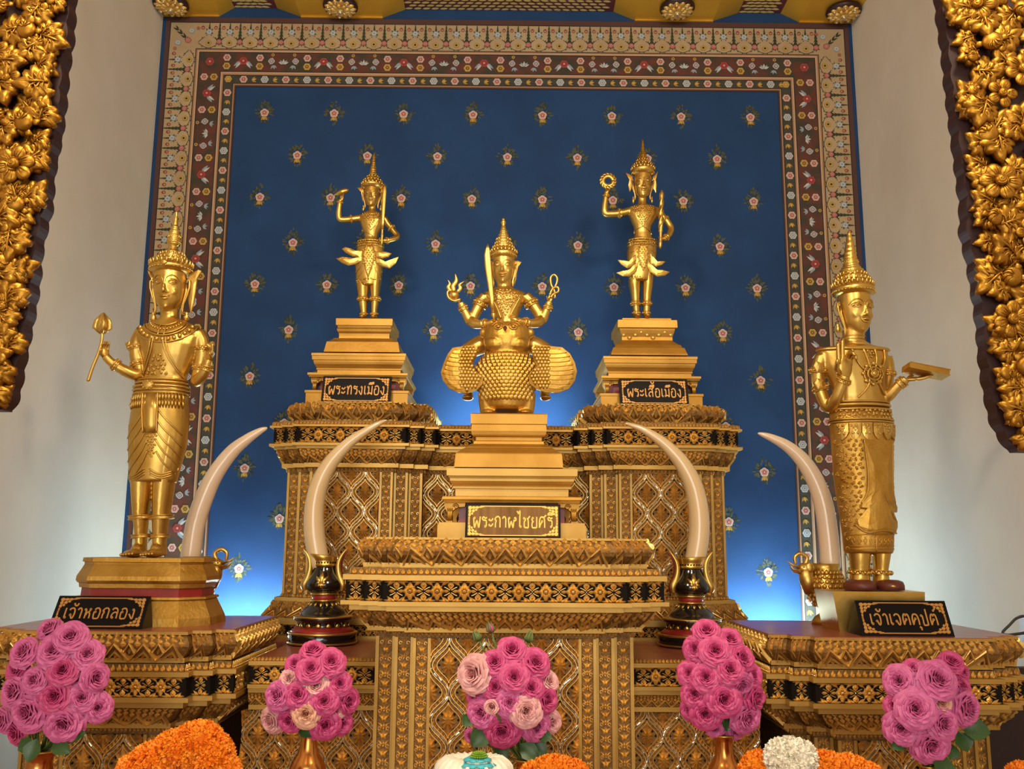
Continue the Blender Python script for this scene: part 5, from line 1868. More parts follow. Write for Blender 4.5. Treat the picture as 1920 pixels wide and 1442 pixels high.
for k in range(n + 1):
    q = k / n
    x, y = 1235 + 3 * q, 473 + (363 - 473) * q
    r = interp([(0, 1.2), (.04, 3), (.1, 3.6), (.12, 2.8), (.28, 3), (.3, 4.6), (.33, 3.6), (.36, 4.6), (.85, 4.2), (.88, 4.8), (.94, 4.2), (1, .4)], q)[0]
    c = F.W(x, y, -19)
    rs.append([(c.x + F.s * r * (1 + (0.16 if .36 < q < .86 else 0) * math.cos(3 * (a - k * 0.33))) * math.cos(a), c.y + F.s * r * (1 + (0.16 if .36 < q < .86 else 0) * math.cos(3 * (a - k * 0.33))) * math.sin(a), c.z) for a in [2 * PI * i / 18 for i in range(18)]])
m.rings(rs)
m.obj('club', t)

# ------------------------------------------------------------------ four-armed statue riding a bird (middle)
F, t = statue('seated_statue', 'gilded four-armed statue holding a sword and riding a round owl-like bird, in the middle', (950, 778), 3.20)
four_armed_statue = t
TOR = [(538, 929, 961, 13, 0), (543, 918, 974, 16, 0), (548, 906, 986, 19, 0), (556, 905, 989, 22, 0), (570, 914, 981, 24, 0), (586, 925, 974, 23, 0), (600, 931, 970, 22, 0), (612, 930, 972, 23, 0), (630, 922, 982, 26, 2)]
b = MB('gold_leaf')
F.loft(b, TOR)
F.limb(b, [(945, 528, 0, 15), (945, 538, 0, 14), (945, 547, 0, 18)], 14)
HD = Head(F, 943.5, 534, 481, 21.5, -6, 944)
HD.solid(b)
for pts in ([(911, 554, 0, 12), (902, 566, 0, 11.5), (892, 585, -1, 10.5), (883, 602, -2, 10), (875, 590, -5, 8.5), (868, 577, -7, 7), (864, 568, -8, 6.5)],
            [(884, 600, -2, 10), (890, 609, -14, 9.5), (905, 613, -26, 8), (918, 613, -33, 7), (926, 611, -36, 7)],
            [(984, 554, 0, 12), (996, 566, 0, 11.5), (1008, 584, -1, 10.5), (1016, 599, -2, 10), (1022, 588, -5, 8.5), (1027, 575, -7, 7), (1030, 566, -8, 6.5)],
            [(1015, 598, -2, 10), (1008, 607, -14, 9.5), (992, 611, -26, 8), (978, 610, -33, 7), (970, 608, -36, 7)],
            [(925, 640, 0, 19), (905, 646, -8, 19), (886, 656, -16, 17), (874, 668, -22, 15), (872, 690, -20, 12), (876, 720, -16, 10), (880, 745, -16, 8)],
            [(972, 640, 0, 19), (994, 646, -8, 19), (1014, 656, -16, 17), (1026, 668, -22, 15), (1028, 690, -20, 12), (1024, 720, -16, 10), (1020, 745, -16, 8)]):
    F.limb(b, pts, 14)
for cx in (878, 1022):
    b.ell(F.W(cx, 748, -22), 11 * F.s, 20 * F.s, 5 * F.s, 12, 7)
b = fuse(b, 0.0028, 6)
HD.features(b, 1.15)
HD.ears(b)
hand(b, F.W(863, 569, -8), (-0.65, -0.1, 0.75), (0.5, -0.3, 0.8), 11 * F.s, (0.2, 0.2, 0.2, 0.25), 0.4, 0.1, 1)
hand(b, F.W(1030, 567, -8), (0.3, -0.1, 1), (-0.3, -0.9, 0), 11 * F.s, (0.5, 0.5, 0.5, 0.5), 0.5, 0.05, -1)
hand(b, F.W(924, 611, -36), (1, -0.2, 0.05), (0, -1, 0.2), 11 * F.s, (0.8, 0.8, 0.8, 0.8), 0.5, 0.05, 1)
hand(b, F.W(972, 608, -36), (-1, -0.2, 0.45), (0.3, -1, 0.3), 12 * F.s, (0.06, 0.08, 0.1, 0.14), 0.4, 0.1, -1)
b.obj('body', t)
m = F.crown([(944, 486, 21), (944, 481, 25), (944, 477, 26.5), (944, 473, 25), (944, 470, 22), (944, 466, 20), (944, 462, 18.5), (944, 459, 16.5), (944, 455, 15.8), (944, 452, 14), (944, 448, 13.2), (944, 445, 11), (944, 441, 10), (944, 438, 8), (944, 434, 7.4), (944, 430, 6), (944, 426, 5), (944, 422, 3.6), (944, 418, 4.6), (944, 415, 4.6), (944, 412, 3.4), (944, 409, 3), (944, 406.5, 0.3)],
            [(944, 475, 25, 22, 8), (944, 466, 20, 20, 6), (944, 458, 16, 18, 5), (944, 450, 13, 14, 5)], [(944, 480, 25.5, 32, 1.5), (944, 469, 21.5, 26, 1.3), (944, 461, 18, 22, 1.2), (944, 454, 15.2, 20, 1.1), (944, 447, 12.6, 16, 1.1), (944, 440, 9.6, 14, 1.0), (944, 433, 7, 12, 0.9), (944, 417, 4.6, 10, 0.8)])
m.obj('crown', t)
flame(F, [(965, 488), (970, 487), (978, 490), (973, 496), (970, 508), (968, 522), (964, 534), (962, 514), (963, 498)], 4, 3).obj('ear_ornament', t)
flame(F, [(922, 488), (918, 487), (913, 489), (916, 496), (919, 510), (922, 528), (924, 510)], 4, 3).obj('ear_ornament', t)
m = MB('gold_leaf')
for R, ry in ((15, 8), (27, 22), (33, 28)):
    F.strokes(m, TOR, [[(945 + R * math.sin(math.radians(q)), 546 + ry * math.cos(math.radians(q)) - 2) for q in range(-80, 81, 16)]], 1.3, 0.8, 5, False)
F.filigree(m, TOR, [(928, 548), (962, 548), (972, 560), (960, 574), (952, 590), (945, 600), (938, 588), (930, 574), (920, 560)], 6, 1.3, 3, 0.9)
F.strokes(m, TOR, [[(922, 560), (932, 580), (940, 600)], [(974, 560), (964, 580), (954, 600)]], 1.5, 1, 5, False)
m.obj('collar', t)
for a, c, r in (((904, 562, 0), (898, 574, 0), 11.4), ((993, 562, 0), (999, 573, 0), 11.4)):
    m = MB('gold_leaf')
    F.cuff(m, a, c, r, 1.22)
    m.obj('armlet', t)
for a, c, r in (((871, 582, -6), (866, 574, -7), 7.4), ((1026, 581, -6), (1029, 572, -7), 7.4), ((905, 613, -26), (914, 613, -31), 7.8), ((989, 611, -27), (981, 610, -32), 7.8)):
    m = MB('gold_leaf')
    F.cuff(m, a, c, r, 1.22)
    m.obj('bracelet', t)
m = MB('gold_leaf')
prof = [(927, 612, 2.4), (926.5, 604, 2.6), (926, 600, 4.6), (925.5, 597, 4.0), (925, 594, 2.8)]
m.tube([F.W(x, y, -43) for x, y, r in prof], [r * F.s for x, y, r in prof], 10)
blade = [(925, 595, 2.8), (923, 570, 4), (919.5, 540, 5.4), (916, 510, 6.6), (914.5, 490, 6.2), (915, 478, 4), (915.6, 468.5, 0.3)]
m.tube([F.W(x, y, -43) for x, y, r in blade], [r * F.s for x, y, r in blade], 10, 0.3)
m.obj('sword', t)
m = MB('gold_leaf')
c = F.W(852, 557, -10)
k = F.s
m.lathe([(3 * k, -7 * k), (8 * k, -4 * k), (10 * k, 2 * k), (8 * k, 8 * k), (3 * k, 11 * k), (0, 11.5 * k)], c, 14)
for pts in ([(852, 547, 4), (850, 538, 5), (856, 528, 4), (854, 514, 0.4)], [(846, 548, 3.2), (841, 540, 4), (844, 533, 2.6), (840, 526, 0.4)], [(858, 548, 3.2), (864, 542, 4), (862, 535, 2.8), (871, 529, 0.4)]):
    m.tube([F.W(p[0], p[1], -10) for p in smooth_path(pts, 4)], [p[2] * k for p in smooth_path(pts, 4)], 8, 0.5)
m.tube([F.W(p[0], p[1], -13) for p in smooth_path([(864, 563), (852, 566), (842, 560), (840, 550), (845, 546)], 5)], 2.2 * k, 8)
m.obj('flame_bowl', t)
m = MB('gold_leaf')
m.tube([F.W(p[0], p[1], -12) for p in smooth_path([(1028, 562), (1034, 548), (1042, 536), (1044, 524), (1038, 517), (1032, 523), (1033, 536), (1039, 548), (1040, 560)], 6)], 2.4 * k, 8)
m.tube([F.W(p[0], p[1], -14) for p in smooth_path([(1030, 556), (1036, 543), (1045, 541), (1046, 549), (1038, 553), (1032, 560)], 6)], 2.4 * k, 8)
m.obj('noose', t)
# the bird
BIRD = [(612, 930, 972, 14, -36), (616, 916, 984, 24, -36), (624, 909, 991, 31, -36), (640, 906, 994, 35, -36), (655, 908, 992, 35, -35), (668, 912, 988, 33, -33), (674, 905, 996, 36, -32), (690, 893, 1006, 43, -28), (705, 894, 1004, 47, -26), (722, 895, 1003, 48, -26), (740, 899, 1000, 45, -26), (757, 902, 999, 42, -27), (768, 906, 995, 38, -28), (774, 914, 987, 32, -28)]
b = MB('gold_leaf_worn')
F.loft(b, BIRD, 26)
for cx in (917, 984):
    F.limb(b, [(cx, 742, -32, 20), (cx, 764, -36, 18), (cx, 782, -38, 15)], 12)
    b.ell(F.W(cx, 779, -44), 15 * F.s, 22 * F.s, 6 * F.s, 12, 7)
for cx in (908, 993):
    b.ell(F.W(cx, 631, -36), 8.5 * F.s, 8.5 * F.s, 9.5 * F.s, 12, 8)
for cx in (932, 967):
    b.ell(F.W(cx, 655, -50), 24 * F.s, 20 * F.s, 17 * F.s, 14, 8)
b = fuse(b, 0.003, 5)
for cx in (935, 962):
    P = [F.front(BIRD, cx + 7 * math.cos(a), 626 + 5 * math.sin(a), 1) for a in [2 * PI * i / 16 for i in range(17)]]
    b.tube(P, 1.4 * F.s, 6)
    b.ell(F.front(BIRD, cx, 626, 0), 4.5 * F.s, 4 * F.s, 3.4 * F.s, 10, 6)
    F.strokes(b, BIRD, [[(cx - 12, 623), (cx - 4, 616.5), (cx + 6, 617), (cx + 12, 622)]], 1.4, 1)
for r_ in range(13):
    y = 674 + r_ * 6.4
    xl, xr, _, _ = interp(BIRD, y)
    n = 14
    for k in range(n):
        x = xl + (xr - xl) * (k + (0.5 if r_ % 2 else 0.05)) / n
        if abs(x - (xl + xr) / 2) > (xr - xl) / 2 * 0.97:
            continue
        a, c_, e = F.front(BIRD, x, y - 4, 0.0), F.front(BIRD, x, y + 1, 1.6), F.front(BIRD, x, y + 6, 1.2)
        b.tube([a, c_, e, F.front(BIRD, x, y + 8, -0.5)], [2.6 * F.s, 5.0 * F.s, 4.2 * F.s, 1.0 * F.s], 8, 0.2)
bird = b.obj('bird', t)
m = MB('dark_red_lacquer')
A = F.front(BIRD, 947, 629, 0)
m.tube([A, A + Vector((0, -5 * F.s, -2 * F.s)), A + Vector((0, -7 * F.s, -7 * F.s))], [4 * F.s, 3.2 * F.s, 0.5 * F.s], 8)
m.obj('beak', bird)
for sg, pl in ((-1, [(893, 658), (872, 661), (852, 664), (843, 676), (836, 692), (831, 708), (834, 722), (846, 737), (862, 745), (880, 746), (896, 740), (906, 730), (908, 716), (898, 708), (889, 700), (890, 690), (896, 676), (897, 664)]),
               (1, [(999, 658), (1022, 660), (1050, 663), (1064, 674), (1073, 690), (1077, 707), (1073, 724), (1062, 738), (1044, 745), (1022, 745), (1004, 739), (992, 729), (989, 716), (996, 706), (1003, 698), (1000, 688), (996, 676), (995, 664)])):
    m = MB('gold_leaf_worn')
    F.plate(m, pl, -58, 6, 7)
    cx, cy = sum(q[0] for q in pl) / len(pl), sum(q[1] for q in pl) / len(pl)

    def rim(x, y):
        """how far x, y lies from the wing's middle, 1 at its outline"""
        a = math.atan2(y - cy, x - cx)
        best = 1e9
        for (x0, y0), (x1, y1) in zip(pl, pl[1:] + pl[:1]):
            dx, dy = x1 - x0, y1 - y0
            den = math.cos(a) * dy - math.sin(a) * dx
            if abs(den) < 1e-9:
                continue
            r = ((x0 - cx) * dy - (y0 - cy) * dx) / den
            q = ((x0 - cx) * math.sin(a) - (y0 - cy) * math.cos(a)) / den
            if r > 0 and -1e-6 <= q <= 1 + 1e-6:
                best = min(best, r)
        return math.hypot(x - cx, y - cy) / best

    def top(x, y, l=0.0):
        return F.W(x, y, interp([(0, -71), (.05, -71), (.5, -69.6), (.85, -66.4), (1, -64)], min(1, rim(x, y)))[0] - l)
    for k in range(1, 10):
        f = k / 10
        q = []
        for j in range(15):
            g = j / 14
            x0, y0 = (896, 664 + 72 * f) if sg < 0 else (994, 664 + 72 * f)
            x1, y1 = (834, 660 + 84 * f) if sg < 0 else (1076, 660 + 84 * f)
            x, y = x0 + (x1 - x0) * g, y0 + (y1 - y0) * g + 6 * math.sin(PI * g)
            if rim(x, y) < 0.96 and g > 0.35:
                q.append(top(x, y, 0.5))
        if len(q) > 2:
            m.tube(q, 0.9 * F.s, 5)
    for r_ in range(13):
        for c_ in range(8):
            x = (902 - c_ * 6 + (r_ % 2) * 3) if sg < 0 else (990 + c_ * 6 - (r_ % 2) * 3)
            y = 666 + r_ * 6.2
            if rim(x, y) > 0.88 or c_ > 6:
                continue
            m.tube([top(x, y - 4, 0), top(x - sg * 0.3, y, 1.0), top(x - sg * 0.6, y + 4.5, 0.2)], [2 * F.s, 3.6 * F.s, 1.0 * F.s], 7, 0.22)
    m.obj('wing', bird)

# ------------------------------------------------------------------ pedestals
def rows_prof(rows, Yf, s, hw0, pxc):
    return [((hw - hw0) * s, zat(py, Yf, pxc)) for py, hw in rows]


def box_plan(xl, xr, yf, yb, cut=0.0):
    if cut <= 0:
        return Plan([(xl, yb), (xl, yf), (xr, yf), (xr, yb)])
    return None


def stack(t, name, matn, pxc, Yf, depth, hw0, rows, pyc):
    """stack of mouldings on a rectangular plan; rows (py, half width) top to bottom"""
    s = (at(1010, pyc, Yf) - at(910, pyc, Yf)).length / 100
    xc = at(pxc, pyc, Yf).x
    pl = Plan([(xc - hw0 * s, Yf + depth), (xc - hw0 * s, Yf), (xc + hw0 * s, Yf), (xc + hw0 * s, Yf + depth)])
    m = MB(matn)
    pr = list(reversed(rows_prof(rows, Yf, s, hw0, pxc)))
    # close the back as well with a full ring
    rs = []
    for o, z in pr:
        x0, x1, y0, y1 = xc - hw0 * s - o, xc + hw0 * s + o, Yf - o, Yf + depth + min(o, 0.0)
        rs.append([(x0, y0, z), (x1, y0, z), (x1, y1, z), (x0, y1, z)])
    m.rings(rs, True, False)
    return m.obj(name, t), xc, s


def curly_feet(t, xc, s, hw, Yf, depth, z0, z1, pxw):
    """four carved scroll feet under a pedestal, splaying towards the top"""
    for sx in (-1, 1):
        for yy, ys in ((Yf, 1), (Yf + depth, -1)):
            m = MB('gold_paint')
            h = z1 - z0
            w = pxw * s
            poly = [(0, 0), (0.42 * w, 0), (0.36 * w, 0.15 * h), (0.30 * w, 0.35 * h), (0.42 * w, 0.60 * h), (0.75 * w, 0.78 * h), (1.15 * w, 0.80 * h), (1.2 * w, h), (-0.12 * w, h), (-0.08 * w, 0.75 * h), (0.10 * w, 0.45 * h), (0.08 * w, 0.2 * h)]
            o = Vector((xc + sx * hw * s, yy, z0))
            m.prism(poly, o, (-sx, 0, 0), (0, 0, 1), (0, ys, 0), 0, 0.045)
            c = o + Vector((-sx * 0.62 * w, -0.002 * ys, 0.80 * h))
            m.tube([c + Vector((sx * 0.16 * w * math.cos(a) * (1 - a / 9), -ys * 0.003, 0.16 * w * math.sin(a) * (1 - a / 9))) for a in [k * 0.5 for k in range(12)]], 0.0035, 6)
            for k in range(3):
                m.tube([o + Vector((-sx * (0.12 + 0.09 * k) * w, -ys * 0.002, 0.10 * h)), o + Vector((-sx * (0.16 + 0.08 * k) * w, -ys * 0.005, 0.40 * h)), o + Vector((-sx * (0.10 + 0.14 * k) * w, -ys * 0.002, 0.72 * h))], [0.003, 0.005, 0.002], 6)
            m.obj('scroll_foot', t)


def tall_pedestal(label, pxc, hw_shift, upper, lower, Yf, dlow, dup, pyb, group=None):
    xb = at(pxc, 720, Yf).x
    t = thing('statue_pedestal', label, 'pedestal', (xb, Yf + dlow / 2, zat(pyb, Yf, pxc)))
    return t


def small_tall(label, cu, cl, dx, zb):
    Yf = 3.80
    t = thing('statue_pedestal', label, 'pedestal', (at(cl, 740, Yf).x, Yf + 0.17, zb))
    low = [(664.5 + dx, 88), (669 + dx, 88), (669.5 + dx, 87), (676.5 + dx, 86.6), (677 + dx, 84.5), (680.5 + dx, 84), (684 + dx, 83), (688 + dx, 80.5), (691 + dx, 78.6), (691.6 + dx, 79.5), (694 + dx, 79.3), (694.5 + dx, 77.7), (701 + dx, 77.7)]
    o, xc, s = stack(t, 'upper_tier', 'gold_paint', cl, Yf, 0.33, 77, low, 690)
    stack(t, 'bracket_rail', 'gold_paint', cl, Yf, 0.33, 77, [(701 + dx, 84), (702 + dx, 92.7), (706 + dx, 92.7), (706.5 + dx, 91), (709.5 + dx, 90)], 690)
    stack(t, 'recess', 'red_paint', cl, Yf + 0.03, 0.27, 64, [(709 + dx, 70), (735 + dx, 70)], 690)
    zb2 = zb
    za, zc_ = zat(735 + dx, Yf, cl), zat(709.5 + dx, Yf, cl)
    curly_feet(t, xc, s, 86, Yf - 0.008, 0.34, za, zc_, 22)
    x0, x1 = xc - 94 * s, xc + 94 * s
    m = MB('gold_paint')
    m.box(x0, x1, Yf - 0.036, Yf + 0.36, zb, za - 0.004)
    m.box(x0 - 0.004, x1 + 0.004, Yf - 0.040, Yf + 0.36, za - 0.010, za)
    m.obj('base_slab', t)
    Yu = 3.86
    if dx == 0:
        up = [(598, 52.4), (599, 53), (611, 52.6), (611.5, 50.5), (615, 49.5), (618, 51), (622, 50), (625.6, 47.4), (630, 47), (635.5, 47.6), (636, 55), (638, 56), (643, 62), (643.6, 63.5), (645, 66), (650, 67), (664.6, 70)]
    else:
        up = [(596.5, 46), (600.5, 46.5), (601, 53), (602, 55.5), (616, 56), (617, 52), (620, 51.5), (625, 50), (632, 47.5), (638, 47.5), (640, 48.5), (648, 57), (649, 60), (655, 63), (656, 66), (667, 70), (670.6, 71)]
    stack(t, 'upper_block', 'gold_paint', cu, Yu, 0.23, 47, up, 640)
    if dx:
        m = MB('gold_ornament')
        su = (at(1010, 640, Yu) - at(910, 640, Yu)).length / 100
        for k in range(9):
            p = at(cu - 44 + k * 11, 628 + 5 * math.sin(k * PI / 2), Yu - 0.004)
            m.ell(p, 4.5 * su, 0.006, 3.5 * su, 8, 6)
        for q in (-45, 0, 45):
            p = at(cu + q, 609, Yu - 0.016)
            for a in (0, 60, 120, 180, 240, 300):
                m.ell(p + Vector((3.2 * su * math.cos(math.radians(a)), 0, 3.2 * su * math.sin(math.radians(a)))), 2.2 * su, 0.004, 2.2 * su, 6, 5)
        m.obj('floral_relief', t)
    return t


small_tall('two-tier gilded pedestal under the statue holding a conch, on the rear altar', 682.5, 673.3, 0, WING_Z)
small_tall('two-tier gilded pedestal under the statue raising a ring disc, on the rear altar', 1213.5, 1218.3, 6, WING_Z)

# middle pedestal
Yf = 3.0
t = thing('statue_pedestal', 'broad gilded pedestal of two blocks on the front altar under the four-armed statue', 'pedestal', (at(959, 990, Yf).x, Yf + 0.2, TABLE_Z))
o, xc, s = stack(t, 'upper_tier', 'gold_fillet', 960, Yf, 0.36, 105, [(879.6, 120), (880, 122), (893.5, 121.5), (894, 118.5), (897.5, 117.5), (898, 116), (903, 115.5), (908, 112.5), (912, 109), (913, 111), (917, 110.5), (917.7, 106), (930.7, 105.5)], 900)
stack(t, 'bracket_rail', 'gold_paint', 960, Yf, 0.36, 105, [(931, 112), (933, 128), (938, 129), (938.5, 126.5), (943.7, 125)], 900)
stack(t, 'recess', 'red_paint', 960, Yf + 0.03, 0.3, 92, [(943, 98), (981, 98)], 900)
za, zc_ = zat(981, Yf, 960), zat(943.7, Yf, 960)
curly_feet(t, xc, s, 122, Yf - 0.014, 0.38, za, zc_, 30)
m = MB('gold_fillet')
m.box(xc - 136 * s, xc + 136 * s, Yf - 0.05, Yf + 0.39, TABLE_Z, za - 0.008)
m.box(xc - 134 * s, xc + 134 * s, Yf - 0.045, Yf + 0.385, za - 0.008, za)
m.obj('base_slab', t)
stack(t, 'upper_block', 'gold_paint', 954, 3.06, 0.25, 62, [(776, 70.5), (778, 72), (796, 71.5), (797, 69.5), (802, 70), (809, 70.5), (816, 69), (819, 67), (820, 62), (826, 61.5), (828, 65), (833, 66), (834, 68), (840, 79), (841, 79.5), (846, 87), (847, 88), (853, 96.5), (855, 97.5), (872, 99), (879.5, 99.5)], 830)


# left pedestal, eight-sided, with a red waist
def octagon(m, xc, yc, hx, hy, z):
    c = 0.42
    k = c * min(hx, hy) * 1.15
    return [(xc - hx + k, yc - hy, z), (xc + hx - k, yc - hy, z), (xc + hx, yc - hy + k, z), (xc + hx, yc + hy - k, z), (xc + hx - k, yc + hy, z), (xc - hx + k, yc + hy, z), (xc - hx, yc + hy - k, z), (xc - hx, yc - hy + k, z)]


t = thing('statue_pedestal', 'eight-sided gold pedestal with a red band under the statue holding a lotus bud', 'pedestal', (at(277, 1170, 3.05).x, 3.05, LEFT_Z))
sP = (at(1010, 1100, 3.05) - at(910, 1100, 3.05)).length / 100
xc, yc = at(277, 1110, 3.05).x, 3.055
kz = lambda py: zat(py + 3, 2.94, 280)
for nm, matn, rows in (('upper_moulding', 'gold_leaf_worn', [(1043.5, 111), (1051, 112), (1052, 109), (1056, 108.5), (1066, 113), (1078, 119), (1086, 120), (1090, 118), (1092, 115), (1100, 114), (1101, 110)]),
                       ('waist', 'red_paint', [(1101, 110), (1117, 111)]),
                       ('lower_block', 'gold_leaf_worn', [(1116.5, 114), (1117, 120), (1121, 121), (1122, 117), (1124, 118), (1156, 132), (1158, 134)])):
    m = MB(matn)
    zs_ = [kz(py) for py, _ in rows]
    if nm == 'lower_block':
        zs_[-1] = LEFT_Z
    m.rings([octagon(m, xc, yc, hw * sP, (hw - 48) * sP * 1.05, z) for (py, hw), z in reversed(list(zip(rows, zs_)))], True, False)
    m.obj(nm, t)
LP_TOP = kz(1043.5)

# right pedestal: plain tapering block
t = thing('statue_pedestal', 'plain gold block pedestal under the statue holding a book', 'pedestal', (at(1651, 1184, 2.94).x, 3.03, RIGHT_Z))
m = MB('gold_leaf')
x0, x1 = at(1571, 1180, 2.94).x, at(1733, 1150, 2.94).x
ztp = zat(1109, 2.95, 1650)
m.rings([[(x0 + 0.006, 2.94, RIGHT_Z), (x1, 2.94, RIGHT_Z), (x1, 3.10, RIGHT_Z), (x0 + 0.006, 3.10, RIGHT_Z)], [(x0 - 0.012, 2.935, ztp), (x1 + 0.004, 2.935, ztp), (x1 + 0.004, 3.11, ztp), (x0 - 0.012, 3.11, ztp)]], True, False)
m.obj('block', t)
RP_TOP = ztp


def settle(o, z):
    """set a statue's lowest point down on its pedestal"""
    lo = 1e9
    todo = [(o, Vector((0, 0, 0)))]
    while todo:
        q, off = todo.pop()
        if q.type == 'MESH':
            co = np.empty(len(q.data.vertices) * 3)
            q.data.vertices.foreach_get('co', co)
            lo = min(lo, co[2::3].min() + origin(q).z)
        todo += [(c, off) for c in q.children]
    o.location.z += z - lo


settle(lotus_statue, LP_TOP)
settle(book_statue, RP_TOP)
settle(conch_statue, zat(598, 3.86, 682))
settle(disc_statue, zat(596.5, 3.86, 1213))
settle(four_armed_statue, zat(776, 3.06, 954))

# ------------------------------------------------------------------ name signs
# looped Thai letter forms as pen strokes (x-height 1); 'o' rows are the small loops (x, y, r)
GLYPH = {
    'พ': (.88, [[(.07, .86), (.12, .45), (.20, 0), (.32, .32), (.44, .62), (.56, .32), (.68, 0), (.76, .5), (.82, 1.0)]], [(.17, .86, .10)]),
    'ฬ': (1.02, [[(.07, .86), (.11, .45), (.17, 0), (.28, .30), (.38, .56), (.48, .30), (.60, 0), (.66, .45), (.70, .72)], [(.70, .72), (.82, .62), (.92, .74), (.84, .92), (.72, .82)]], [(.17, .86, .10)]),
    'ร': (.62, [[(.58, .92), (.40, .84), (.20, .96), (.08, .84), (.18, .68), (.44, .66), (.52, .52), (.52, .12)]], [(.42, .10, .10)]),
    'ะ': (.60, [[(.22, .62), (.38, .64), (.54, .84)], [(.22, .14), (.38, .16), (.54, .36)]], [(.14, .70, .09), (.14, .22, .09)]),
    'ก': (.74, [[(.12, 0), (.12, .40), (.20, .62), (.06, .74), (.20, .94), (.42, 1.0), (.60, .84), (.62, .5), (.62, 0)]], []),
    'า': (.54, [[(.06, .80), (.16, .96), (.32, .96), (.42, .76), (.42, .4), (.42, 0)]], []),
    'ไ': (.44, [[(.22, .10), (.22, .8), (.24, 1.50), (.14, 1.40), (.06, 1.28), (-.02, 1.46), (-.12, 1.42)]], [(.31, .10, .10)]),
    'ช': (.84, [[(.24, .86), (.30, .70), (.18, .52), (.18, .04)], [(.18, .04), (.40, .02), (.62, .04), (.62, .55), (.60, .82), (.80, 1.06)], [(.46, .80), (.62, .86)]], [(.15, .86, .10)]),
    'ย': (.74, [[(.08, .84), (.12, .66), (.24, .56), (.12, .46), (.10, .20), (.16, .02), (.40, 0), (.62, .02)], [(.62, 0), (.62, .5), (.62, 1.0)]], [(.18, .88, .10)]),
    'ศ': (.86, [[(.10, 0), (.08, .55), (.20, .92), (.42, .98), (.60, .86), (.66, .5), (.66, 0)], [(.10, .04), (.20, .30), (.32, .50)], [(.54, .92), (.84, 1.16)]], [(.38, .58, .10)]),
    'ท': (.78, [[(.22, .86), (.22, .4), (.22, 0)], [(.22, .50), (.36, .90), (.52, 1.0), (.64, .82), (.66, .4), (.66, 0)]], [(.13, .86, .10)]),
    'ง': (.60, [[(.46, .86), (.46, .5), (.44, .08), (.36, .02), (.22, .20), (.04, .46)]], [(.37, .86, .10)]),
    'เ': (.34, [[(.12, .10), (.12, .55), (.12, 1.0)]], [(.21, .10, .10)]),
    'ม': (.78, [[(.22, .86), (.22, .5), (.22, .14)], [(.22, .12), (.40, .20), (.54, .12), (.64, 0)], [(.64, 0), (.64, .5), (.64, 1.0)]], [(.13, .86, .10), (.13, .12, .10)]),
    'อ': (.76, [[(.11, .66), (.10, .30), (.18, .02), (.40, 0), (.58, .04), (.64, .30), (.64, .72), (.50, .96), (.28, .98), (.12, .84)]], [(.20, .64, .10)]),
    'ล': (.76, [[(.10, .82), (.24, .98), (.46, .98), (.62, .78), (.64, .4), (.64, 0)], [(.64, .46), (.46, .62), (.24, .54), (.12, .30), (.16, .08)]], [(.25, .10, .10)]),
    'ส': (.84, [[(.10, .82), (.24, .98), (.46, .96), (.60, .78), (.64, .4), (.64, 0)], [(.64, .46), (.46, .60), (.24, .54), (.12, .30), (.16, .08)], [(.52, .86), (.82, 1.14)]], [(.25, .10, .10)]),
    'จ': (.68, [[(.04, .80), (.18, .96), (.42, .96), (.56, .72), (.56, .28), (.46, .02), (.34, .10), (.30, .26)]], [(.22, .34, .10)]),
    'ห': (.80, [[(.22, .86), (.22, .4), (.22, 0)], [(.22, .22), (.36, .56), (.52, .66), (.60, .78)], [(.44, .62), (.60, .48), (.64, .2), (.64, 0)]], [(.13, .86, .10), (.60, .88, .10)]),
    'ต': (.78, [[(.10, 0), (.08, .55), (.18, .92), (.30, .98), (.38, .84), (.46, .98), (.60, .90), (.66, .5), (.66, 0)], [(.10, .04), (.20, .26), (.30, .42)]], [(.36, .50, .10)]),
    'ค': (.78, [[(.10, 0), (.08, .55), (.20, .92), (.40, .98), (.58, .88), (.66, .5), (.66, 0)], [(.10, .04), (.20, .30), (.32, .50)]], [(.38, .58, .10)]),
    'ป': (.76, [[(.22, .86), (.22, .4), (.22, .02), (.42, 0), (.62, .02)], [(.62, .02), (.62, .7), (.62, 1.46)]], [(.13, .86, .10)]),
    'ี': (0, [[(-.66, 1.18), (-.54, 1.34), (-.36, 1.38), (-.16, 1.18), (-.40, 1.20), (-.66, 1.18)], [(-.14, 1.18), (-.14, 1.32), (-.14, 1.48)]], []),
    'ื': (0, [[(-.70, 1.18), (-.58, 1.32), (-.42, 1.36), (-.24, 1.18), (-.46, 1.20), (-.70, 1.18)], [(-.22, 1.18), (-.22, 1.32), (-.22, 1.46)], [(-.08, 1.18), (-.08, 1.32), (-.08, 1.46)]], []),
    '้': (0, [[(-.42, 1.34), (-.30, 1.22), (-.14, 1.26), (-.06, 1.46)]], [(-.44, 1.40, .07)]),
    'ุ': (0, [[(-.12, -.16), (-.12, -.30), (-.12, -.46)]], [(-.20, -.18, .07)]),
    '์': (0, [[(-.30, 1.40), (-.20, 1.46), (-.10, 1.66)]], [(-.34, 1.32, .08)]),
}


def text_strokes(words):
    x = 0.0
    out = []
    prev = ''
    for ch in words:
        adv, st, lo = GLYPH[ch]
        dy = 0.36 if ch == '้' and prev in 'ืี' else 0.0
        for s_ in st:
            P = smooth_path([(a + x, b + dy) for a, b in s_], 4)
            out.append((P, 0.135))
        for a, b, r in lo:
            out.append(([np.array((a + x + r * 0.8 * math.cos(k * PI / 6), b + dy + r * 0.8 * math.sin(k * PI / 6))) for k in range(13)], 0.07))
        x += adv + (0.10 if adv else 0.0)
        prev = ch
    return out


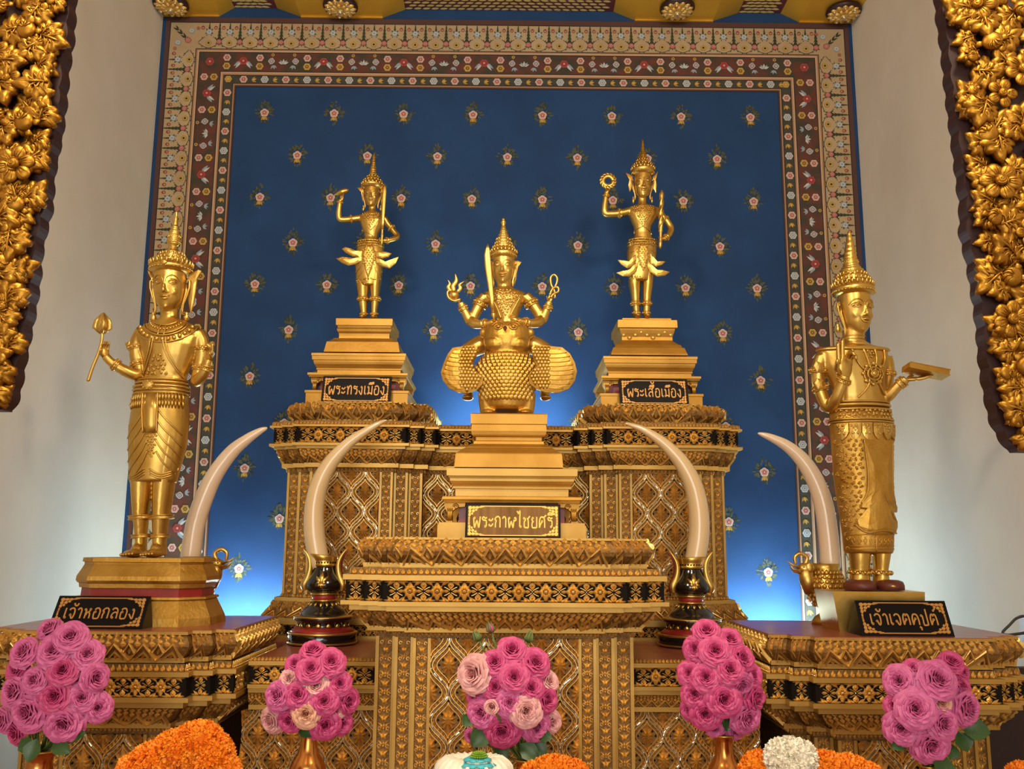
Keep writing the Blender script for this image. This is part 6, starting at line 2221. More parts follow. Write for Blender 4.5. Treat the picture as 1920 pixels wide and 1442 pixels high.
def sign(label, words, tl, tr, br, bl, Yt, Yb, zbase, face='sign_black', ink='sign_letter', tent=0.0, tw=0.72):
    """name sign whose face runs from its top edge at distance Yt to its bottom edge at Yb"""
    TL, TR, BR, BL = at(*tl, Yt), at(*tr, Yt), at(*br, Yb), at(*bl, Yb)
    c = (BL + BR) / 2
    t = thing('name_sign', label, 'sign', (c.x, c.y + tent / 2, zbase))
    W = ((TR - TL).length + (BR - BL).length) / 2
    ex = Vector((1, 0, 0)) * 1.0
    ex = (BR - BL)
    ex.z = 0
    ex.normalize()
    up = ((TL + TR) / 2 - c)
    dz = zbase - c.z
    H = up.length + abs(dz)
    c.z = zbase
    up = ((TL + TR) / 2 - c)
    H = up.length
    ey = up.normalized()
    en = ex.cross(ey).normalized()          # towards the viewer
    P = lambda u, v, w=0.0: c + ex * u + ey * v + en * w
    m = MB('sign_black')
    hw = W / 2
    if tent:
        bk = Vector((0, 1, 0)) * tent
        ap = P(0, H)
        ring = lambda u: [tuple(P(u, 0)), tuple(P(u, H)), tuple(P(u, H) + Vector((0, 0.008, 0))), tuple(P(u, 0) + bk), tuple(P(u, 0) + bk - Vector((0, 0.006, 0))), tuple(P(u, H) - ey * 0.010), tuple(P(u, 0) + Vector((0, 0.007, 0)))]
        a, b2 = [tuple(P(u, 0)) for u in (-hw, hw)], None
        m.rings([[tuple(P(-hw, 0)), tuple(P(-hw, H)), tuple(P(-hw, H) + Vector((0, 0.006, 0))), tuple(P(-hw, 0) + bk)],
                 [tuple(P(hw, 0)), tuple(P(hw, H)), tuple(P(hw, H) + Vector((0, 0.006, 0))), tuple(P(hw, 0) + bk)]], True, False)
    else:
        m.rings([[tuple(P(-hw, 0)), tuple(P(-hw, H)), tuple(P(-hw, H, -0.014)), tuple(P(-hw, 0, -0.014))], [tuple(P(hw, 0)), tuple(P(hw, H)), tuple(P(hw, H, -0.014)), tuple(P(hw, 0, -0.014))]], True, False)
    board = m.obj('board', t)
    if face != 'sign_black':
        q = MB(face)
        b = H * 0.06
        q.rings([[tuple(P(-hw + b, b, w)), tuple(P(hw - b, b, w)), tuple(P(hw - b, H - b, w)), tuple(P(-hw + b, H - b, w))] for w in (-0.001, 0.0015)], True, False)
        q.obj('face_plate', t)
    e = 0.002
    g = MB(ink)
    bd = H * 0.075
    for y in (bd, H - bd):
        x = hw - H * 0.42
        g.prism([(-x, y - H * .013), (x, y - H * .013), (x, y + H * .013), (-x, y + H * .013)], c, ex, ey, en, 0, e)
    for sx in (-1, 1):
        for sy in (-1, 1):
            o = c + ex * sx * (hw - bd) + ey * (H / 2 + sy * (H / 2 - bd))
            X, Y = ex * -sx, ey * -sy
            for (u, v, ru, rv) in ((.05, .05, .06, .06), (.15, .045, .06, .045), (.25, .04, .06, .04), (.35, .03, .06, .026), (.045, .15, .045, .06), (.04, .25, .04, .06), (.03, .35, .026, .05), (.14, .14, .05, .05), (.22, .11, .04, .035), (.11, .22, .035, .04), (.41, .02, .05, .016), (.02, .42, .016, .04)):
                k = [(H * (u + ru * math.cos(a) * (1.0 * 0.88)), H * (v + rv * math.sin(a) * (1.0 * 0.88))) for i, a in enumerate([2 * PI * j / 10 for j in range(10)])]
                g.prism(k, o, X, Y, en, 0, e)
            g.prism([(H * .02, H * .42), (H * .045, H * .42), (H * .045, H * .5), (H * .02, H * .5)], o, X, Y, en, 0, e)
    g.obj('gilt_border', board)
    ST = text_strokes(words)
    A = [p for P_, w in ST for p in P_]
    x0, x1 = min(p[0] for p in A), max(p[0] for p in A)
    k = tw * W / (x1 - x0)
    ky = min(k * 1.25, 0.36 * H)
    q = MB(ink)
    n0 = 0
    for P_, w in ST:
        n0 += 1
        l0 = 0.0008 + 0.00004 * (n0 % 17)
        V, Fc = [], []
        for i, p in enumerate(P_):
            d = P_[min(i + 1, len(P_) - 1)] - P_[max(i - 1, 0)]
            if i in (0, len(P_) - 1) and np.allclose(P_[0], P_[-1]):
                d = P_[1] - P_[-2]
            l = math.hypot(d[0], d[1]) or 1e-6
            nx, ny = -d[1] / l * w / 2, d[0] / l * w / 2
            for sx, hh in ((-1, 0), (-1, 1), (1, 1), (1, 0)):
                V.append(tuple(P((p[0] + sx * nx - (x0 + x1) / 2) * k, H * 0.30 + (p[1] + sx * ny) * ky, l0 if hh else -0.0005) + en * 0.0016))
        for i in range(len(P_) - 1):
            for j in range(3):
                Fc.append((4 * i + j, 4 * i + j + 1, 4 * i + j + 5, 4 * i + j + 4))
        q.add(V, Fc, False)
    q.obj('lettering', board)
    return t


sign('black tent sign with gilt lettering at the foot of the statue holding a lotus bud', 'เจ้าหอกลอง', (110.5, 1117.7), (283.7, 1117.7), (263.6, 1184), (90.5, 1183), 2.90, 2.815, LEFT_Z, tent=0.085, tw=0.74)
sign('black tent sign with gilt lettering at the foot of the statue holding a book', 'เจ้าเจตคุปต์', (1601.4, 1126.4), (1772, 1126.4), (1789.4, 1192.9), (1617.5, 1191), 2.88, 2.80, RIGHT_Z, tent=0.12, tw=0.73)
sign('brass-faced name sign with bright gold lettering on the front altar below the four-armed statue', 'พระกาฬไชยศรี', (874.5, 944), (1050, 946), (1052, 1006.5), (871, 1005.5), 2.925, 2.90, TABLE_Z, 'sign_brass', 'sign_letter_bright', tw=0.83)
sign('small black name sign leaning on the pedestal of the statue with a conch', 'พระทรงเมือง', (607, 705.5), (734, 706), (731.5, 747), (601, 745.5), 3.735, 3.71, WING_Z, tw=0.80)
sign('small black name sign leaning on the pedestal of the statue with a ring disc', 'พระเสื้อเมือง', (1160.5, 710.5), (1288, 711), (1292, 752.5), (1163.5, 751), 3.735, 3.71, WING_Z, tw=0.77)

# ------------------------------------------------------------------ tusks and their stands
def tusk(label, Y, pts, matn='ivory'):
    F = Fig(Y)
    P = smooth_path(pts, 7)
    t = MB(matn)
    t.tube([F.W(p[0], p[1], p[2]) for p in P], [p[3] * F.s for p in P], 24)
    o = t.obj('elephant_tusk', None, F.W(*pts[0][:3]))
    return tag(o, label, 'tusk', 'ivory tusks round the altar')


def black_stand(label, cx, sgn):
    F = Fig(3.42)
    c = F.W(cx, 1212, 0)
    c.z = SHELF_Z
    t = thing('tusk_stand', label, 'stand', c, 'black lacquer tusk stands')
    k = F.s
    z0 = 1216

    def ring(nm, matn, rows, n=36):
        m = MB(matn)
        m.lathe([(r * k, (z0 - py) * k) for py, r in rows], c, n)
        return m.obj(nm, t)
    ring('foot', 'black_lacquer', [(1216, 0), (1216, 59), (1214, 61), (1197, 61), (1195, 59), (1194, 50)])
    ring('gold_band', 'gold_leaf', [(1213.5, 60), (1213.5, 62.4), (1210.5, 62.4), (1210.5, 60)])
    ring('gold_band', 'gold_leaf', [(1197.5, 60), (1197, 62.4), (1193.5, 61.5), (1193.5, 52)])
    ring('red_band', 'red_paint', [(1195, 57), (1191, 56), (1187, 50), (1184, 45)])
    ring('dome', 'black_lacquer', [(1186, 46), (1183, 45), (1177, 44), (1173, 51), (1170, 53), (1167, 51), (1166, 42), (1160, 40), (1154, 36), (1148, 29), (1143, 24), (1140, 22)])
    ring('gold_band', 'gold_leaf', [(1169, 52), (1168, 53.4), (1166.5, 53), (1165.5, 44), (1165.2, 41)])
    m = MB('gold_leaf')
    for i in range(16):
        a = 2 * PI * i / 16
        e = Vector((math.cos(a), math.sin(a), 0))
        for (r0, p0, r1, p1, w) in ((24, 1142.5, 30.5, 1149.5, 3.2), (45.5, 1184.5, 45.8, 1176.5, 5.5)):
            A, B = c + e * r0 * k + Vector((0, 0, (z0 - p0) * k)), c + e * r1 * k + Vector((0, 0, (z0 - p1) * k))
            m.tube([A, A.lerp(B, 0.4) + e * 0.002, B], [w * 0.9 * k, w * k, 0.3 * k], 6, 0.4, up=e)
    m.obj('petal_ornament', t)
    ring('gold_band', 'gold_leaf', [(1141, 22), (1140, 24), (1138, 24), (1137, 20)])
    ring('red_band', 'red_paint', [(1138, 20), (1136, 21.5), (1131, 21.5), (1129, 20)])
    ring('gold_band', 'gold_leaf', [(1130, 20), (1129, 24), (1126.5, 25), (1125, 22)])
    ring('bowl', 'black_lacquer', [(1127, 20), (1124, 27), (1119, 33), (1113, 35.5), (1107, 34.5), (1099, 30), (1090, 24.5), (1082, 21), (1077, 20), (1077, 10)])
    m = MB('gold_leaf')
    ox = -5 if sgn > 0 else 3
    m.rings([[(c.x + (ox * q + r * math.cos(2 * PI * i / 36)) * k, c.y + r * math.sin(2 * PI * i / 36) * k, c.z + (z0 - py + ox * 0.5 * q * math.cos(2 * PI * i / 36)) * k) for i in range(36)]
             for py, r, q in ((1079, 19, 0), (1078.5, 21.8, 0), (1074, 22.2, .1), (1073, 21.2, .15), (1066, 23, .5), (1059, 26, 1), (1057.5, 25, 1), (1063, 21.5, .6), (1066, 20.5, .4))])
    m.obj('collar', t)
    m = MB('dark_recess')
    for i in range(26):
        a = 2 * PI * i / 26
        m.ell(c + Vector((22 * k * math.cos(a), 22 * k * math.sin(a), (z0 - 1071.5) * k)), 1.4 * k, 1.4 * k, 1.8 * k, 6, 4)
    m.obj('collar_beads', t)
    # lotus medallion on the front of the bowl
    m = MB('gold_leaf')
    rows = [(1127, -20, 20, 20, 0), (1119, -33, 33, 33, 0), (1113, -35.5, 35.5, 35.5, 0), (1107, -34.5, 34.5, 34.5, 0), (1099, -30, 30, 30, 0), (1090, -24.5, 24.5, 24.5, 0), (1082, -21, 21, 21, 0)]

    def fr(u, py, l):
        r = interp(sorted([(a, d_) for a, b_, c_, d_, e_ in rows]), py)[0]
        u = max(-r * .98, min(r * .98, u))
        return Vector((c.x + u * k, c.y - (math.sqrt(r * r - u * u) + l) * k, c.z + (z0 - py) * k))
    for (u0, p0, u1, p1, w) in ((0, 1107, 0, 1086, 4.5), (0, 1107, 0, 1117, 3.5), (-2, 1106, -11, 1095, 3.4), (2, 1106, 11, 1095, 3.4), (-2, 1107, -9, 1107, 2.8), (2, 1107, 9, 1107, 2.8), (-1, 1109, -6, 1114, 2.4), (1, 1109, 6, 1114, 2.4)):
        m.tube([fr(u0, p0, 0.3), fr(u0 * .5 + u1 * .5, p0 * .5 + p1 * .5, 0.8), fr(u1, p1, 0.2)], [w * .7 * k, w * k, .2 * k], 8, 0.35)
    m.obj('lotus_medallion', t)
    # the two flaring leaves at the sides
    for sg in (-1, 1):
        for matn, w, dd in (('gold_leaf', 5.0, 0), ('red_paint', 3.2, 5)):
            m = MB(matn)
            pts = [(sg * 33, 1122, 3), (sg * 35, 1112, w * 1.3), (sg * 29, 1098, w * 1.2), (sg * 25.5, 1082, w), (sg * 27, 1068, w * .8), (sg * 33, 1056, w * .5), (sg * 40, 1047, .3)]
            P = smooth_path(pts, 4)
            m.tube([Vector((c.x + (p[0] + sg * dd * 0.5) * k, c.y - (12 - dd * 2) * k, c.z + (z0 - p[1]) * k)) for p in P], [p[2] * k for p in P], 8, 0.8)
            m.obj('flame_leaf' if dd == 0 else 'leaf_lining', t)
    return t


black_stand('black and gold lacquer stand holding the tusk left of the front altar', 604, 1)
black_stand('black and gold lacquer stand holding the tusk right of the front altar', 1298, -1)
tusk('ivory tusk in a black stand left of the front altar, curving right', 3.42, [(600, 1063, 0, 16), (597.5, 1050, 0, 18.4), (589.5, 1000, 0, 19), (589.5, 950, 0, 18), (600, 905, 0, 16.6), (622, 865, 0, 14), (655, 830, 0, 10.5), (690, 806, 0, 7.3), (715, 792, 0, 4.2), (725, 788, 0, 1.2)])
tusk('ivory tusk in a black stand right of the front altar, curving left', 3.42, [(1301, 1063, 0, 16), (1303.5, 1050, 0, 18.4), (1311, 1000, 0, 19), (1309, 950, 0, 18.4), (1298, 905, 0, 17), (1276, 865, 0, 14.4), (1245, 832, 0, 11), (1210, 808, 0, 7.3), (1183, 797, 0, 4.2), (1172, 794, 0, 1.2)])


def beast_stand(label, cx, py_base, Y, zb, sgn, head):
    """gilded stand modelled as a scaled beast with a raised curling trunk; sgn is the side it faces"""
    F = Fig(Y)
    k = F.s
    c = F.W(cx, py_base, 0)
    c.z = zb
    t = thing('tusk_stand', label, 'stand', c, 'gilded beast tusk stands')
    z = lambda px: px * k
    m = MB('gold_leaf')
    m.lathe([(0, 0), (z(30), 0), (z(29), z(6)), (z(24), z(13)), (z(14), z(20)), (z(12), z(24)), (z(20), z(30)), (z(32), z(42)), (z(36), z(56)), (z(34), z(72)), (z(27), z(88)), (z(23), z(98)), (z(25), z(108)), (z(22), z(108)), (z(18), z(96)), (0, z(92))], c, 28)
    m.obj('scaled_body', t)
    m = MB('gold_leaf_worn')
    prof = [(30, 36), (42, 33), (56, 37), (72, 35), (88, 28), (98, 24.5)]
    for r_ in range(8):
        h = 36 + r_ * 8
        r = interp([(30, 20), (42, 32), (56, 36), (72, 34), (88, 27), (98, 23)], h)[0]
        n = 22
        for i in range(n):
            a = 2 * PI * (i + (r_ % 2) * .5) / n
            e = Vector((math.cos(a), math.sin(a), 0))
            p = c + e * z(r) + Vector((0, 0, z(h)))
            m.tube([p - Vector((0, 0, z(5))), p + e * z(1.6), p + Vector((0, 0, z(6)))], [z(2), z(4.6), z(0.5)], 6, 0.4, up=e)
    m.obj('scales', t)
    hx, hy = head
    H = Vector((c.x + (hx - cx) * k, c.y - z(10), 0))
    H.z = F.W(hx, hy).z
    m = MB('gold_leaf')
    base = Vector((c.x + sgn * z(28), c.y - z(4), zb + z(62)))
    m.tube([base, base.lerp(H, .5) + Vector((sgn * z(3), 0, -z(3))), H], [z(17), z(14), z(12)], 12)
    m.ell(H, z(15), z(12), z(11), 14, 9)
    P = smooth_path([(H.x, H.z + z(6)), (H.x - sgn * z(4), H.z + z(20)), (H.x + sgn * z(8), H.z + z(27)), (H.x + sgn * z(18), H.z + z(20)), (H.x + sgn * z(17), H.z + z(8))], 5)
    m.tube([Vector((p[0], H.y, p[1])) for p in P], [z(4.5) - z(1.6) * i / len(P) for i in range(len(P))], 8)
    for dz_, ln in ((4, 34), (-3, 30)):
        m.tube([H + Vector((sgn * z(10), -z(5), z(dz_ - 2))), H + Vector((sgn * z(24), -z(6), z(dz_ + 2))), H + Vector((sgn * z(ln), -z(6), z(dz_ + 9)))], [z(3.2), z(2.4), z(0.6)], 8)
    m.tube([H + Vector((sgn * z(8), 0, -z(6))), H + Vector((sgn * z(20), 0, -z(4))), H + Vector((sgn * z(26), 0, z(1)))], [z(5), z(3.6), z(1)], 8)
    m.ell(H + Vector((-sgn * z(6), -z(10), z(2))), z(8), z(2.5), z(9), 10, 6)
    m.ell(H + Vector((sgn * z(6), -z(11), z(4))), z(2.2), z(1.6), z(2.2), 8, 5)
    m.obj('beast_head', t)
    m = MB('maroon_wood')
    m.lathe([(z(22), z(96)), (z(23.8), z(107)), (z(22.8), z(108)), (z(21), z(98))], c, 24)
    m.obj('socket_rim', t)
    return t


beast_stand('gilded beast-shaped stand behind the statue holding a book, holding the right-hand tusk', 1553, 1159, 3.22, RIGHT_Z, -1, (1512, 1066))
beast_stand('gilded beast-shaped stand half hidden behind the eight-sided pedestal', 362, 1146, 3.29, LEFT_Z, 1, (402, 1058))
tusk('large ivory tusk beside the statue holding a book, curving left over the blue wall', 3.22, [(1559, 1066, 0, 17), (1557, 1050, 0, 18.5), (1553, 1005, 0, 18), (1545, 950, 0, 17.6), (1530, 905, 0, 16.4), (1507, 866, 0, 14.4), (1478, 838, 0, 11), (1449, 822, 0, 7.5), (1430, 815, 0, 4.5), (1421, 812.5, 0, 1.4)], 'ivory_pale')
tusk('large ivory tusk beside the statue holding a lotus bud, curving right over the blue wall', 3.29, [(355, 1062, 0, 17), (357, 1045, 0, 18), (366, 985, 0, 17.4), (382, 935, 0, 17), (403, 890, 0, 15.4), (434, 848, 0, 13), (464, 823, 0, 9.5), (486, 809, 0, 6.3), (497, 804, 0, 3.6), (501, 802, 0, 1.2)], 'ivory_pale')

# ------------------------------------------------------------------ offering table in front of the altars (just below the picture)
TB = 0.60
t = thing('offering_table', 'low table in front of the altars under the vases and garlands', 'table', (0, 2.28, 0))
MB('table_cloth').box(-1.42, 1.45, 1.92, 2.60, TB - 0.03, TB).obj('table_top', t)
for x in (-1.38, 1.41):
    for y in (1.96, 2.56):
        MB('table_cloth').box(x - 0.025, x + 0.025, y - 0.025, y + 0.025, 0, TB - 0.03).obj('leg', t)


# ------------------------------------------------------------------ roses
def rose_mesh(matn, seed, kind='open'):
    rn = random.Random(seed)
    m = MB(matn)
    if kind == 'bud':
        rings = [(3, .10, .10, .62, 0), (3, .22, .20, .60, 0), (4, .36, .34, .52, .02), (4, .50, .52, .42, .06), (5, .60, .66, .25, .10)]
    elif kind == 'cup':
        rings = [(3, .06, .06, .58, 0), (3, .14, .16, .58, 0), (4, .26, .34, .56, .01), (5, .36, .48, .56, .03), (5, .46, .62, .52, .06), (6, .56, .76, .44, .10), (6, .64, .86, .30, .16), (7, .70, .92, .14, .20)]
    else:
        rings = [(3, .05, .05, .52, 0), (4, .11, .13, .52, 0), (5, .18, .23, .52, 0), (6, .26, .34, .51, .01), (7, .34, .45, .48, .03), (7, .42, .56, .44, .05), (7, .50, .68, .38, .08), (7, .60, .80, .29, .12), (7, .66, .88, .18, .16), (7, .70, .92, .04, .20)]
    for k, (n, r0, r1, zt, fl) in enumerate(rings):
        ph = rn.uniform(0, 6.28)
        for i in range(n):
            a0 = ph + 2 * PI * i / n + rn.uniform(-.12, .12)
            dl = PI / n * rn.uniform(1.25, 1.55)
            zt2 = zt + rn.uniform(-.05, .05)
            rr = rn.uniform(.96, 1.05)
            ruf = rn.uniform(0, 6.28)
            V = []
            nu, nv = 7, 6
            for v in range(nv):
                q = v / (nv - 1)
                for u in range(nu):
                    s = 2 * u / (nu - 1) - 1
                    w = dl * (0.35 + 0.65 * math.sin(PI * (0.12 + 0.55 * q)))
                    r = r0 * 0.55 + (r1 - r0 * 0.55) * q ** 1.1 + fl * q ** 4 + 0.035 * s + 0.03 * abs(s) * q
                    z = -0.45 + (zt2 + 0.45) * math.sin(q * PI / 2) ** 1.1 - fl * 0.9 * q ** 5 - 0.16 * (s * s) * q ** 2 * (0.5 + r1)
                    r += 0.018 * math.sin(4 * s + ruf) * q ** 3
                    z += 0.022 * math.sin(5 * s + ruf * 2) * q ** 3
                    r *= rr
                    V.append((r * math.cos(a0 + s * w), r * math.sin(a0 + s * w), z))
            m.add(V, [(v * nu + u, v * nu + u + 1, (v + 1) * nu + u + 1, (v + 1) * nu + u) for v in range(nv - 1) for u in range(nu - 1)], True)
    return m.mesh('rose')


def leaf_blade(m, base, tip, up, w):
    """pointed green leaf with a folded midrib"""
    base, tip = Vector(base), Vector(tip)
    d = tip - base
    n = d.cross(Vector(up)).normalized()
    b = n.cross(d).normalized()
    V = []
    ks = [(0, .05, 0), (.2, .65, .03), (.45, 1.0, .05), (.7, .8, .03), (.88, .42, -.01), (1, .03, -.05)]
    for q, k, l in ks:
        c = base + d * q + b * l * d.length
        V += [c - n * w * k + b * w * .25 * k, c - n * w * k * .5 + b * w * .08 * k, c, c + n * w * k * .5 + b * w * .08 * k, c + n * w * k + b * w * .25 * k]
    m.add(V, [(5 * j + i, 5 * j + i + 1, 5 * j + i + 6, 5 * j + i + 5) for j in range(len(ks) - 1) for i in range(4)], True)


ROSES = {}
LEAFMESH = {}
COLW = {'p': ('rose_pink', 'pink'), 'd': ('rose_deep', 'deep pink'), 'w': ('rose_pale', 'pale blush'), 'o': ('rose_peach', 'peach')}
ORD = ['first', 'second', 'third', 'fourth', 'fifth', 'sixth', 'seventh']


def rose(px, py, r, c, Yc, aim, mouth, label, group, kind, seed, leaf=None, Yoff=0.0):
    key = (c, kind, seed % 3)
    if key not in ROSES:
        ROSES[key] = rose_mesh(COLW[c][0], hash((kind, seed % 3)) % 1000 if False else (seed % 3) * 17 + len(kind), kind)
    p = at(px, py, Yc)
    s = (at(px + 50, py, Yc) - at(px - 50, py, Yc)).length / 100 * r
    o = bpy.data.objects.new('rose', ROSES[key])
    z = Vector(aim).normalized()
    x = z.orthogonal().normalized()
    y = z.cross(x)
    rn = random.Random(seed)
    R = Matrix((x, y, z)).transposed() @ Matrix.Rotation(rn.uniform(0, 6.28), 3, 'Z')
    sc = s * 1.0
    p = p - z * sc * 0.15
    o.location = p
    o.rotation_euler = R.to_euler()
    o.scale = (sc, sc, sc)
    col.objects.link(o)
    tag(o, label, 'rose', group)
    M = Matrix.Translation(p) @ R.to_4x4() @ Matrix.Scale(sc, 4)
    Mi = M.inverted()
    loc = lambda q: Mi @ Vector(q)
    m = MB('stem_green')
    a = p - z * sc * 0.45
    pts = [a, a.lerp(mouth, 0.35), a.lerp(mouth, 0.75), mouth, mouth + Vector((0, 0, -0.06))]
    P = smooth_path([tuple(q) for q in pts], 4)
    m.tube([loc(q) for q in P], [0.0028 / sc] * len(P), 6)
    stem = m.obj('stem')
    stem.parent = o
    m = MB('bud_green')
    for k in range(5):
        an = 2 * PI * k / 5
        m.tube([(0.12 * math.cos(an), 0.12 * math.sin(an), -0.46), (0.42 * math.cos(an), 0.42 * math.sin(an), -0.36), (0.68 * math.cos(an), 0.68 * math.sin(an), -0.30)], [.16, .15, .02], 6, 0.3)
    m.ell((0, 0, -0.45), .2, .2, .14, 8, 5)
    q = m.obj('calyx')
    q.parent = o
    for L in (leaf or []):
        bx, by, tx, ty, w, dY = L
        m = MB('leaf_green')
        A, B = at(bx, by, Yc + dY), at(tx, ty, Yc + dY - 0.015)
        leaf_blade(m, loc(A), loc(B), R.inverted() @ Vector((0.1, -1, 0.25)), w * s / r / sc)
        q = m.obj('leaf')
        q.parent = stem
    return o


def vase(label, cx, rim_y, prof, Y):
    """prof rows (py, half width); the foot below the picture is completed down to the table"""
    s = (at(1010, 1400, Y) - at(910, 1400, Y)).length / 100
    c = at(cx, rim_y, Y)
    base = Vector((c.x, c.y, TB))
    P = [(hw * s, zat(py, Y, cx) - TB) for py, hw in prof]
    zl, rl = P[-1][1], P[-1][0]
    P += [(rl * 1.08, zl * 0.80), (rl * 0.95, zl * 0.55), (rl * 0.55, zl * 0.28), (rl * 0.45, zl * 0.16), (rl * 0.85, zl * 0.05), (rl * 0.9, 0.0)]
    t = thing('flower_vase', label, 'vase', base, 'brass vases of roses')
    m = MB('vase_brass')
    outer = list(reversed(P))
    inner = [(max(r - 0.004, 0.004), z) for r, z in P[:3]]
    m.lathe([(0, 0)] + outer + inner + [(0.0, inner[-1][1])], base, 36)
    m.obj('vessel', t)
    m = MB('gold_leaf')
    r0, z0 = P[0]
    m.tube([base + Vector((r0 * math.cos(2 * PI * i / 36), r0 * math.sin(2 * PI * i / 36), z0)) for i in range(37)], 0.0028, 8)
    m.obj('rim', t)
    return Vector((c.x, c.y, zat(rim_y, Y, cx) - 0.01)), s


def bouquet(which, Y, cx, rim_y, prof, vlabel, centre, rad, rows, extra_leaves=None, start=0):
    """rows of roses from top to bottom, each row left to right: (px, py, radius, colour, kind, depth)"""
    mouth, s = vase(vlabel, cx, rim_y, prof, Y)
    group = 'roses in the ' + which
    n = 0
    NR = len(rows)
    for ri, row in enumerate(rows):
        for qi, item in enumerate(row):
            px, py, r, c, kind, dep = item[:6]
            dx, dz = (px - centre[0]) / rad[0], (centre[1] - py) / rad[1]
            rho = min(1.0, math.hypot(dx, dz))
            Yc = Y - 0.075 * math.sqrt(1 - rho * rho * 0.9) + dep * 0.001
            k = 0.75
            aim = (dx * k, -1.0, dz * k * 0.8 + 0.22) if len(item) < 8 or item[7] is None else item[7]
            rowname = 'top row' if ri == 0 else ('bottom row' if ri == NR - 1 else ORD[ri] + ' row down')
            kw = {'open': 'open rose', 'cup': 'half-open rose', 'bud': 'rosebud'}[kind]
            if len(row) == 1:
                pos = 'alone'
            elif qi == len(row) - 1:
                pos = 'rightmost'
            elif qi == 0:
                pos = 'leftmost'
            else:
                pos = ORD[qi] + ' from left'
            label = '%s %s, %s, %s, %s' % (COLW[c][1], kw, pos, rowname, which)
            rm = min(prof[1][1], prof[2][1]) * s * 0.72
            mo = mouth + Vector((max(-1, min(1, dx)) * rm, max(-1, min(1, dz)) * rm * (1 - dx * dx * 0.5 if abs(dx) < 1 else 0.5), 0))
            rose(px, py, r, c, Yc, aim, mo, label, group, kind, start + n * 7 + 1, item[6] if len(item) > 6 else None)
            n += 1


B1 = [[(90, 1178, 22, 'p', 'cup', 25, None, (-.3, -.7, .6)), (131, 1191, 30, 'p', 'open', -8)],
      [(41, 1222, 28, 'p', 'open', 0), (98, 1217, 31, 'p', 'open', 0), (163, 1224, 28, 'p', 'open', 5)],
      [(30, 1252, 26, 'd', 'open', 22), (115, 1256, 30, 'd', 'open', 0), (181, 1271, 27, 'p', 'cup', 8, [(150, 1262, 118, 1285, 16, 0.03)], (.9, -.7, .1))],
      [(22, 1297, 30, 'p', 'open', 5), (61, 1275, 24, 'p', 'open', -8)],
      [(100, 1306, 33, 'd', 'open', 0), (153, 1309, 28, 'p', 'open', 6), (184, 1328, 26, 'p', 'open', 10)],
      [(2, 1352, 22, 'p', 'cup', 20), (48, 1337, 36, 'p', 'open', -5), (117, 1360, 35, 'p', 'open', -5, [(70, 1385, 52, 1430, 17, 0.02), (100, 1390, 130, 1412, 16, 0.02), (40, 1385, 60, 1412, 15, 0.03), (120, 1385, 160, 1374, 14, 0.03)])],
      [(28, 1376, 23, 'd', 'cup', 18, None, (-.5, -.8, -.2))]]
bouquet('far left bouquet', 2.36, 76, 1406, [(1406, 34), (1410, 30), (1418, 25), (1430, 23), (1444, 25), (1462, 34)], 'brass vase with flared rim holding the far left bouquet', (95, 1280), (125, 125), B1, start=1)
B2 = [[(586, 1217, 23, 'd', 'cup', 0, None, (.0, -.55, .8)), (621, 1238, 26, 'd', 'open', -5)],
      [(551, 1243, 18, 'd', 'open', 22), (582, 1252, 26, 'd', 'open', -8)],
      [(541, 1272, 20, 'w', 'open', 18), (592, 1284, 28, 'w', 'open', 8), (638, 1281, 23, 'd', 'open', 8)],
      [(518, 1304, 27, 'p', 'open', 4), (557, 1303, 26, 'd', 'open', 0), (608, 1315, 26, 'd', 'open', -4), (655, 1316, 23, 'd', 'cup', 16, None, (.7, -.7, -.1))],
      [(507, 1352, 24, 'w', 'cup', 8, None, (-.5, -.85, -.25)), (540, 1352, 22, 'd', 'cup', 5), (573, 1340, 27, 'o', 'open', -8), (633, 1333, 17, 'w', 'cup', 18)],
      [(610, 1361, 28, 'd', 'open', -4, [(560, 1366, 590, 1378, 12, 0.03)]), (641, 1358, 21, 'd', 'cup', 14), (586, 1374, 16, 'd', 'cup', 26)]]
B2[5].sort(key=lambda q: q[0])
bouquet('bouquet second from left', 2.40, 580, 1370, [(1370, 17), (1373, 14.5), (1384, 14), (1400, 16.5), (1414, 21), (1425, 28), (1436, 33), (1450, 34)], 'slim brass vase holding the bouquet second from left', (580, 1295), (95, 92), B2, start=120)
B3 = [[(960, 1217, 26, 'd', 'cup', 0, None, (.05, -.75, .55))],
      [(886, 1264, 34, 'w', 'cup', 0, None, (-.55, -.85, .15)), (927, 1240, 26, 'd', 'open', 2), (1005, 1241, 29, 'd', 'open', 2)],
      [(927, 1288, 25, 'd', 'open', 10), (964, 1268, 27, 'd', 'open', -10), (997, 1289, 25, 'd', 'open', 0), (1031, 1277, 19, 'w', 'cup', 18)],
      [(888, 1306, 16, 'd', 'cup', 26), (956, 1318, 26, 'p', 'open', -6), (1027, 1312, 24, 'd', 'cup', 10, None, (.6, -.8, .1))],
      [(900, 1338, 28, 'p', 'open', 5, [(884, 1340, 870, 1362, 14, 0.02)]), (921, 1326, 18, 'w', 'bud', -38), (988, 1334, 30, 'w', 'open', -14), (1035, 1356, 21, 'w', 'cup', 16)],
      [(882, 1381, 14, 'p', 'cup', 26), (941, 1373, 33, 'd', 'open', -8, [(915, 1365, 884, 1400, 20, 0.025), (930, 1400, 950, 1425, 20, 0.03), (975, 1395, 1010, 1425, 18, 0.03), (1000, 1385, 1024, 1420, 15, 0.04), (1010, 1375, 1034, 1386, 13, 0.03)]), (1008, 1364, 28, 'p', 'open', 2)]]
bouquet('middle bouquet', 2.30, 985, 1424, [(1424, 20), (1428, 17), (1440, 17), (1455, 26)], 'brass vase half hidden by garlands holding the middle bouquet', (955, 1300), (100, 95), B3, start=260)
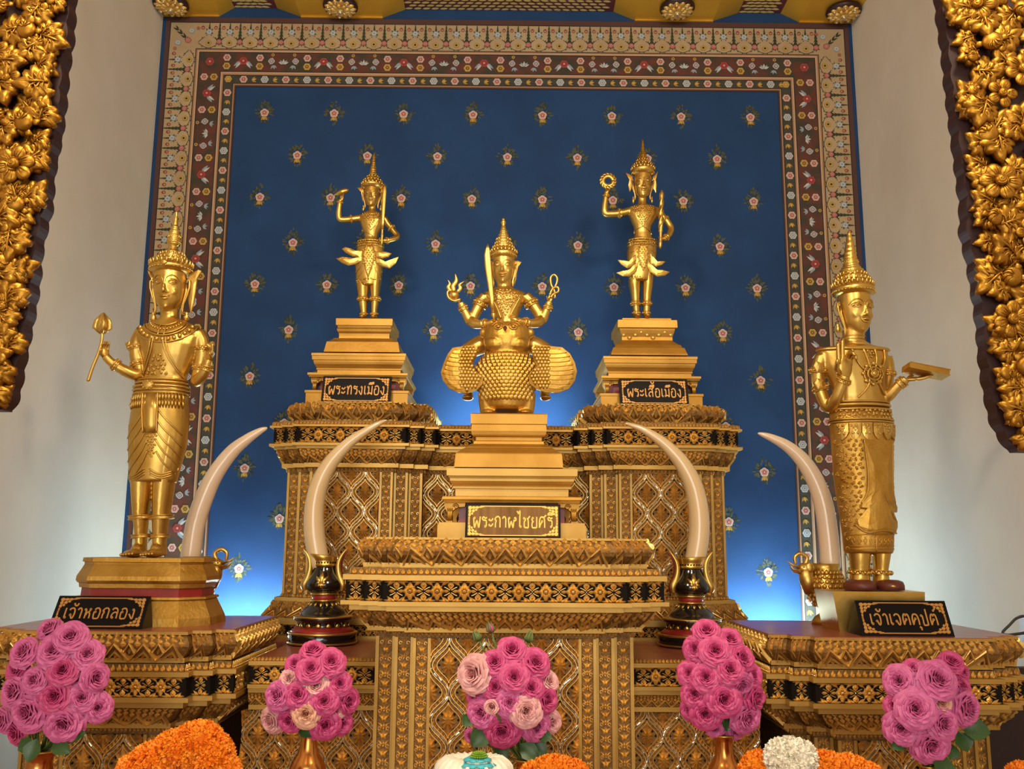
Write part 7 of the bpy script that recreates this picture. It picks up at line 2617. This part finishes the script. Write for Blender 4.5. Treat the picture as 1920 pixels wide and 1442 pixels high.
B4 = [[(1325, 1181, 24, 'd', 'cup', 0, None, (-.1, -.7, .55)), (1370, 1197, 22, 'd', 'cup', 12)],
      [(1302, 1216, 24, 'd', 'open', 10, None, (-.5, -.8, .2)), (1341, 1218, 29, 'd', 'open', -5), (1394, 1234, 27, 'd', 'open', 5, None, (.45, -.85, .3))],
      [(1292, 1262, 23, 'd', 'open', 14), (1323, 1269, 27, 'd', 'open', -2), (1370, 1254, 27, 'd', 'open', -8), (1412, 1267, 22, 'd', 'cup', 14)],
      [(1302, 1302, 26, 'd', 'open', 8), (1359, 1312, 32, 'd', 'open', -10), (1390, 1286, 25, 'p', 'cup', 4, None, (.2, -.7, -.5)), (1418, 1310, 26, 'd', 'cup', 10, None, (.7, -.75, -.1))],
      [(1294, 1332, 19, 'd', 'cup', 22), (1323, 1340, 30, 'd', 'open', -4), (1403, 1348, 30, 'p', 'open', -4, [(1362, 1340, 1364, 1372, 12, 0.03)])],
      [(1341, 1367, 17, 'p', 'cup', 18), (1381, 1371, 18, 'p', 'cup', 16)]]
bouquet('bouquet second from right', 2.40, 1357, 1378, [(1378, 21), (1381, 18), (1390, 16.5), (1405, 17), (1420, 19), (1430, 25), (1440, 30), (1452, 32)], 'slim brass vase holding the bouquet second from right', (1355, 1275), (92, 105), B4, start=400)
B5 = [[(1714, 1254, 20, 'd', 'cup', 15), (1785, 1239, 22, 'd', 'cup', 8, None, (.0, -.7, .6)), (1804, 1257, 17, 'd', 'cup', 20)],
      [(1684, 1277, 28, 'p', 'open', 8, None, (-.55, -.8, .15)), (1760, 1272, 36, 'p', 'open', -6)],
      [(1677, 1322, 19, 'd', 'cup', 24), (1718, 1329, 35, 'p', 'open', -12), (1765, 1318, 24, 'o', 'cup', 14, None, (.1, -.9, .3)), (1806, 1286, 18, 'd', 'cup', 22)],
      [(1691, 1367, 32, 'p', 'open', 4), (1771, 1357, 31, 'p', 'open', -6), (1817, 1327, 33, 'p', 'open', 2, [(1800, 1362, 1858, 1374, 21, 0.02), (1796, 1372, 1815, 1410, 20, 0.03)], (.5, -.85, .05))],
      [(1748, 1400, 35, 'p', 'open', -6, [(1700, 1385, 1672, 1404, 14, 0.03), (1775, 1420, 1760, 1452, 28, 0.02), (1785, 1395, 1782, 1425, 16, 0.03)])]]
bouquet('far right bouquet', 2.36, 1741, 1436, [(1436, 18), (1440, 15), (1455, 16)], 'brass vase mostly below the picture holding the far right bouquet', (1748, 1320), (100, 100), B5, start=560)

# three closed buds standing above the middle bouquet
for k, (bx, by, sx, sy, colr, lab) in enumerate(((895, 1194, 911, 1226, 'bud_green', 'closed green rosebud on the left above the middle bouquet'),
                                                 (920, 1178, 932, 1222, 'rose_deep', 'closed reddish rosebud, topmost of the three above the middle bouquet'),
                                                 (992, 1196, 983, 1228, 'bud_green', 'closed green rosebud on the right above the middle bouquet'))):
    Yc = 2.31
    A, B = at(bx, by, Yc), at(sx, sy, Yc)
    s = (at(1010, 1200, Yc) - at(910, 1200, Yc)).length / 100
    d = (A - B).normalized()
    t = thing('rosebud', lab, 'rosebud', B, 'closed buds over the middle bouquet')
    m = MB('stem_green')
    m.tube([at(985, 1420, 2.30), at((sx * 2 + 985) / 3, 1300, 2.33), B, A - d * 6 * s], 0.0022, 6)
    m.obj('stem', t)
    m = MB(colr)
    m.tube([A - d * 8 * s, A - d * 4 * s, A + d * 1 * s, A + d * 6 * s, A + d * 10 * s], [3 * s, 6.5 * s, 6.6 * s, 4 * s, 0.6 * s], 10)
    m.obj('bud', t)
    m = MB('bud_green')
    for i in range(5):
        a = 2 * PI * i / 5
        x = d.orthogonal().normalized()
        e = x * math.cos(a) + d.cross(x) * math.sin(a)
        m.tube([A - d * 8 * s + e * 2 * s, A - d * 2 * s + e * 7 * s, A + d * 5 * s + e * 5.5 * s, A + d * (12 + 3 * (i % 2)) * s + e * 3 * s], [2 * s, 3 * s, 2 * s, 0.3 * s], 6, 0.4)
    m.obj('sepals', t)


# ------------------------------------------------------------------ garlands along the bottom edge
def petal_cover(m, shells, n, size, seed, matn):
    """many small petals bristling from ellipsoids (centre, radii)"""
    rn = random.Random(seed)
    tot = sum(s[1][0] * s[1][2] for s in shells)
    m.mat(matn)
    for c, (rx, ry, rz) in shells:
        for _ in range(int(n * rx * rz / tot)):
            z = rn.uniform(-0.95, 1)
            a = rn.uniform(0, 2 * PI)
            q = math.sqrt(max(0, 1 - z * z))
            d = Vector((q * math.cos(a), q * math.sin(a), z))
            if d.y > 0.5:
                continue
            p = c + Vector((d.x * rx, d.y * ry, d.z * rz))
            nn = Vector((d.x / rx, d.y / ry, d.z / rz)).normalized()
            th = rn.uniform(0, 6.28)
            tt = (nn.orthogonal().normalized() * math.cos(th) + nn.cross(nn.orthogonal().normalized()) * math.sin(th))
            s = size * rn.uniform(.7, 1.3)
            f = (nn * rn.uniform(.5, 1) + tt * rn.uniform(.3, .9)).normalized()
            w = f.cross(nn)
            if w.length < 1e-3:
                continue
            w = w.normalized() * s * .42
            m.add([p - w * .5, p + w * .5, p + f * s * .6 + w, p + f * s + nn * s * .1, p + f * s * .6 - w], [(0, 1, 2, 3, 4)], False)


def garland(name, label, cat, shells_px, Y, core, petal, n, size, seed):
    F = Fig(Y)
    sh = []
    for px, py, rx, rz in shells_px:
        c = F.W(px, py)
        sh.append((c, (rx * F.s, min(rx, rz) * F.s, rz * F.s)))
    lo = min(c.z - r[2] for c, r in sh)
    m = MB(core)
    for c, r in sh:
        m.ell(c, r[0], r[1], r[2], 18, 12)
    # the hanging strands below the picture down to the table
    for c, r in sh:
        if c.z - r[2] > TB:
            m.tube([c, Vector((c.x, c.y, (c.z + TB) / 2)), Vector((c.x, c.y, TB + 0.002))], [min(r) * .80] * 3, 16)
    petal_cover(m, sh, n, size, seed, petal)
    o = m.obj(name, None, Vector((sum(c.x for c, r in sh) / len(sh), sh[0][0].y, TB)))
    return tag(o, label, cat)


garland('marigold_garland', 'orange marigold garland heaped beside the far left bouquet, largest of the garlands', 'garland',
        [(372, 1392, 42, 32), (340, 1408, 48, 34), (300, 1428, 48, 32), (262, 1446, 38, 28), (398, 1420, 34, 40), (420, 1450, 26, 30)], 2.16, 'marigold_core', 'marigold_petal', 15000, 0.0085, 1)
garland('marigold_garland', 'orange marigold garland at the foot of the middle bouquet, right of the white garland', 'garland',
        [(1040, 1452, 44, 28), (1005, 1458, 26, 24), (1075, 1456, 26, 24)], 2.14, 'marigold_core', 'marigold_petal', 6000, 0.008, 2)
garland('marigold_garland', 'orange marigold garland on the left below the round white garland', 'garland',
        [(1425, 1445, 30, 30), (1448, 1436, 20, 22), (1408, 1455, 22, 22)], 2.16, 'marigold_core', 'marigold_petal', 5000, 0.008, 3)
garland('marigold_garland', 'orange marigold garland between the round white garland and the far right bouquet', 'garland',
        [(1545, 1448, 46, 32), (1590, 1452, 40, 30), (1510, 1450, 26, 26), (1624, 1460, 28, 24)], 2.16, 'marigold_core', 'marigold_petal', 8000, 0.008, 4)
garland('marigold_garland', 'scrap of orange marigold garland at the bottom right corner', 'garland', [(1918, 1462, 28, 26)], 2.16, 'marigold_core', 'marigold_petal', 2000, 0.008, 5)
garland('jasmine_garland', 'round creamy white flower garland among the orange garlands on the right', 'garland',
        [(1464, 1420, 26, 29), (1500, 1422, 27, 29), (1482, 1412, 28, 24), (1482, 1442, 38, 32)], 2.12, 'jasmine_white', 'jasmine_white', 4200, 0.0075, 6)

# white garland with a blue ribbon flower and a green chrysanthemum
F = Fig(2.06)
c = F.W(888, 1452)
t = thing('jasmine_garland', 'white fluted garland topped by a turquoise ribbon and a green chrysanthemum', 'garland', (c.x, c.y, TB))
m = MB('jasmine_white')
n = 72
ringc = []
for i in range(n + 1):
    a = 2 * PI * i / n
    ringc.append((a, c + Vector((44 * F.s * math.cos(a), 30 * F.s * math.sin(a), 0))))
rs = []
for a, p in ringc[:-1]:
    k = 26 + 2.2 * math.cos(a * 26)
    e = Vector((math.cos(a), math.sin(a), 0))
    rs.append([p + (e * math.cos(b) + Vector((0, 0, 1.12 * math.sin(b)))) * k * F.s * (1 + 0.03 * math.cos(b * 14)) for b in [2 * PI * j / 24 for j in range(24)]])
rs.append(rs[0])
m.rings(rs, False)
m.tube([Vector((c.x, c.y, c.z)), Vector((c.x, c.y, TB + 0.002))], [52 * F.s, 58 * F.s], 24)
m.obj('flower_ring', t)
m = MB('ribbon_blue')
b0 = F.W(896, 1419, -30)
for ring, (nn, rr, tip, zz) in enumerate(((10, 8, 33, -8), (8, 6, 25, 0))):
    for k in range(nn):
        a = 2 * PI * (k + ring * .5) / nn
        e = Vector((math.cos(a), math.sin(a) * .8, 0))
        m.tube([b0 + e * rr * F.s + Vector((0, 0, zz * F.s)), b0 + e * (rr + tip) * .55 * F.s + Vector((0, 0, (zz + 4) * F.s)), b0 + e * tip * F.s + Vector((0, 0, (zz + 1) * F.s))], [4 * F.s, 12 * F.s, 5 * F.s], 8, 0.2, up=(0, 0, 1))
m.obj('ribbon_flower', t)
m = MB('mum_green')
g = F.W(899, 1410, -34)
m.ell(g, 12 * F.s, 11 * F.s, 5.5 * F.s, 14, 8)
rn = random.Random(5)
for ring, (nn, rr, zz) in enumerate(((22, 16, -1), (20, 13.5, 2), (16, 10.5, 4.5), (10, 6.5, 6), (5, 2.5, 6.6))):
    for k in range(nn):
        a = 2 * PI * (k + .5 * ring) / nn
        e = Vector((math.cos(a), math.sin(a), 0))
        m.tube([g + e * rr * .5 * F.s + Vector((0, 0, (zz - 1) * F.s)), g + e * rr * .85 * F.s + Vector((0, 0, (zz + 1.5) * F.s)), g + e * rr * F.s + Vector((0, 0, (zz + 2) * F.s))], [1.4 * F.s, 1.7 * F.s, 0.8 * F.s], 5)
m.obj('chrysanthemum', t)
m = MB('jasmine_white')
for k in range(12):
    a = PI + PI * k / 11
    m.ell(b0 + Vector((17 * F.s * math.cos(a), 15 * F.s * math.sin(a), -2 * F.s)), 3.6 * F.s, 3.2 * F.s, 4.2 * F.s, 8, 6)
for k in range(5):
    m.ell(b0 + Vector(((k - 2) * 8 * F.s, -23 * F.s, (-14 + 2 * abs(k - 2)) * F.s)), 4.4 * F.s, 3.4 * F.s, 5 * F.s, 8, 6)
m.obj('jasmine_buds', t)
m = MB('leaf_green')
for dx, dz_ in ((-26, -20), (-14, -24), (16, -24), (28, -18)):
    leaf_blade(m, b0 + Vector((dx * .4 * F.s, -24 * F.s, -12 * F.s)), b0 + Vector((dx * F.s, -30 * F.s, dz_ * 1.1 * F.s)), (0, -1, .2), 6 * F.s)
m.obj('leaves', t)


# ------------------------------------------------------------------ gilded carved foliage hanging at both sides of the arch
def carved_leaf_mesh(seed):
    rn = random.Random(seed)
    m = MB('gold_carving')
    outl = [(0, 0), (.16, .06), (.34, .02), (.50, .16), (.42, .26), (.58, .36), (.54, .50), (.40, .52), (.42, .66), (.30, .74), (.20, .72), (.12, .90), (0, 1.05)]
    outl = outl + [(-x, y) for x, y in reversed(outl[1:-1])]
    cx, cy = 0, .45
    rs = []
    for k, y in ((1, 0.02), (1, -.10), (.88, -.17), (.6, -.22), (.25, -.20), (.04, -.17)):
        rs.append([((x - cx) * k + cx, y - 0.06 * math.cos(7 * math.atan2(yy - cy, x - cx)) * (1 - k) * 1.2 - .10 * ((yy - cy) * k), (yy - cy) * k + cy) for x, yy in outl])
    m.rings(rs, True, True)
    for sg in (-1, 1):
        for x, z in ((.36, .10), (.40, .40), (.24, .66)):
            m.tube([(0, -.22, .12 + z * .3), (sg * x * .5, -.23, (.2 + z) * .55 + .05), (sg * x, -.15, z + .02)], [.022, .03, .01], 5)
    m.tube([(0, -.18, .02), (0, -.25, .4), (0, -.20, 1.0)], [.03, .04, .012], 6)
    return m.mesh('carved_leaf')


def carved_flower_mesh(kind):
    m = MB('gold_carving')
    if kind == 'bud':
        m.ell((0, -.22, 0), .62, .34, .66, 14, 9)
        for k in range(4):
            a = 2.2 + k * .6
            m.tube([(0.1 * math.cos(a), -.56, .1 * math.sin(a)), (.45 * math.cos(a), -.50, .45 * math.sin(a)), (.7 * math.cos(a + .5), -.22, .72 * math.sin(a + .5))], [.05, .09, .04], 6)
        for a in (.3, 1.4, 3.6, 4.7):
            m.tube([(.5 * math.cos(a), -.1, .5 * math.sin(a)), (.85 * math.cos(a), -.16, .85 * math.sin(a)), (1.05 * math.cos(a + .2), -.05, 1.05 * math.sin(a + .2))], [.2, .24, .05], 8, 0.5, up=(0, -1, 0))
    else:
        n = 6 if kind == 'six' else 5
        for k in range(n):
            a = 2 * PI * k / n + .3
            R = Matrix.Rotation(-a, 3, 'Y')
            c = Vector((.62 * math.cos(a), -.14, .62 * math.sin(a)))
            m.ell(c, .40, .16, .37, 12, 8, R)
            for q in (-.15, 0, .15):
                e = Vector((math.cos(a), 0, math.sin(a)))
                w = Vector((-math.sin(a), 0, math.cos(a)))
                m.tube([e * .34 + w * q * .5 + Vector((0, -.28, 0)), e * .62 + w * q + Vector((0, -.31, 0)), e * .90 + w * q * 1.2 + Vector((0, -.22, 0))], [.02, .028, .01], 5)
        m.ell((0, -.26, 0), .30, .22, .30, 14, 8)
        m.tube([(.26 * math.cos(a) * (1 - a / 16), -.40 - a * .006, .26 * math.sin(a) * (1 - a / 16)) for a in [k * .5 for k in range(26)]], .028, 5)
    return m.mesh('carved_flower')


CL = [carved_leaf_mesh(1)]
CF = {k: carved_flower_mesh(k) for k in ('five', 'six', 'bud')}


def foliage(label, edge, outer_x, flowers, seed):
    Y = 1.75
    F = Fig(Y)
    sg = 1 if outer_x < 900 else -1        # side on which the carved edge faces the middle
    rn = random.Random(seed)
    t = thing('carved_foliage_panel', label, 'carving', F.W(outer_x, 0))
    # scalloped backing board that runs up to the arch and out to the side wall
    P = smooth_path(edge, 8)
    pts = []
    L = 0
    for i, p in enumerate(P):
        if i:
            L += math.hypot(p[0] - P[i - 1][0], p[1] - P[i - 1][1])
        pts.append((p[0] + sg * (1.0 + 5.0 * abs(math.sin(L / 13.0))), p[1]))
    top_out = XL if sg > 0 else XR
    poly = [(F.W(x, y).x, F.W(x, y).z) for x, y in pts]
    zt = F.W(pts[0][0], -40).z
    ztop = zt + 0.28
    xo = F.W(outer_x, 300).x
    x0 = poly[0][0]
    head = [(top_out, ztop), (x0 + sg * 0.03, ztop), (x0 + sg * 0.012, zt)]
    tail = [(xo, poly[-1][1]), (xo, zt - 0.02), (top_out, zt - 0.02)]
    m = MB('maroon_wood')
    m.prism(head + poly + tail, (0, Y, 0), (1, 0, 0), (0, 0, 1), (0, 1, 0), 0.0, 0.036)
    m.obj('backing_board', t)
    org = t.location.copy()

    def put(mesh, name, px, py, r, rot, dep):
        o = bpy.data.objects.new(name, mesh)
        o.parent = t
        o.location = F.W(px, py) + Vector((0, -dep, 0)) - org
        k = r * F.s
        o.scale = (k, k, k)
        o.rotation_euler = (rn.uniform(-.2, .2), rot, rn.uniform(-.25, .25))
        col.objects.link(o)

    def xe(y):
        q = min(P, key=lambda p: abs(p[1] - y))
        return q[0]
    placed = list(flowers)
    for px, py, r, kind in flowers:
        put(CF[kind], 'carved_flower', px, py, r * 1.18, rn.uniform(0, 6.28), 0.022)
    nl = 0
    ymax = P[-1][1]
    cand = []
    for _ in range(1500):
        y = rn.uniform(-30, ymax - 10)
        e = xe(y) - sg * 10
        lo, hi = (outer_x + 6, e) if sg > 0 else (e, outer_x - 6)
        if hi < lo:
            continue
        x = rn.uniform(lo, hi)
        if any(math.hypot(x - f[0], y - f[1]) < f[2] * 0.8 + 4 for f in flowers):
            continue
        if any(math.hypot(x - a, y - b) < 18 for a, b in cand):
            continue
        cand.append((x, y))
        if len(cand) >= 96:
            break
    L = 0
    for a_, b_ in zip(P, P[1:]):
        L += math.hypot(b_[0] - a_[0], b_[1] - a_[1])
        if L > 30:
            L = 0
            up = rn.random() < .5
            ang = sg * (1.9 if up else 1.1) + rn.uniform(-.35, .35)
            r = rn.uniform(46, 58)
            put(CL[0], 'carved_leaf', a_[0] + sg * 3 - math.sin(ang) * r * .95, a_[1] + math.cos(ang) * r * .95, r, ang, 0.006 + rn.uniform(0, .008))
    for x, y in cand[:70]:
        near = min(flowers, key=lambda f: math.hypot(x - f[0], y - f[1]))
        a = math.atan2(x - near[0], -(y - near[1])) + rn.uniform(-.7, .7)
        r = rn.uniform(56, 72)
        # start the leaf a little back so its middle sits on x, y
        put(CL[0], 'carved_leaf', x - math.sin(a) * r * .42, y + math.cos(a) * r * .42, r, a, 0.004 + rn.uniform(0, .014))
    return t


LEDGE = [(127, -40), (124, 10), (121, 60), (112, 120), (108, 170), (99, 240), (84, 320), (80, 380), (63, 450), (56, 520), (45, 590), (33, 650), (24, 700), (14, 745), (2, 768)]
foliage('gilded carved foliage panel with dark red edge hanging at the left edge', LEDGE, -70,
        [(63, 70, 25, 'bud'), (5, 113, 27, 'six'), (27, 158, 24, 'five'), (60, 240, 26, 'bud'), (40, 318, 33, 'six'), (42, 392, 22, 'bud'), (12, 25, 22, 'bud'), (92, 12, 20, 'five'), (80, 92, 16, 'bud'), (5, 226, 22, 'bud'),
         (14, 500, 24, 'bud'), (17, 582, 24, 'six'), (16, 677, 16, 'bud'), (8, 440, 22, 'five'), (34, 448, 14, 'bud'), (-20, 340, 26, 'five'), (-30, 60, 26, 'six'), (-30, 190, 24, 'bud'), (-20, 620, 24, 'bud'), (96, 150, 13, 'bud')], 3)
REDGE = [(1768, -40), (1772, 10), (1782, 80), (1787, 130), (1794, 190), (1803, 260), (1812, 330), (1818, 385), (1818, 430), (1830, 480), (1842, 550), (1850, 610), (1856, 680), (1866, 740), (1878, 790), (1902, 832), (1916, 846)]
foliage('gilded carved foliage panel with dark red edge hanging at the right edge', REDGE, 1995,
        [(1822, 22, 30, 'six'), (1849, 90, 25, 'bud'), (1903, 143, 32, 'six'), (1866, 186, 26, 'five'), (1839, 263, 26, 'bud'), (1915, 250, 24, 'bud'), (1863, 350, 34, 'six'), (1851, 416, 23, 'bud'), (1884, 526, 25, 'bud'), (1883, 604, 31, 'six'), (1872, 704, 17, 'bud'),
         (1912, 690, 24, 'bud'), (1914, 795, 22, 'five'), (1916, 444, 24, 'five'), (1905, 30, 24, 'bud'), (1950, 90, 26, 'six'), (1950, 340, 26, 'five'), (1948, 570, 26, 'six'), (1812, 118, 15, 'bud'), (1950, 740, 22, 'bud'), (1812, 180, 14, 'bud')], 8)

# ------------------------------------------------------------------ wiring on the right wall, tube lamps
Yw = 3.08
pts = [(1919, 1155, 0), (1905, 1160, 0), (1893, 1172, 0), (1880, 1186, 0), (1886, 1190, -0.01), (1905, 1188, -0.01), (1921, 1186, -0.01)]
m = MB('cable_black')
m.tube([at(p[0], p[1], Yw) + Vector((0, p[2], 0)) for p in smooth_path(pts, 5)], 0.0045, 8)
o = m.obj('power_cable', None, at(1919, 1170, Yw))
tag(o, 'black cable bending away from the right wall beside the side altar', 'cable')
m = MB('plastic_beige')
p = at(1926, 1172, Yw)
m.box(p.x - 0.010, XR, p.y - 0.03, p.y + 0.03, p.z - 0.075, p.z + 0.030)
o = m.obj('cable_box', None, p)
tag(o, 'beige cable box on the right wall at the edge of the picture', 'box')


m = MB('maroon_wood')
m.box(1.500, XR - 0.002, 3.02, 3.06, 0.0, 0.93)  # board added here; its dark colour stands in for the gap's deep shade
o = m.obj('shade_board', None, Vector((1.62, 3.04, 0)))
tag(o, 'added dark board standing in for shade between the right side altar and the wall', 'board')


tube_lamp(-1.36, -0.93, 4.16, 0.955, 'white tube lamp behind the left side altar, lighting the blue wall')
tube_lamp(1.04, 1.36, 4.16, 0.945, 'white tube lamp behind the right side altar, lighting the blue wall')
tube_lamp(0.885, 1.00, 4.02, 0.990, 'short bright tube lamp just visible at the inner end of the right side altar')
tube_lamp(-0.28, 0.28, 4.10, CREST_Z + 0.030, 'white tube lamp on the rear altar between the two tall pedestals', 0.006)
